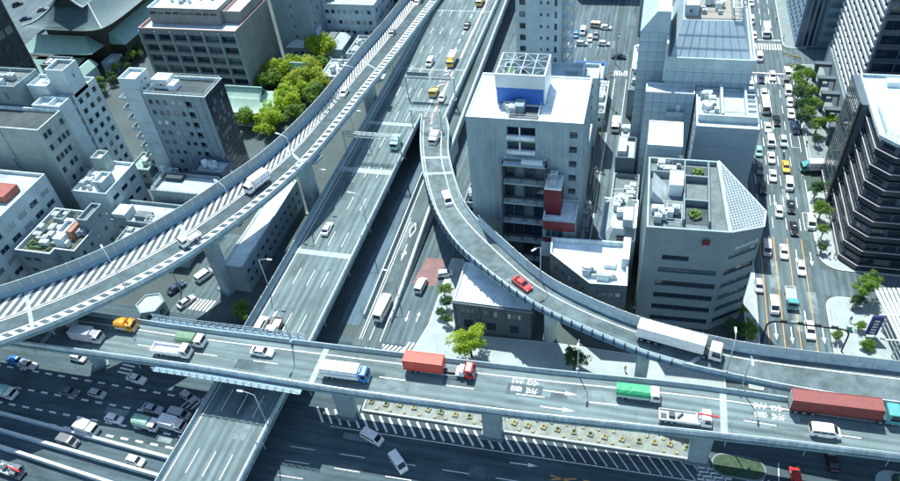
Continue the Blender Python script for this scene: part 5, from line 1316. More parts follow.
for k in range(6):
    mb = MB().bar((18.4, 161.6 + k * 2.2, 42.2), (18.4, 161.6 + k * 2.2, 44.6), .2, .2).bar((20.2, 161.6 + k * 2.2, 42.2), (20.2, 161.6 + k * 2.2, 44.6), .2, .2).bar((18.4, 161.6 + k * 2.2, 44.6), (20.2, 161.6 + k * 2.2, 44.6), .2, .2)
    if k < 5: mb.bar((18.4, 161.6 + k * 2.2, 44.6), (18.4, 163.8 + k * 2.2, 44.6), .2, .2).bar((20.2, 161.6 + k * 2.2, 44.6), (20.2, 163.8 + k * 2.2, 44.6), .2, .2)
    mb.build('roof_frame', UNITW, b)
building(None, bx(8.2, 11.2, 162, 168), 44.8, W_BLUE, R_WHITE, {0: G(2, 1, .8, .9)}, z0=42, root=b, par=.3, part='plant_room_wall')
b = building('pale blue tiled lower wing with three small balconies', bx(1.4, 12.3, 149.6, 153.8), 29.5, JNT, R_PALE, {}, par=.4, cap=W_WHITE)
tiled(b, 1.4, 12.3, 149.6, 0, 29.5, 6, 11, W_BLUE)
for j, zz in enumerate((16.2, 20.2, 24.2)): balcony(b, 6.6, 10.4, 148.2, 149.5, zz, W_BLUE); add_box(b, 'balcony_door', 8.6, 9.6, 149.3, 149.5, zz + .1, zz + 2.2, R_WHITE)
b = building('white roofed house with slate blue front and open roof bays', bx(12.6, 25.5, 137.6, 153.4), 29, mat('slate_blue', (.32, .40, .45), .6, .1, .25, streak=.3), R_PALE, {3: G(4, 7, 1.2, 1.4)}, cap=W_WHITE, par=.5)
add_box(b, 'roof_upstand', 13, 25.1, 140.2, 140.7, 28.5, 30.2, W_WHITE); add_box(b, 'roof_bay_wall', 17.6, 18.1, 140.7, 153, 28.5, 30.6, W_WHITE); add_box(b, 'roof_bay', 18.2, 22.8, 144.5, 152.8, 28.5, 28.62, W_BLUE); add_box(b, 'roof_bay_wall', 22.8, 23.2, 140.7, 153, 28.5, 30.2, W_WHITE)
for k in range(6): add_box(b, 'roof_beam', 23.2, 25.1, 141.2 + k * 2.1, 141.5 + k * 2.1, 29.7, 30.0, W_WHITE)
clutter(b, 13.2, 17.4, 141.5, 152.4, 28.5, 8, 55)
b = building('small white roofed block between slate office and blue wing', bx(2.8, 10.0, 130.2, 139.4), 28.5, mat('slate_blue_front', (.36, .43, .47), .6, .1, .25), R_WHITE, {}, par=.2, cap=R_WHITE)

# slate office block with ribbon windows
gp = [(3.9, 105.0), (18.9, 105.6), (25.2, 110.2), (25.9, 115.0), (17.2, 127.4), (3.3, 127.2)]
def ribs(W, H): 
    return [(3.6, H - 8.2, 8.6, H - 6.9, 'd'), (3.2, H - 11.6, W - .9, H - 10.2, 'k')] + [(3.0, H - 15.4 - k * 3.5, W - .6, H - 13.9 - k * 3.5, 'd') for k in range(4)]
def ribs3(W, H): return [(.4, H - 9.7 - k * 3.5, W - .4, H - 8.2 - k * 3.5, 'd') for k in range(5)]
def ribs2(W, H): return [(.9, H - 5.3, W - .4, H - 3.8, 'd')] + [(.6, H - 9.7 - k * 3.5, W - .3, H - 8.2 - k * 3.5, 'k' if k % 2 else 'd') for k in range(5)]
b = empty('office_building', (3.9, 105, 0), label='slate grey office block with ribbon windows and white lattice roof slope', cat='building')
mb = MB(); ZT, ZE = 27.5, 25.4
for i, (zt, fn) in enumerate(((ZT, ribs), (ZE, ribs2), (ZE, ribs3), (ZE, ribs3), (ZT, lambda W, H: []), (ZT, lambda W, H: grid(W, H, 7, 8, .5, .5, 1, 1, 1, 'd')))):
    p0, p1 = gp[i], gp[(i + 1) % 6]; wallface(mb, b, p0, p1, 0, zt, fn((Vector(p1) - Vector(p0)).length, zt), .3)
Z1_, Z2_ = 25.707, 25.418
mb.face([(*gp[1], ZE), (*gp[2], ZE), (*gp[2], Z1_), (*gp[1], ZT)]); mb.face([(*gp[2], ZE), (*gp[3], ZE), (*gp[3], Z2_), (*gp[2], Z1_)]); mb.face([(*gp[3], ZE), (*gp[4], ZE), (*gp[4], ZT), (*gp[3], Z2_)]); mb.build('wall', W_GBLD, b)
fl_ = [gp[0], gp[1], gp[4], gp[5]]; fi = inset(fl_, .4); mb = MB()
for i in range(4):
    j = (i + 1) % 4; mb.face([(*fl_[i], ZT), (*fl_[j], ZT), (*fi[j], ZT), (*fi[i], ZT)]); mb.face([(*fi[i], ZT), (*fi[j], ZT), (*fi[j], ZT - 1), (*fi[i], ZT - 1)])
mb.build('parapet', CONC, b); MB().face([(*q, ZT - 1) for q in fi]).build('roof', R_GREY, b)
T1, T2, E1, E2 = Vector((*gp[1], ZT)), Vector((*gp[4], ZT)), Vector((*gp[2], Z1_)), Vector((*gp[3], Z2_))
MB().face([T1, E1, E2]).face([T1, E2, T2]).build('roof_slope', mat('slope_pane', (.22, .27, .29), .6, .12), b)
add_box(b, 'roof_sign', 14.2, 15.6, 104.85, 105.0, 24.4, 25.6, W_RED)
lt = MB(); up_ = Vector((0, 0, .06)); nrm = (E1 - T1).cross(E2 - T1).normalized()
def slope_pt(x, y): return Vector((x, y, T1.z - ((x - T1.x) * nrm.x + (y - T1.y) * nrm.y) / nrm.z)) + up_
poly_s = [gp[1], gp[2], gp[3], gp[4]]
def clip_line(o, d):
    ts = []
    for i in range(4):
        a_, c_ = Vector(poly_s[i]), Vector(poly_s[(i + 1) % 4]); e = c_ - a_; den = d.x * e.y - d.y * e.x
        if abs(den) > 1e-6:
            w_ = a_ - o; t_ = (w_.x * e.y - w_.y * e.x) / den; s_ = (w_.x * d.y - w_.y * d.x) / den
            if -1e-6 <= s_ <= 1 + 1e-6: ts.append(t_)
    return (min(ts), max(ts)) if len(ts) >= 2 else None
for ang_ in (R(40), R(100)):
    d_ = Vector((math.cos(ang_), math.sin(ang_))); n_ = Vector((-d_.y, d_.x))
    for k in range(-38, 39):
        o_ = Vector((21, 114)) + n_ * (k * .62); c_ = clip_line(o_, d_)
        if c_ and c_[1] - c_[0] > .3:
            q0, q1 = o_ + d_ * c_[0], o_ + d_ * c_[1]; lt.bar(slope_pt(q0.x, q0.y), slope_pt(q1.x, q1.y), .12, .08)
for a_, c_ in ((T1, E1), (E1, E2), (E2, T2), (T2, T1)): lt.bar(a_ + up_, c_ + up_, .35, .2)
lt.build('slope_lattice', mat('slope_bar', (.42, .47, .48), .6, .1), b)
for x0, x1, y0, y1, m in ((10.8, 15.0, 108.0, 113.4, R_DARK), (10.6, 15.2, 121.4, 126, R_DARK)): add_box(b, 'light_well', x0, x1, y0, y1, 26.5, 26.56, m)
for x0, x1, y0, y1 in ((10.4, 10.7, 107.6, 126.4), (15.0, 15.3, 107.6, 126.4), (10.7, 15.0, 113.4, 113.8), (10.7, 15.0, 121.0, 121.4), (3.9, 10.4, 121.8, 122.1)): add_box(b, 'roof_wall', x0, x1, y0, y1, 26.5, 28.0, W_GBLD)
mb = MB().hexa([(4.3, 113.5, 26.5), (7.2, 113.5, 26.5), (7.2, 119.5, 26.5), (4.3, 119.5, 26.5), (4.3, 113.5, 26.55), (4.4, 113.5, 29.5), (4.4, 119.5, 29.5), (4.3, 119.5, 26.55)]); mb.build('slanted_vent', R_PALE, b)
add_box(b, 'plant_room', 7.6, 10.2, 116.0, 120.6, 26.5, 29.4, UNITW); clutter(b, 4.6, 9.8, 106.6, 112.4, 26.5, 4, 57, False, 4); clutter(b, 4.4, 10, 122.6, 126.4, 26.5, 5, 58, False); railing(b, [(7.4, 107.4), (10.2, 107.4), (10.2, 112.6), (7.4, 112.6)], 26.5, 1.5, UNITW, True)
for px, py in ((12.6, 110.4), (13.2, 123.6)):
    mb = MB()
    for k in range(60):
        a, e_, r_ = random.uniform(0, 6.28), random.uniform(.1, 1.4), random.uniform(.8, 1.3); c = Vector((px + r_ * math.cos(a) * math.cos(e_), py + r_ * math.sin(a) * math.cos(e_), 26.7 + r_ * math.sin(e_)))
        mb.tube(c, c + Vector((random.uniform(-.3, .3), random.uniform(-.3, .3), .25)), .28, .05, 5)
    mb.build('roof_shrub', mat('leaf_fresh', (.13, .24, .05), .7, .3, 2), b)
for k in range(9): add_box(b, 'sign_letter', 0, 0.32, 0, .1, 0, .5, UNITW) if False else None
sg2 = Vector((25.2, 110.2)) - Vector((18.9, 105.6)); sg2n = sg2.normalized()
for k in range(10):
    q = Vector((18.9, 105.6)) + sg2n * (2.2 + k * .52); n = Vector((sg2n.y, -sg2n.x)) * .06
    MB().bar((q.x + n.x, q.y + n.y, 22.4), (q.x + n.x, q.y + n.y, 22.4 + (.45 if k % 3 else .6)), .26, .08).build('sign_letter', UNITW, b)

# ---- right side -----------------------------------------------------------
STRIPE = mat('white_band', (.55, .56, .56), .5, .08)
b = building('tall tower with white striped side at the upper right', bx(54.8, 92, 180, 219), 92, W_DARK, R_GREY, {0: lambda W, H: grid(W, H, 7, 22, 4.9, 2.4, .5, 8, 1.0, 'd')}, name='office_tower')
wm = MB()
for j in range(42):
    z = 8.0 + j * 2.0
    add_box(b, 'facade_band', 54.25, 54.8, 180.4, 218.8, z, z + .62, STRIPE)
    for k in range(10):
        if j % 2 == 0: add_box(b, 'facade_fin', 54.35, 54.8, 182 + k * 3.8, 182.25 + k * 3.8, z + .63, z + 2.0, W_DARK) if j < 20 else None
for j in range(22): add_box(b, 'floor_band', 54.9, 92, 179.7, 180, 8.2 + j * 3.77, 8.9 + j * 3.77, W_STONE)
add_box(b, 'podium', 53.8, 54.75, 180, 219, 0, 7.4, CONCD)
rg = random.Random(5)
for k in range(9): add_box(b, 'open_shutter', 54.1, 54.24, rg.uniform(184, 214), 0, 0, 0, UNITW) if False else None
# dark banded tower on the corner
b = empty('office_tower', (52, 140, 0), label='dark corner tower with pale edged floor bands and chamfered corner', cat='building')
EDGE = mat('band_edge_pale', (.60, .50, .54), .4, .06)
DBAND = mat('dark_band', (.028, .045, .055), .25, .1, spec=.6)
for j in range(8):
    z = .0 + j * 3.5; sb = .25 + j * .92; x0 = 46.9 + .22 * j
    pl_ = [(x0 + 3.2, 128.0 + sb), (90, 128.0 + sb), (90, 163.4), (x0, 163.4), (x0, 131.2 + sb)]
    core = inset(pl_, .55); mb = MB(); n_ = 5
    for i in range(n_):
        p0, p1 = core[i], core[(i + 1) % n_]; W = (Vector(p1) - Vector(p0)).length
        if i in (0, 3, 4): 
            wallface(mb, b, p0, p1, z + 1.5, z + 3.5, grid(W, 2.0, max(1, int(W / 3.0)), 1, 2.7, 1.75, .1, .1, .1, 'd'), .1)
        else: wallface(mb, b, p0, p1, z + 1.5, z + 3.5, [])
    mb.build('window_strip', W_STONE, b)
    MB().prism(pl_, z, z + 1.5, bottom=True).build('floor_band', DBAND, b)
    ed = MB()
    for a_, c_ in ((4, 0), (0, 1), (3, 4)): ed.bar((*pl_[a_], z + 1.56), (*pl_[c_], z + 1.55), .16, .14)
    ed.build('band_edge', EDGE, b)
top = [(51.6, 135.6), (90, 135.6), (90, 163.4), (48.5, 163.4), (48.5, 138.8)]
building(None, top, 28.8, CONCP, mat('roof_pale_blue', (.45, .58, .64), .8, .15, .3), {}, z0=28.0, root=b, par=.7, part='roof_wall')
railing(b, [(50.0, 150), (50.0, 140), (52.6, 137.2), (66, 137.2)], 28.1, 1.3, STEELD); add_box(b, 'roof_cabin', 55.5, 66, 152, 157, 28.1, 30.8, UNITW); clutter(b, 54, 70, 141, 150, 28.1, 6, 61); add_box(b, 'roof_duct', 53.4, 64, 159, 161, 28.1, 29.4, UNITW)
add_box(b, 'glazed_wing', 47.0, 49.0, 150.6, 163.3, 0, 28.4, W_DARK)
for k in range(8):
    for j in range(12): inst('glass_panel', window_mesh(1.46, 2.15, 'k'), b, (46.93, 151.6 + k * 1.55, 1.5 + j * 2.3), R(-90))
add_box(b, 'corner_post', 46.5, 46.95, 149.9, 150.5, 0, 28.9, BLACK)
b = building('blue grey tower with wavy stepped balconies at the top right', bx(46.8, 62, 230, 262), 56, mat('blue_grey', (.20, .28, .36), .6, .12, .25, streak=.3), R_GREY, {0: lambda W, H: [(.8 + k * 1.5, .5, 1.7 + k * 1.5, H - 2, 'd') for k in range(4)], 3: G(10, 16, 1.6, 1.6, style='d')}, name='office_tower')
for j in range(16):
    o_ = .5 * (j % 2); MB().hexa([(53.5 + o_, 228.8, 3 + j * 3.2), (61.8, 228.8, 2.6 + j * 3.2), (61.8, 230, 2.6 + j * 3.2), (53.5 + o_, 230, 3 + j * 3.2), (53.5 + o_, 228.8, 4.3 + j * 3.2), (61.8, 228.8, 3.9 + j * 3.2), (61.8, 230, 3.9 + j * 3.2), (53.5 + o_, 230, 4.3 + j * 3.2)]).build('balcony', W_GREY, b)
b = building('pale low shop by the far pavement', bx(47, 52, 264, 290), 8, W_WHITE, R_WHITE, {3: G(5, 2, 1.6, 1.6)})
# white slatted canopy with the dark glass tower
b = building('dark glass tower at the right edge behind the slatted canopy', bx(58.2, 96, 99, 121.5), 52, W_DARK, R_GREY, {3: lambda W, H: grid(W, H, 13, 22, 1.5, 2.0, .3, 6, .6, 'k'), 0: G(10, 20, 2.8, 1.9, style='d')}, name='office_tower')
c = empty('slatted_canopy', (54, 108, 0), label='white slatted canopy roof at the right edge above the corner', cat='canopy')
for k in range(9):
    x0, x1 = 50.9 + k * .82, 53.3 + k * .62
    MB().hexa([(x0, 118.2, 4.9 + k * .12), (x0 + .52, 118.2, 4.9 + k * .12), (x1 + .5, 103.6, 4.9 + k * .12), (x1, 103.6, 4.9 + k * .12), (x0, 118.2, 5.2 + k * .12), (x0 + .52, 118.2, 5.2 + k * .12), (x1 + .5, 103.6, 5.2 + k * .12), (x1, 103.6, 5.2 + k * .12)]).build('slat', R_WHITE, c)
for y_ in (104.5, 111, 117.4): MB().bar((50.9, y_, 4.7), (58.1, y_, 5.7), .25, .3).build('beam', STEEL, c)
for x_, y_ in ((51.8, 117.4), (53.4, 104.5), (52.6, 111)): MB().tube((x_, y_, 0.1), (x_, y_, 4.7), .16, .16, 8).build('post', STEEL, c)

kx, ky = -104.3, 89.6; hx = [(kx + 3.4 * math.cos(R(60 * i + 20)), ky + 3.4 * math.sin(R(60 * i + 20))) for i in range(6)]
b = building('small six sided kiosk beneath the hatched ramp', hx, 3.4, W_GREY, R_PALE, {i: G(2, 1, 1.1, 1.4, style='d') for i in range(6)}, par=.3, name='kiosk')

rg = random.Random(77)
def small_house(lab, x0, x1, y0, y1, z1, wall, roof, seed, n=4):
    b = building(lab, bx(x0, x1, y0, y1), z1, wall, roof, {0: G(max(1, int((x1 - x0) / 2.4)), max(1, int(z1 / 3.2)), 1.3, 1.3), 1: G(max(1, int((y1 - y0) / 2.6)), max(1, int(z1 / 3.2)), 1.2, 1.3), 3: G(max(1, int((y1 - y0) / 2.6)), max(1, int(z1 / 3.2)), 1.2, 1.3)}, name='house', par=.6)
    clutter(b, x0 + .6, x1 - .6, y0 + .6, y1 - .6, z1 - .6, n, seed, (x1 - x0) > 4); return b
small_house('narrow pale house wedged between alley and blue slab tower', -3.4, -1.4, 156.5, 168, 8, W_WHITE, R_PALE, 81, 3)
small_house('low grey house along the alley behind the blue slab tower', -3.2, 3.5, 184, 196, 9, W_GREY, R_GREY, 82, 6)
small_house('low white roofed house farther along the alley', -3.0, 4.5, 197.5, 214, 7, W_WHITE, R_WHITE, 83, 6)
small_house('dim block at the far end of the alley', -2.6, 6, 234, 258, 14, W_GREY, R_GREY, 84, 5)
small_house('narrow white shop strip between alley and pale blue roof', -12.0, -9.0, 177.5, 195, 5, W_WHITE, R_PALE, 85, 6)
small_house('narrow grey strip beside the white roofed building and alley', -10.0, -8.7, 124, 139, 4, W_GREY, R_PALE, 86, 3)
small_house('grey two storey house beyond the white roofed building', -33, -25.5, 148, 160, 12, W_GREY, R_GREY, 87, 6)
small_house('white two storey house beyond the white roofed building', -24.6, -10.8, 146, 158, 14, W_WHITE, R_PALE, 88, 8)
small_house('dark roofed house left of the white roofed building', -39.2, -35.2, 131, 150, 7, W_GREY, R_DARK, 89, 5)
small_house('pale shed under the bend of the curved ramp', -33.0, -27.5, 110.0, 116.5, 6, W_WHITE, R_PALE, 90, 2)
# dense low houses at left
small_house('low tiled house between the two apartment towers', -139, -131, 144, 152, 6, W_WHITE, SLATE, 91, 2)
small_house('green roofed house between the two apartment towers', -138.5, -131.5, 134.5, 142.5, 5, W_GREY, COPPER, 92, 2)
small_house('small white house in the gap by the grey apartment block', -126, -121, 128.6, 134.2, 7, W_WHITE, R_WHITE, 93, 3)
small_house('grey house below the white roofed block', -121.8, -112, 104.0, 109.8, 7, W_GREY, R_PALE, 94, 5)
small_house('flat roofed garage beside the hatched ramp', -111, -103.8, 104.5, 109.8, 5, W_GREY, R_GREY, 95, 3)
small_house('pale hall beyond the shrine at the ramp', -99.5, -93, 186, 197, 7, W_WHITE, R_PALE, 96, 4)
# ------------------------------------------------------------------ vehicles (local frame: +x forward, origin on the road)
def paint(name, c, rough=.28):
    return mat('paint_' + name, c, rough, .16, .9, 5, spec=.6, streak=.35)
PT = {'white': paint('white', (.80, .81, .80)), 'silver': paint('silver', (.45, .48, .50)), 'grey': paint('grey', (.16, .18, .20)), 'black': paint('black', (.015, .017, .022)),
      'navy': paint('navy', (.02, .04, .09)), 'red': paint('red', (.60, .03, .03)), 'yellow': paint('yellow', (.70, .50, .06)), 'teal': paint('teal', (.10, .36, .36)), 'blue': paint('blue', (.04, .22, .60)),
      'orange': paint('orange', (.75, .32, .03)), 'maroon': paint('maroon', (.21, .045, .042), .6), 'green': paint('green', (.03, .35, .16), .6), 'palegreen': paint('palegreen', (.28, .50, .38), .6),
      'containerred': paint('containerred', (.62, .09, .06), .5), 'mint': paint('mint', (.30, .55, .50)), 'beige': paint('beige', (.62, .56, .38)), 'darkgreen': paint('darkgreen', (.12, .24, .15), .7)}
VM = {}
def vmesh(key, mb, mats, smooth=False):
    if key not in VM: VM[key] = (mb() if callable(mb) else mb).mesh(key[0], mats, smooth)
    return VM[key]
def shell(prof, w, ch=.09, sc=.96, zc=None):
    """side profile (x,z) drawn out across the width with softened flanks"""
    mb = MB(); n = len(prof); cx = sum(p[0] for p in prof) / n; cz = sum(p[1] for p in prof) / n if zc is None else zc
    def ring(y, s): return [(cx + (p[0] - cx) * s, y, cz + (p[1] - cz) * s) for p in prof]
    rs = [ring(-w, sc - .03), ring(-w + ch * .3, sc), ring(-w + ch, 1), ring(w - ch, 1), ring(w - ch * .3, sc), ring(w, sc - .03)]
    for A, B in zip(rs, rs[1:]):
        for i in range(n): j = (i + 1) % n; mb.face([A[i], A[j], B[j], B[i]])
    mb.face(rs[0][::-1]); mb.face(rs[-1]); return mb
def wheel_mesh(r, wd):
    key = ('wheel', r, wd)
    if key not in VM:
        mb = MB().tube((0, -wd / 2, 0), (0, wd / 2, 0), r, r, 16, 0); mb.tube((0, -wd / 2 - .012, 0), (0, wd / 2 + .012, 0), r * .6, r * .6, 10, 1)
        VM[key] = mb.mesh('wheel', [RUBBER, RIM])
    return VM[key]
def quad_on(mb, a, b, c, d, m, o):
    """pane inset on a flat face, lifted by o"""
    a, b, c, d = map(Vector, (a, b, c, d)); n = (b - a).cross(d - a).normalized() * o; ce = (a + b + c + d) / 4
    mb.face([p.lerp(ce, m) + n for p in (a, b, c, d)])
CARS = {  # length, half width, profile of lower body, cabin base x0,x1, roof x0,x1, belt z, roof z
    'sedan': (4.7, .86, [(-2.33, .3), (-2.35, .72), (-2.2, .93), (-1.55, .97), (.95, .94), (1.9, .82), (2.28, .64), (2.35, .32), (1.9, .2), (-1.9, .2)], (-1.85, 1.1), (-1.0, .25), .95, 1.44),
    'hatch': (3.95, .83, [(-1.95, .3), (-1.97, .8), (-1.86, .98), (-1.2, 1.0), (.8, .96), (1.5, .85), (1.9, .66), (1.96, .32), (1.6, .2), (-1.6, .2)], (-1.9, 1.1), (-1.5, .35), .97, 1.52),
    'suv': (4.6, .9, [(-2.28, .35), (-2.3, .95), (-2.15, 1.1), (-1.5, 1.12), (.9, 1.08), (1.8, .98), (2.2, .76), (2.3, .38), (1.9, .26), (-1.9, .26)], (-2.2, 1.15), (-1.8, .35), 1.08, 1.74)}
VANS = {'van': (4.6, .86, [(-2.28, .3), (-2.3, 1.05), (-2.16, 1.82), (-1.9, 1.93), (.75, 1.95), (1.1, 1.86), (1.85, 1.16), (2.2, 1.02), (2.3, .75), (2.3, .3), (1.9, .2), (-1.9, .2)], (.0, 1.16, 1.78)),
        'kei': (3.4, .74, [(-1.68, .3), (-1.7, 1.0), (-1.6, 1.75), (-1.4, 1.86), (.9, 1.88), (1.15, 1.8), (1.55, 1.1), (1.68, .95), (1.7, .3), (1.4, .2), (-1.4, .2)], (.0, 1.12, 1.72)),
        'bus': (7.0, 1.02, [(-3.48, .35), (-3.5, 1.2), (-3.42, 2.5), (-3.2, 2.62), (3.0, 2.62), (3.28, 2.5), (3.48, 1.2), (3.5, .35), (3.1, .25), (-3.1, .25)], (.0, 1.35, 2.35))}
def lights(r, xf, xb, w, zf, zb, key):
    hl = vmesh(('headlight', key), MB().box(-.05, .05, -.17, .17, -.08, .08), HEADL); tl = vmesh(('tail_light', key), MB().box(-.04, .04, -.14, .14, -.1, .1), TAILL)
    for s in (-1, 1):
        inst('headlight', hl, r, (xf, s * (w - .25), zf), world=False); inst('tail_light', tl, r, (xb, s * (w - .22), zb), world=False)
def car_parts(r, kind, col):
    L, w, prof, cb, ct, zb, zr = CARS[kind]; p = PT[col]; wt = w * .76; wb = w * .93
    inst('body', vmesh(('body', kind, col), lambda: shell(prof, w), p), r, (0, 0, 0), world=False)
    def cabin():
        mb = MB(); q = []
        for t, e in ((0, 0), (.86, .0), (1, .12)):
            x0, x1, ww, z = lerp(cb[0], ct[0], t) + e, lerp(cb[1], ct[1], t) - e, lerp(wb, wt, t) - e * .6, lerp(zb, zr, t)
            q.append([(x0, -ww, z), (x1, -ww, z), (x1, ww, z), (x0, ww, z)])
        for A, B in zip(q, q[1:]):
            for i in range(4): j = (i + 1) % 4; mb.face([A[i], A[j], B[j], B[i]])
        mb.face(q[-1]); return mb
    inst('cabin', vmesh(('cabin', kind, col), cabin, p), r, (0, 0, 0), world=False)
    def corner(xs, s, t):
        i = 0 if xs < 0 else 1; return Vector((lerp(cb[i], ct[i], t), s * lerp(wb, wt, t), lerp(zb, zr, t)))
    def ws(x):
        mb = MB(); a, b, c, d = corner(x, -1, .06), corner(x, 1, .06), corner(x, 1, .84), corner(x, -1, .84)
        if x < 0: a, b, c, d = b, a, d, c
        quad_on(mb, a, b, c, d, .07, .02); return mb
    inst('windshield', vmesh(('windshield', kind), lambda: ws(1), CARGL), r, (0, 0, 0), world=False); inst('rear_window', vmesh(('rear_window', kind), lambda: ws(-1), CARGL), r, (0, 0, 0), world=False)
    def sw(s):
        mb = MB(); A0, A1, B1, B0 = corner(-1, s, .12), corner(1, s, .12), corner(1, s, .82), corner(-1, s, .82)
        for t0, t1 in ((.1, .5), (.54, .92)):
            q = [A0.lerp(A1, t0), A0.lerp(A1, t1), B0.lerp(B1, t1), B0.lerp(B1, t0)]
            if s > 0: q = [q[1], q[0], q[3], q[2]]
            quad_on(mb, *q, .03, .02)
        return mb
    for s in (-1, 1): inst('side_window', vmesh(('side_window', kind, s), lambda: sw(s), CARGL), r, (0, 0, 0), world=False)
    for x in (-L * .29, L * .31):
        for s in (-1, 1): inst('wheel', wheel_mesh(.32, .22), r, (x, s * (w - .1), .32), world=False)
    lights(r, L / 2 - .14, -L / 2 + .08, w, .68, .78, kind)
def van_parts(r, kind, col):
    L, w, prof, (x0, z0, z1) = VANS[kind]; p = PT[col]; h = L / 2
    inst('body', vmesh(('body', kind, col), lambda: shell(prof, w, .1, .985), p), r, (0, 0, 0), world=False)
    fr = sorted([q for q in prof if q[0] > 0 and q[1] > .9], key=lambda q: -q[1]); lo_, hi_ = (fr[2], fr[1]) if kind != 'bus' else (fr[2], fr[1])
    def ws():
        mb = MB(); quad_on(mb, (lo_[0], -w + .1, lo_[1]), (lo_[0], w - .1, lo_[1]), (hi_[0], w - .1, hi_[1]), (hi_[0], -w + .1, hi_[1]), .06, .03); return mb
    inst('windshield', vmesh(('windshield', kind), ws, CARGL), r, (0, 0, 0), world=False)
    def rw():
        mb = MB(); b0, b1 = prof[1], prof[2]; quad_on(mb, (b0[0], w - .12, b0[1] + .05), (b0[0], -w + .12, b0[1] + .05), (b1[0], -w + .12, b1[1]), (b1[0], w - .12, b1[1]), .07, .03); return mb
    inst('rear_window', vmesh(('rear_window', kind), rw, CARGL), r, (0, 0, 0), world=False)
    def sw(s):
        mb = MB(); n = 3 if kind != 'bus' else 6; xa, xb = -h + .3, (h - .95 if kind != 'bus' else h - .4)
        for k in range(n):
            a, b = lerp(xa, xb, k / n) + .04, lerp(xa, xb, (k + 1) / n) - .04; y = s * (w + .012)
            mb.face([(a, y, z0), (b, y, z0), (b - (.25 if k == n - 1 and kind != 'bus' else 0), y, z1 - .12), (a, y, z1 - .12)])
        return mb
    for s in (-1, 1): inst('side_window', vmesh(('side_window', kind, s), lambda: sw(s), CARGL), r, (0, 0, 0), world=False)
    for x in (-L * .3, L * .32):
        for s in (-1, 1): inst('wheel', wheel_mesh(.32 if kind != 'bus' else .45, .24), r, (x, s * (w - .12), .32 if kind != 'bus' else .45), world=False)
    lights(r, h - .02, -h + .02, w, .72, .85, kind)
def cab_parts(r, xr, L, w, h, col, key):
    """truck cab from xr (rear) forward by L"""
    x1 = xr + L; prof = [(xr, .55), (xr, h - .12), (xr + .15, h), (x1 - .55, h), (x1 - .28, h - .12), (x1 - .06, 1.35), (x1, 1.15), (x1, .5), (x1 - .2, .42), (xr, .45)]
    cabo = inst('cab', vmesh(('cab', key, col), lambda: shell(prof, w, .1, .985), PT[col]), r, (0, 0, 0), world=False)
    def ws():
        mb = MB(); quad_on(mb, (x1 - .06, -w + .08, 1.38), (x1 - .06, w - .08, 1.38), (x1 - .28, w - .1, h - .14), (x1 - .28, -w + .1, h - .14), .06, .03); return mb
    inst('windshield', vmesh(('windshield', key), ws, CARGL), cabo, (0, 0, 0), world=False)
    def sw(s):
        mb = MB(); y = s * (w + .012); mb.face([(xr + .5, y, 1.3), (x1 - .2, y, 1.3), (x1 - .42, y, h - .25), (xr + .5, y, h - .25)]); return mb
    for s in (-1, 1): inst('side_window', vmesh(('side_window', key, s), lambda: sw(s), CARGL), cabo, (0, 0, 0), world=False)
    lights(r, x1, None or xr - 99 if False else x1 - 1e-3, w, .75, .75, key) if False else None
    hl = vmesh(('headlight', 'tr'), MB().box(-.05, .05, -.17, .17, -.1, .1), HEADL)
    for s in (-1, 1):
        inst('headlight', hl, cabo, (x1 - .01, s * (w - .28), .72), world=False)
        inst('mirror', vmesh(('mirror', 'tr'), MB().box(-.05, .05, -.1, .1, -.2, .2), BLACK), cabo, (x1 - .15, s * (w + .16), 1.75), world=False)
    inst('bumper', vmesh(('bumper', key), MB().box(x1 - .08, x1 + .06, -w + .02, w - .02, .38, .62), UNITG), cabo, (0, 0, 0), world=False)
def wheels(r, xs, w, rad=.46, wd=.5):
    for x in xs:
        for s in (-1, 1): inst('wheel', wheel_mesh(rad, wd), r, (x, s * (w - wd / 2 - .02), rad), world=False)
def corrugated(x0, x1, w, z0, z1, mb=None, step=.28, dep=.05):
    mb = mb or MB(); n = int((x1 - x0) / step)
    for s in (-1, 1):
        prev = None
        for k in range(n * 2 + 1):
            x = lerp(x0, x1, k / (n * 2)); y = s * (w - (dep if (k // 1) % 2 else 0))
            if prev: mb.face([(prev[0], prev[1], z0), (x, y, z0), (x, y, z1), (prev[0], prev[1], z1)])
            prev = (x, y)
    prev = None
    for k in range(n * 2 + 1):
        x = lerp(x0, x1, k / (n * 2)); z = z1 - (.03 if k % 2 else 0)
        if prev: mb.face([(prev[0], -w, prev[1]), (x, -w, z), (x, w, z), (prev[0], w, prev[1])])
        prev = (x, z)
    for x, t in ((x0, -1), (x1, 1)): mb.face([(x, -w, z0), (x, w, z0), (x, w, z1), (x, -w, z1)])
    mb.face([(x0, -w, z0), (x1, -w, z0), (x1, w, z0), (x0, w, z0)])
    for s in (-1, 1):
        mb.bar((x0, s * w, z1), (x1, s * w, z1), .1, .1); mb.bar((x0, s * w, z0), (x1, s * w, z0), .12, .14)
        for x in (x0, x1): mb.bar((x, s * w, z0), (x, s * w, z1), .12, .12)
    return mb
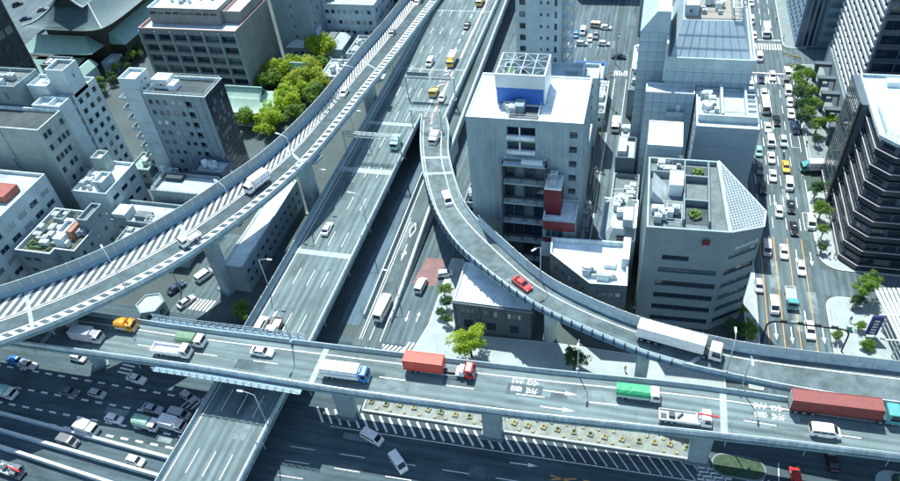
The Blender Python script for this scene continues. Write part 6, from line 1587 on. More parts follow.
def truck_parts(r, kind, col, col2, L=6.5):
    w = 1.05; h = L / 2; cl = 1.7; xr = h - cl
    key = (kind, L)
    if kind == 'trailer':
        w = 1.22; cl = 2.2; xr = h - cl; cab_parts(r, xr, cl, w, 2.9, col2, key); tl = L - cl - .9; x0 = -h; x1 = x0 + tl
        inst('chassis', vmesh(('chassis', key), MB().box(-h + .2, xr + 1.2, -.45, .45, .75, 1.05).box(x1 - .2, xr + .3, -1.0, 1.0, .9, 1.1), STEELD), r, (0, 0, 0), world=False)
        if col == 'white': 
            def bx_():
                mb = MB().box(x0, x1, -w, w, 1.1, 3.65)
                for k in range(12): x = lerp(x0, x1, (k + .5) / 12); mb.box(x - .03, x + .03, -w - .02, w + .02, 1.15, 3.66)
                return mb
        else: bx_ = lambda: corrugated(x0, x1, w, 1.15, 3.75)
        inst('container', vmesh(('container', key, col), bx_, PT[col]), r, (0, 0, 0), world=False)
        inst('rear_door', vmesh(('rear_door', key, col), MB().box(x0 - .04, x0, -w + .08, -.03, 1.25, 3.55).box(x0 - .04, x0, .03, w - .08, 1.25, 3.55).bar((x0 - .07, -.5, 1.3), (x0 - .07, -.5, 3.5), .05, .05).bar((x0 - .07, .5, 1.3), (x0 - .07, .5, 3.5), .05, .05), PT[col] if col == 'white' else UNITG), r, (0, 0, 0), world=False)
        wheels(r, (-h + 1.0, -h + 2.3, -h + 3.6, xr - .7, xr + 1.2) if L > 12 else (-h + 1.0, -h + 2.3, xr - .5, xr + 1.1), w, .5, .55)
        inst('tail_light', vmesh(('tail_light', key), MB().box(x0 - .05, x0, -w + .1, -w + .5, .85, 1.05).box(x0 - .05, x0, w - .5, w - .1, .85, 1.05), TAILL), r, (0, 0, 0), world=False)
        return
    cab_parts(r, xr, cl, w, 2.25 if L < 7.5 else 2.6, col2, key); x0, x1 = -h, xr - .12
    inst('chassis', vmesh(('chassis', key), MB().box(-h + .1, xr + .9, -.42, .42, .55, .85), STEELD), r, (0, 0, 0), world=False)
    if kind == 'box':
        def f():
            mb = MB().box(x0, x1, -w, w, .85, 3.0 if L > 6 else 2.6)
            zt = 3.0 if L > 6 else 2.6
            for s in (-1, 1): mb.bar((x0, s * w, zt), (x1, s * w, zt), .1, .1); mb.bar((x0, s * w, .9), (x1, s * w, .9), .1, .1)
            for x in (x0, x1):
                for s in (-1, 1): mb.bar((x, s * w, .85), (x, s * w, zt), .1, .1)
            return mb
        inst('cargo_box', vmesh(('cargo_box', key, col), f, PT[col]), r, (0, 0, 0), world=False)
        inst('rear_door', vmesh(('rear_door', key, col), MB().box(x0 - .04, x0, -w + .1, -.02, 1.0, 2.5).box(x0 - .04, x0, .02, w - .1, 1.0, 2.5), PT[col]), r, (0, 0, 0), world=False)
    elif kind == 'container':
        inst('container', vmesh(('container', key, col), lambda: corrugated(x0, x1 - 3.9, w + .12, 1.1, 3.6), PT[col]), r, (0, 0, 0), world=False)
        inst('deck_plate', vmesh(('deck_plate', key), MB().box(x1 - 1.6, x1, -w, w, .9, 1.05).box(x1 - 1.0, x1 - .2, -.9, .9, 1.05, 1.9), UNITW), r, (0, 0, 0), world=False)
    elif kind == 'tarp':
        inst('tray', vmesh(('tray', key, col2), MB().box(x0, x1, -w, w, .85, 1.25), PT['white']), r, (0, 0, 0), world=False)
        def f():
            mb = MB(); n = 7; pr = [(-w - .02, 1.2), (-w - .02, 2.15), (-w * .7, 2.5), (0, 2.62), (w * .7, 2.5), (w + .02, 2.15), (w + .02, 1.2)]; m_ = 10
            rg = random.Random(3); R_ = []
            for k in range(m_ + 1): R_.append([(lerp(x0, x1, k / m_), y, z + (rg.uniform(-.07, .05) if z > 1.3 else 0)) for y, z in pr])
            for A, B in zip(R_, R_[1:]):
                for i in range(n - 1): mb.face([A[i], B[i], B[i + 1], A[i + 1]])
            mb.face(R_[0][::-1]); mb.face(R_[-1]); return mb
        inst('tarpaulin', vmesh(('tarpaulin', key, col), f, PT[col]), r, (0, 0, 0), world=False)
    else:   # open tray, dump or crane truck
        hh = 1.75 if kind == 'dump' else 1.35
        def f():
            mb = MB().box(x0, x1, -w, w, .85, 1.0); t = .09
            mb.box(x0, x1, -w, -w + t, 1.0, hh); mb.box(x0, x1, w - t, w, 1.0, hh); mb.box(x0, x0 + t, -w + t, w - t, 1.0, hh); mb.box(x1 - t, x1, -w + t, w - t, 1.0, hh + .35)
            for k in range(6):
                x = lerp(x0 + .1, x1 - .1, k / 5)
                for s in (-1, 1): mb.box(x - .05, x + .05, s * w - .04, s * w + .04, .9, hh)
            return mb
        inst('tray', vmesh(('tray', key, col), f, PT[col]), r, (0, 0, 0), world=False)
        inst('tray_floor', vmesh(('tray_floor', key, kind), MB().box(x0 + .1, x1 - .1, -w + .1, w - .1, 1.0, 1.06), UNITG if kind != 'dump' else PT['white']), r, (0, 0, 0), world=False)
        if kind == 'crane':
            inst('crane_post', vmesh(('crane_post', key), MB().tube((x1 - .4, 0, 1), (x1 - .4, 0, 2.5), .22, .2, 10).box(x1 - .7, x1 - .1, -.8, .8, 1.0, 1.3), UNITW), r, (0, 0, 0), world=False)
            inst('crane_boom', vmesh(('crane_boom', key), MB().bar((x1 - .6, .0, 2.55), (h + .9, -.25, 2.6), .24, .3).tube((h + .5, -.2, 2.6), (h + .5, -.2, 1.9), .04, .04, 6), PT['red']), r, (0, 0, 0), world=False)
            inst('load', vmesh(('load', key), MB().box(x0 + 1.6, x0 + 2.5, -.5, .5, 1.06, 1.7).tube((x0 + 3, -.4, 1.2), (x0 + 3.8, .5, 1.2), .2, .2, 8).box(x0 + .3, x0 + 1.2, -.7, .2, 1.06, 1.25), STEELD), r, (0, 0, 0), world=False)
    def guard(s):
        gd = MB(); xa = -h + 2.0 if L < 7.5 else -h + 2.9; xb = xr - 1.15
        for zz in (.55, .78): gd.bar((xa, s * (w - .05), zz), (xb, s * (w - .05), zz), .05, .1)
        for xx in (xa + .1, xb - .1): gd.bar((xx, s * (w - .05), .5), (xx, s * (w - .05), .88), .06, .06)
        return gd
    for s in (-1, 1):
        inst('side_guard', vmesh(('side_guard', key, s), lambda: guard(s), UNITG), r, (0, 0, 0), world=False)
        inst('fuel_tank', vmesh(('fuel_tank', key), MB().tube((xr - 1.0, 0, .62), (xr - .2, 0, .62), .23, .23, 10), UNITG), r, (0, s * (w - .3), 0), world=False)
    if kind == 'box' and L > 5:
        inst('side_stripe', vmesh(('side_stripe', key, col2), MB().box(x0 + .3, x1 - .3, -w - .012, -w, 1.55, 1.75).box(x0 + .3, x1 - .3, w, w + .012, 1.55, 1.75), PT[col2 if col2 != 'white' else 'blue']), r, (0, 0, 0), world=False)
        rb = MB()
        for q in range(5): xx = lerp(x0 + .2, x1 - .2, q / 4); rb.box(xx - .03, xx + .03, -w - .03, w + .03, .9, (3.0 if L > 6 else 2.6) + .03)
        inst('box_rib', vmesh(('box_rib', key), rb, UNITG), r, (0, 0, 0), world=False)
        inst('roof_fairing', vmesh(('roof_fairing', key, col2), MB().hexa([(xr + .1, -.8, 2.25), (xr + 1.0, -.8, 2.25), (xr + 1.0, .8, 2.25), (xr + .1, .8, 2.25), (xr + .1, -.75, 2.85), (xr + .25, -.75, 2.85), (xr + .25, .75, 2.85), (xr + .1, .75, 2.85)]), PT[col2]), r, (0, 0, 0), world=False)
    wheels(r, (-h + 1.1, -h + 2.1, xr + .9) if L > 7.5 else (-h + 1.2, xr + .9), w, .43, .45)
    inst('tail_light', vmesh(('tail_light', key), MB().box(x0 - .05, x0, -w + .05, -w + .4, .62, .8).box(x0 - .05, x0, w - .4, w - .05, .62, .8), TAILL), r, (0, 0, 0), world=False)
def vehicle(label, kind, col, pos, ang, group, col2='white', L=6.5):
    nm = {'sedan': 'car', 'hatch': 'car', 'suv': 'car', 'taxi': 'taxi', 'van': 'van', 'kei': 'van', 'bus': 'bus'}.get(kind, 'truck')
    r = empty(nm, tuple(pos), ang, label, nm, group)
    if kind == 'taxi': car_parts(r, 'sedan', col); inst('roof_sign', vmesh(('roof_sign', 0), MB().box(-.12, .12, -.3, .3, 1.43, 1.58), UNITW), r, (0, 0, 0), world=False)
    elif kind in CARS: car_parts(r, kind, col)
    elif kind in VANS: van_parts(r, kind, col)
    else: truck_parts(r, kind, col, col2, L)
    return r
def V(px, z): p = at(px[0], px[1], z + .8); return Vector((p.x, p.y, z))
g = 'vehicles on the crossing expressway'
for lab, kind, col, px, col2, L in (
        ('pale grey box truck in the shade at the left of the crossing expressway', 'box', 'silver', (88, 337), 'silver', 6.4), ('orange truck with canvas cover near the left of the crossing expressway', 'tarp', 'orange', (127, 326), 'orange', 4.1),
        ('white open dump truck beside the green covered truck', 'dump', 'white', (172, 351), 'white', 8.0), ('white cab truck with dull green tarpaulin beside the dump truck', 'tarp', 'darkgreen', (192, 341), 'white', 5.6),
        ('white sedan alone on the crossing expressway', 'sedan', 'white', (262, 351), 'white', 0), ('white box truck with bright blue cab', 'box', 'white', (346, 374), 'blue', 9.0),
        ('red cab truck carrying a red container with bare deck', 'container', 'containerred', (440, 369), 'red', 13.0), ('truck with bright green tarpaulin and white cab', 'tarp', 'green', (638, 394), 'white', 7.4),
        ('white flatbed truck with red crane boom', 'crane', 'white', (685, 418), 'white', 8.4), ('long maroon container trailer pulled by a teal cab', 'trailer', 'maroon', (843, 411), 'teal', 16.6), ('white van below the maroon container trailer', 'van', 'white', (825, 431), 'white', 0)):
    p = V(px, ZX); vehicle(lab, kind, col, p, R(1.8), g, col2, L)
g = 'vehicles on the curved ramp'
for lab, kind, col, px, L in (('white van at the start of the curved ramp', 'van', 'white', (447, 199), 0), ('red sedan on the curved ramp', 'sedan', 'red', (522, 283), 0), ('long white box trailer on the curved ramp', 'trailer', 'white', (679, 344), 15.0)):
    p0 = at(*px, 13); d = Rroad.near(p0); z = Rroad.P(d, 1).z; p = V(px, z); d = Rroad.near(p); vehicle(lab, kind, col, p, Rroad.ang(d), g, 'white', L)
g = 'vehicles on the straight expressway'
for lab, kind, col, px, col2, L, a in (
        ('white sedan alone in the middle of the straight expressway', 'sedan', 'white', (327, 228), '', 0, 90), ('white car half hidden behind the blue walkway', 'suv', 'white', (261, 324), '', 0, 90), ('small red and white truck beside the half hidden white car', 'tray', 'maroon', (275, 327), 'white', 4.6, -90),
        ('teal truck just beyond the lattice gantry', 'box', 'mint', (396, 144), 'mint', 4.6, -90), ('white van left of the white and yellow truck', 'van', 'white', (430, 62), '', 0, -90), ('white box truck with yellow cab by the pink stripe', 'box', 'white', (452, 61), 'yellow', 6.6, -90),
        ('black car ahead of the pink stripe', 'sedan', 'black', (467, 25), '', 0, -90), ('yellow truck at the top edge of the straight expressway', 'box', 'yellow', (480, 2), 'yellow', 5.2, -90), ('white car beside the hatched nose under the sign gantry', 'hatch', 'white', (442, 97), '', 0, -90),
        ('small white truck on the pink stripe at the ramp start', 'box', 'white', (434, 140), 'white', 4.4, -90), ('small yellow truck behind the sign gantry', 'tray', 'yellow', (434, 92), 'yellow', 4.4, -90)):
    p = V(px, ZM if px != (434, 140) else 8.0); vehicle(lab, kind, col, p, R(a), g, col2, L)
g = 'vehicles on the hatched ramp'
for lab, kind, col, px, L in (('dark grey car far up the hatched ramp', 'hatch', 'grey', (392, 33), 0), ('white car on the hatched ramp beside the bright trees', 'hatch', 'white', (344, 92), 0), ('white box truck on the hatched ramp', 'box', 'white', (257, 184), 6.6), ('small white open truck on the hatched ramp', 'tray', 'white', (190, 239), 4.8), ('white car at the top edge on the hatched ramp', 'sedan', 'white', (417, 2), 0)):
    p = V(px, zl(px[1] + 10)); d = Lroad.near(p); p = V(px, Lroad.P(d, 5).z); vehicle(lab, kind, col, p, Lroad.ang(d), g, 'white', L)
g = 'vehicles on the ground streets'
def Zd(px): p = at(*px, .5); d = Droad.near(p); return Droad.P(d, 1).z
for lab, kind, col, px, a, z, col2, L in (
        ('long white minibus at the foot of the walled down ramp', 'bus', 'white', (383, 309), 86, Zd((383, 309)), '', 0), ('white van beside the red surfacing', 'van', 'white', (421, 285), 84, 0, '', 0), ('white car parked beside the hedge by the stone house', 'hatch', 'white', (445, 273), 20, 0, '', 0),
        ('white van turning below the planter median', 'van', 'white', (372, 437), -18, 0, '', 0), ('white van steering across the street at the bottom', 'van', 'white', (398, 462), -42, 0, '', 0), ('red car in deep shade at the bottom right', 'hatch', 'red', (796, 476), 95, 0, '', 0), ('black car in deep shade below the container trailer', 'sedan', 'black', (832, 459), 95, 0, '', 0),
        ('white sedan with dark windows between the walkway and the lanes', 'sedan', 'silver', (152, 408), -5, 0, '', 0), ('grey hatchback in the upper dashed lane', 'hatch', 'silver', (97, 393), -5, 0, '', 0), ('dark car in shade in the upper dashed lane', 'sedan', 'grey', (69, 391), -4, 0, '', 0),
        ('pale van partly under the straight expressway', 'van', 'silver', (179, 414), -4, 0, '', 0), ('white car in the middle dashed lane', 'hatch', 'white', (114, 418), -5, 0, '', 0), ('truck with pale green tarpaulin in the middle dashed lane', 'tarp', 'palegreen', (147, 424), -4, 0, 'white', 5.4), ('white box truck beside the straight expressway', 'box', 'white', (173, 425), -4, 0, 'white', 5.4),
        ('small white truck at the edge of the deep shade', 'box', 'white', (88, 429), -5, 0, 'white', 4.6), ('grey van beyond the long low wall', 'van', 'grey', (68, 441), -5, 0, '', 0), ('white car beyond the middle low wall', 'hatch', 'white', (135, 460), -5, 0, '', 0),
        ('open truck with yellow machinery in the lower left corner', 'crane', 'silver', (10, 470), -6, 0, 'grey', 6.0), ('blue car in shade under the hatched ramp', 'sedan', 'blue', (16, 360), -4, 0, '', 0), ('silver car in shade under the hatched ramp', 'sedan', 'silver', (27, 364), -4, 0, '', 0), ('pale tarpaulin truck in shade at the left edge', 'tarp', 'mint', (6, 393), -4, 0, 'white', 5.0),
        ('white car behind the lit crossing paint', 'hatch', 'white', (78, 357), -5, 0, '', 0), ('white car below the crossing expressway at left', 'sedan', 'white', (136, 378), -8, 0, '', 0), ('grey car beside the curved hatch marks', 'hatch', 'silver', (188, 396), -20, 0, '', 0),
        ('silver car waiting at the small zebra crossing', 'sedan', 'silver', (186, 301), 64, 0, '', 0), ('blue car behind the silver car at the small zebra', 'sedan', 'navy', (176, 287), 64, 0, '', 0), ('white van behind the tall grey pier', 'van', 'white', (204, 275), 64, 0, '', 0)):
    p = V(px, z); vehicle(lab, kind, col, p, R(a), g, col2, L)
g = 'vehicles on the avenue'
AV = [('white car at the top left of the avenue', 'hatch', 'white', (744, 5)), ('white car at the very top of the avenue', 'sedan', 'white', (751, 2)), ('white van far up the avenue before the zebra', 'van', 'white', (751, 20)), ('white car behind the first stop line', 'hatch', 'white', (754, 35)),
      ('large white box truck at the far zebra crossing', 'box', 'white', (766, 32)), ('white van crossing the far junction', 'van', 'white', (759.5, 57)), ('dark blue car in the far junction', 'sedan', 'navy', (761.5, 78)), ('white wagon beside the dark blue car', 'suv', 'white', (772.5, 76)), ('white car at the left kerb past the junction', 'hatch', 'white', (751, 85)),
      ('white van near the kerb past the junction', 'van', 'white', (787, 73)), ('dark van at the kerb by the avenue trees', 'van', 'grey', (785.5, 81)), ('white car in the left lane beside the white roofs', 'hatch', 'white', (764, 93)), ('white delivery van by the plaza trees', 'van', 'white', (788, 91)),
      ('red and white bus in the left lane', 'bus', 'white', (765, 106)), ('black sedan in the middle lane beside the bus', 'sedan', 'black', (777, 120)), ('white hatchback parked by the plaza trees', 'hatch', 'white', (790, 102)), ('white sedan parked below the plaza trees', 'sedan', 'white', (791, 113)), ('dark blue van parked askew at the plaza corner', 'van', 'navy', (795, 128)),
      ('white taxi behind the bus', 'taxi', 'white', (768, 127)), ('white van in the second lane', 'van', 'white', (770.5, 141)), ('silver off-road car in the third lane', 'suv', 'silver', (783.5, 141)), ('pale teal car in the shaded left lane', 'hatch', 'mint', (759, 151)), ('white sedan beside the motorcycle', 'sedan', 'white', (771.5, 157)),
      ('yellow taxi behind the motorcycle', 'taxi', 'yellow', (786, 166)), ('dark car in the shaded left lane', 'sedan', 'grey', (760, 168)), ('white sedan ahead of the lane dashes', 'sedan', 'white', (773, 175)), ('white van left of the round tree', 'van', 'white', (789, 184)), ('black car in the shaded left lane', 'sedan', 'black', (763, 187)),
      ('black taxi, upper of the two in the third lane', 'taxi', 'black', (791, 206)), ('white car opposite the two black taxis', 'hatch', 'white', (779, 211)), ('black taxi, lower of the two in the third lane', 'taxi', 'black', (794, 228)), ('white van parked in the painted bay', 'van', 'white', (811, 222)), ('silver van beside the slate office corner', 'van', 'silver', (767, 248)),
      ('white sedan at the head of the orange lines', 'sedan', 'white', (784, 251)), ('white sedan in the right orange lined lane', 'sedan', 'white', (801, 267)), ('silver car beside the slate office base', 'hatch', 'silver', (759, 285)), ('open green and white truck under the signal gantry', 'tray', 'white', (791, 298)), ('white van left of the open truck', 'van', 'white', (774, 305)), ('white estate car stopping below the signal gantry', 'suv', 'white', (810, 330))]
for lab, kind, col, px in AV:
    p = V(px, .01); a = -90 + (5 if 'askew' in lab else random.uniform(-1.5, 1.5))
    r = vehicle(lab, kind, col, p, R(a), g, 'teal' if 'green' in lab else 'white', 6.0 if kind == 'tray' else 6.8)
    if kind == 'bus': inst('rear_panel', vmesh(('rear_panel', 0), MB().box(-3.54, -3.49, -.95, .95, .6, 1.3).box(2.2, 3.0, -1.03, 1.03, .5, 1.3), PT['red']), r, (0, 0, 0), world=False)
p = V((815, 168), .01); vehicle('white box truck with teal cab turning out of the side street', 'box', 'white', p, R(188), g, 'teal', 7.2)
g = 'vehicles in the car parks and alley'
for lab, kind, col, px, a in (('white van in the left row of the small car park', 'van', 'white', (583, 31), -90), ('white car in the middle of the small car park', 'hatch', 'white', (590, 38), -90), ('dark car beside the white car in the small car park', 'suv', 'grey', (596, 35), -90), ('cream van at the back of the small car park', 'van', 'beige', (597, 25), -5), ('white car at the back right of the small car park', 'hatch', 'white', (606, 27), -5),
        ('blue car at the left edge of the small car park', 'hatch', 'blue', (576, 34), -90), ('grey car at the front of the small car park', 'hatch', 'silver', (582, 43), 0), ('dark car driving out by the alley mouth', 'sedan', 'black', (619, 56), -4),
        ('white car by the alley zebra', 'hatch', 'white', (604, 43), 0), ('dark car nearest the temple roof', 'sedan', 'navy', (25, 18), 40), ('grey car at the back of the temple parking lot', 'sedan', 'grey', (42, 9), 40), ('black car at the top left of the temple parking lot', 'suv', 'black', (17, 4), 60)):
    vehicle(lab, kind, col, V(px, .01), R(a), g)
vehicle('small white truck in the shaded alley', 'box', 'white', V((615.5, 126), .01), R(-90), g, 'white', 5.2)
# motorcycle between the avenue cars
mc = empty('motorcycle', tuple(V((784, 154), .01)), R(-90), 'motorcycle between the silver car and the yellow taxi', 'motorcycle', 'vehicles on the avenue')
for x in (-.62, .66): inst('wheel', wheel_mesh(.31, .12), mc, (x, 0, .31), world=False)
inst('frame', MB().bar((-.6, 0, .35), (.3, 0, .55), .2, .3).bar((.3, 0, .55), (.66, 0, .35), .1, .1).bar((.3, 0, .6), (.45, 0, 1.05), .08, .08).mesh('frame', PT['black']), mc, (0, 0, 0), world=False)
inst('handlebar', MB().bar((.42, -.35, 1.05), (.42, .35, 1.05), .05, .05).mesh('handlebar', STEELD), mc, (0, 0, 0), world=False); inst('seat', MB().box(-.65, .1, -.14, .14, .72, .84).mesh('seat', BLACK), mc, (0, 0, 0), world=False)
inst('rear_case', MB().box(-.95, -.6, -.2, .2, .8, 1.15).mesh('rear_case', PT['white']), mc, (0, 0, 0), world=False)

# ------------------------------------------------------------------ people
def person(label, loc, ang, shirt, trousers, step=.22):
    """one continuous skinned figure, walking; hair and clothes as children"""
    verts = [(0, 0, .95), (0, 0, 1.2), (0, 0, 1.42), (0, 0, 1.52), (.02, 0, 1.66), (.02, 0, 1.74), (0, .10, .9), (step * .5, .10, .5), (step, .10, .08), (step + .14, .11, .04), (0, -.10, .9), (-step * .2, -.10, .5), (-step, -.10, .1), (-step + .12, -.11, .04),
             (0, .2, 1.40), (-.06, .24, 1.13), (.02, .24, .9), (.05, .235, .8), (0, -.2, 1.40), (.06, -.24, 1.13), (.14, -.24, .92), (.17, -.235, .82)]
    edges = [(0, 1), (1, 2), (2, 3), (3, 4), (4, 5), (0, 6), (6, 7), (7, 8), (8, 9), (0, 10), (10, 11), (11, 12), (12, 13), (2, 14), (14, 15), (15, 16), (16, 17), (2, 18), (18, 19), (19, 20), (20, 21)]
    rad = [.15, .14, .14, .06, .1, .08, .09, .065, .045, .035, .09, .065, .045, .035, .06, .045, .035, .03, .06, .045, .035, .03]
    me = bpy.data.meshes.new('person'); me.from_pydata(verts, edges, [])
    o = bpy.data.objects.new('body', me); COL.objects.link(o)
    sk = o.modifiers.new('skin', 'SKIN'); 
    for i, v in enumerate(me.skin_vertices[0].data if me.skin_vertices else []): v.radius = (rad[i], rad[i])
    if not me.skin_vertices:
        me.attributes.new('x', 'FLOAT', 'POINT')
    sb = o.modifiers.new('sub', 'SUBSURF'); sb.levels = sb.render_levels = 1
    m = bpy.data.materials.new('clothes'); m.use_nodes = True; t = m.node_tree; b = t.nodes['Principled BSDF']; b.inputs['Roughness'].default_value = .85
    tc = t.nodes.new('ShaderNodeTexCoord'); sp = t.nodes.new('ShaderNodeSeparateXYZ'); cr = t.nodes.new('ShaderNodeValToRGB'); cr.color_ramp.interpolation = 'CONSTANT'
    dv = t.nodes.new('ShaderNodeMath'); dv.operation = 'DIVIDE'; dv.inputs[1].default_value = 1.85
    t.links.new(tc.outputs['Object'], sp.inputs[0]); t.links.new(sp.outputs[2], dv.inputs[0]); t.links.new(dv.outputs[0], cr.inputs[0]); t.links.new(cr.outputs[0], b.inputs['Base Color'])
    e = cr.color_ramp.elements; e[0].position = 0; e[0].color = (.02, .02, .02, 1); e[1].position = .05; e[1].color = (*trousers, 1)
    for pos, c in ((.52, shirt), (.80, (.55, .36, .27)), (.925, (.02, .015, .012))): k = e.new(pos); k.color = (*c, 1)
    me.materials.append(m)
    r = empty('person', loc, ang, label, 'person', 'pedestrians'); o.parent = r
    inst('hair', MB().tube((.0, 0, 1.70), (-.01, 0, 1.80), .115, .07, 10).mesh('hair', BLACK, True), r, (0, 0, 0), world=False)
for lab, px, a, sh, tr in (('person in orange top walking on the pale pavement by the curved ramp', (625, 371), -90, (.6, .2, .04), (.03, .03, .04)), ('person in white top beside the far junction', (783, 40), -60, (.7, .7, .7), (.05, .06, .1)), ('person in green top on the far pavement', (776, 22), -90, (.1, .35, .15), (.04, .04, .04)), ('person in dark clothes on the plaza kerb', (806, 146), 30, (.04, .05, .08), (.03, .03, .03)), ('person in pale clothes by the round corner pavement', (834, 258), 200, (.6, .6, .55), (.2, .2, .2))):
    person(lab, tuple(at(*px, .13)), R(a), sh, tr)
rgp = random.Random(9)
SC = [('white', (.7, .7, .7)), ('blue', (.06, .14, .4)), ('grey', (.25, .26, .28)), ('black', (.02, .02, .025)), ('red', (.45, .05, .05)), ('beige', (.5, .42, .3))]
for k in range(12):
    px = (rgp.uniform(46.5, 49.2), 168 + k * 4.0) if k < 7 else (rgp.uniform(44.6, 48), [112.5, 116.0, 131.5, 134.5, 146.0][k - 7])
    cn, cv = SC[k % 6]; person('person in %s top walking on the %s, %s from the striped tower end' % (cn, 'plaza' if k < 7 else 'lower avenue pavement', ordn(6 - k if k < 7 else 11 - k)), (px[0], px[1], .13), R(rgp.choice((90, -90, 80, -100))), cv, (.04, .045, .06))

# ------------------------------------------------------------------ trees
def leaf_mat(name, c):
    m = mat(name, c, .6, .5, 2.2, 9, spec=.3, rnd=.14); b = m.node_tree.nodes['Principled BSDF']
    t = m.node_tree; tr = t.nodes.new('ShaderNodeBsdfTranslucent'); tr.inputs[0].default_value = (*[min(1, x * 1.6) for x in c], 1)
    ms = t.nodes.new('ShaderNodeMixShader'); ms.inputs[0].default_value = .45
    out = t.nodes['Material Output']; t.links.new(b.outputs[0], ms.inputs[1]); t.links.new(tr.outputs[0], ms.inputs[2]); t.links.new(ms.outputs[0], out.inputs[0])
    return m
LF = {'bright': leaf_mat('leaf_bright', (.30, .42, .035)), 'mid': leaf_mat('leaf_mid', (.16, .28, .05)), 'deep': leaf_mat('leaf_deep', (.065, .15, .055)), 'olive': leaf_mat('leaf_olive', (.33, .39, .05))}
def crown_mesh(seed, col, n_cl, leaf, squash=.8):
    """unit crown: leaf-sized faces on clumps that fill the crown's volume, radius 1, centre at z 0"""
    key = ('crown', seed, col)
    if key in VM: return VM[key]
    rg = random.Random(seed); mb = MB()
    for k in range(n_cl):
        th, ph = rg.uniform(0, 6.283), math.acos(rg.uniform(-.6, 1)); rr_ = rg.uniform(.35, .8) * (1 + .22 * math.sin(2 * th + seed) + .16 * math.sin(3 * th + 2.1 * seed + ph))
        c = Vector((rr_ * math.sin(ph) * math.cos(th), rr_ * math.sin(ph) * math.sin(th), rr_ * math.cos(ph) * squash)); cr = rg.choice((.14, .18, .22, .26, .34))
        for q in range(int(95 * cr / .28)):
            d = Vector((rg.gauss(0, 1), rg.gauss(0, 1), rg.gauss(0, 1) + .35)).normalized(); p = c + d * cr * rg.uniform(.65, 1.05)
            n = (d + Vector((rg.uniform(-.7, .7), rg.uniform(-.7, .7), rg.uniform(-.3, .7)))).normalized(); a = n.orthogonal().normalized(); b = n.cross(a); t = rg.uniform(0, 6.28)
            a, b = a * math.cos(t) + b * math.sin(t), b * math.cos(t) - a * math.sin(t); s = leaf * rg.uniform(.7, 1.3)
            mb.face([p - a * s, p - b * s * .6, p + a * s, p + b * s * .6])
    VM[key] = mb.mesh('crown', LF[col]); return VM[key]
def trunk_mesh(seed):
    key = ('trunk', seed)
    if key in VM: return VM[key]
    rg = random.Random(seed); mb = MB().tube((0, 0, 0), (.02, .01, .55), .06, .042, 8)
    for k in range(6):
        a = k * 1.05 + rg.random(); t = Vector((.45 * math.cos(a), .45 * math.sin(a), rg.uniform(.85, 1.15))); s = Vector((.02, .01, rg.uniform(.4, .55))); mid = s.lerp(t, .5) + Vector((0, 0, .06))
        mb.tube(s, mid, .03, .02, 6); mb.tube(mid, t, .02, .008, 5)
    VM[key] = mb.mesh('trunk', BARK); return VM[key]
def tree(label, pos, rad, h, col, seed, group, name='broadleaf_tree', sq=.85):
    r = empty(name, tuple(pos), random.uniform(0, 6.28), label, 'tree', group)
    ch = max(h - rad * sq, rad * .5)
    inst('trunk', trunk_mesh(seed % 3), r, (0, 0, 0), world=False, scale=(ch * .9, ch * .9, ch * .95))
    inst('crown', crown_mesh(seed % 6, col, 52, .058), r, (0, 0, ch), world=False, scale=(rad, rad, rad * sq))
g = 'bright trees around the shrine'
def T(px, zc): return at(px[0], px[1], zc)
SH = [((250, 73), 4.6, 9, 'olive', 'leftmost round yellow green tree by the taupe office'), ((266, 70), 4.2, 9, 'olive', 'yellow green tree second from the taupe office'), ((276, 78), 4.0, 9, 'mid', 'dense green tree in the middle of the shrine grove'), ((287, 69), 4.4, 11, 'bright', 'tall bright tree in front of the small shrine roof'), ((308, 74), 4.8, 11, 'olive', 'broad pale crowned tree near the ramp'), ((322, 47), 4.4, 12, 'bright', 'bright tree standing apart nearest the hip roofed hall'),
      ((298, 88), 3.9, 9, 'bright', 'vivid green tree beside the white car on the ramp'), ((286, 99), 4.0, 9, 'bright', 'vivid green tree in front of the shrine ridge'), ((268, 120), 4.4, 8, 'bright', 'round bright tree beside the gravel yard'), ((244, 118), 3.0, 7, 'mid', 'thin tree beside the dark glass end wall'), ((292, 112), 2.6, 7, 'mid', 'small tree tucked against the ramp panels'), ((312, 92), 3.0, 8, 'mid', 'darker tree at the ramp end of the grove'), ((236, 70), 3.4, 7, 'olive', 'yellow green tree at the left end of the grove'), ((258, 80), 3.2, 7, 'mid', 'low tree below the yellow green pair'), ((297, 78), 3.6, 10, 'olive', 'pale tree in the centre of the grove'), ((318, 62), 3.0, 8, 'mid', 'green tree below the tree standing apart'), ((318, 82), 3.2, 8, 'olive', 'pale tree at the lower right of the grove')]
for k, (px, rad, h, c, lab) in enumerate(SH):
    h += 1.0; rad *= 1.38; q = at(px[0], px[1], h - rad * .85); tree(lab, (q.x, q.y, 0), rad, h, c, k, g)
g = 'avenue and plaza trees'
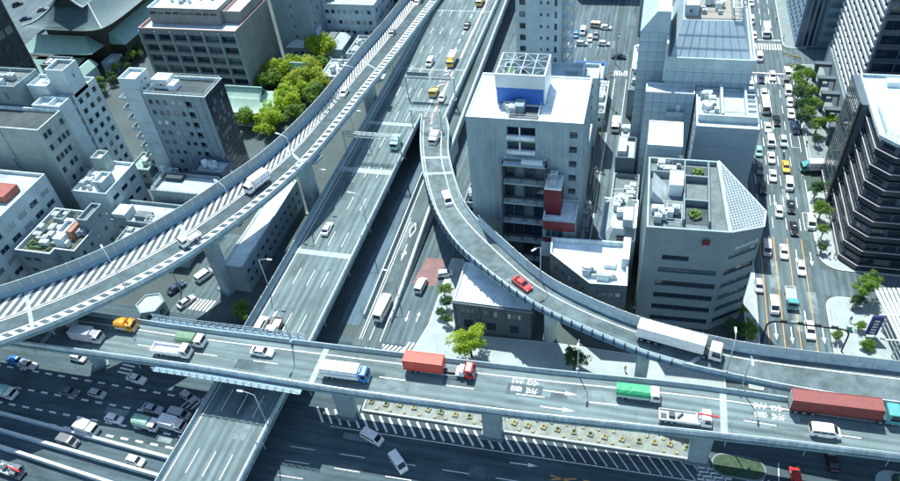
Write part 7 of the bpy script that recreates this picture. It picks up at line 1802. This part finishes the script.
AT = [((803, 84), 1.9, 5, 'mid', 'small tree between the two uppermost plaza trees'), ((808, 97), 1.8, 5, 'deep', 'small tree between the kerbside and middle plaza trees'), ((810, 111), 2.0, 5.5, 'mid', 'tree between the two lower plaza trees'), ((800, 69), 1.8, 5, 'deep', 'small tree above the plaza row by the far junction'), ((797, 77), 2.4, 6, 'mid', 'uppermost left tree of the plaza row'), ((809, 74), 2.5, 6.5, 'mid', 'uppermost right tree of the plaza row'), ((799, 92), 2.4, 6, 'deep', 'second tree in the kerbside plaza row'), ((812, 90), 2.2, 6, 'mid', 'tree in the middle of the plaza behind the kerb row'), ((803, 103), 2.3, 6, 'deep', 'third tree in the kerbside plaza row'), ((816, 103), 2.2, 6, 'mid', 'loose crowned tree in mid plaza'), ((803, 116), 2.2, 6, 'deep', 'lowest tree in the kerbside plaza row'), ((818, 123), 2.4, 6, 'mid', 'loose tree at the lower plaza edge'), ((817, 137), 1.5, 4, 'deep', 'small dark tree at the plaza corner'),
      ((832, 119), 1.9, 5, 'bright', 'bright tree between the portal frames'), ((839, 134), 2.0, 5, 'bright', 'bright tree below the last portal frame'), ((836, 146), 1.3, 3, 'deep', 'dark shrub below the portal frames'),
      ((817, 188), 2.4, 5.5, 'deep', 'round dark tree at the pavement corner below the turning truck'), ((822, 209), 2.4, 5.5, 'mid', 'middle tree on the pavement below the dark tower'), ((824, 229), 1.6, 4.5, 'mid', 'slim tree on the pavement below the dark tower'), ((822, 247), 1.3, 3, 'deep', 'low shrub at the pavement end by the side street'),
      ((867, 285), 3.2, 7, 'mid', 'bright tree at the corner beside the slatted canopy'), ((858, 300), 1.6, 3.5, 'deep', 'dark shrub below the corner tree'), ((838, 335), 1.3, 3, 'mid', 'small shrub beside the signal mast'), ((868, 345), 1.7, 2.5, 'mid', 'low hedge clump under the purple banner'), ((860, 326), 1.3, 2.5, 'mid', 'low hedge clump beside the purple banner'),
      ((735, 327), 2.4, 4.2, 'deep', 'left leafy tree at the slate office base'), ((749, 330), 2.4, 4.2, 'mid', 'right leafy tree at the slate office base'), ((742, 310), 1.2, 3, 'mid', 'small shrub in the planter by the signal mast'),
      ((470, 341), 4.0, 8.5, 'bright', 'bright spreading tree beside the red truck'), ((575, 358), 2.6, 6, 'deep', 'dark tree behind the lamp post on the crossing expressway'), ((444, 289), 1.9, 4, 'mid', 'green shrub beside the stone house wall'), ((441, 312), 1.4, 3, 'deep', 'round clipped shrub on the pale pavement'), ((447, 318), 1.5, 3.5, 'deep', 'dark hedge clump by the stone house corner'), ((446, 302), 1.5, 3.5, 'deep', 'hedge clump between shrub and stone house'),
      ((240, 311), 2.6, 5, 'mid', 'leafy tree below the left side of the straight expressway'), ((25, 282), 1.6, 4, 'mid', 'small shrub behind the ramp panels at the left edge')]
for k, (px, rad, h, c, lab) in enumerate(AT):
    q = at(px[0], px[1], max(h - rad * .85, .6)); tree(lab, (q.x, q.y, .1), rad, h, c, k, g, 'shrub' if h < 4.1 else 'broadleaf_tree')
g = 'dark trees along the temple hedge'
for k in range(16):
    x_, y_ = -179.0 + 1.2 * math.sin(k * 2.3) + (.35 * max(0, 6 - k)), 166.0 + k * 3.0; rad = 1.7 + .5 * ((k * 7) % 5) / 4
    tree('dark hedge tree below the temple roofs, %s from the pale apartment tower' % ordn(k), (x_, y_, 0), rad, 4.2 + (k % 3) * .7, ('deep', 'deep', 'mid')[k % 3], k, g, 'hedge_tree')
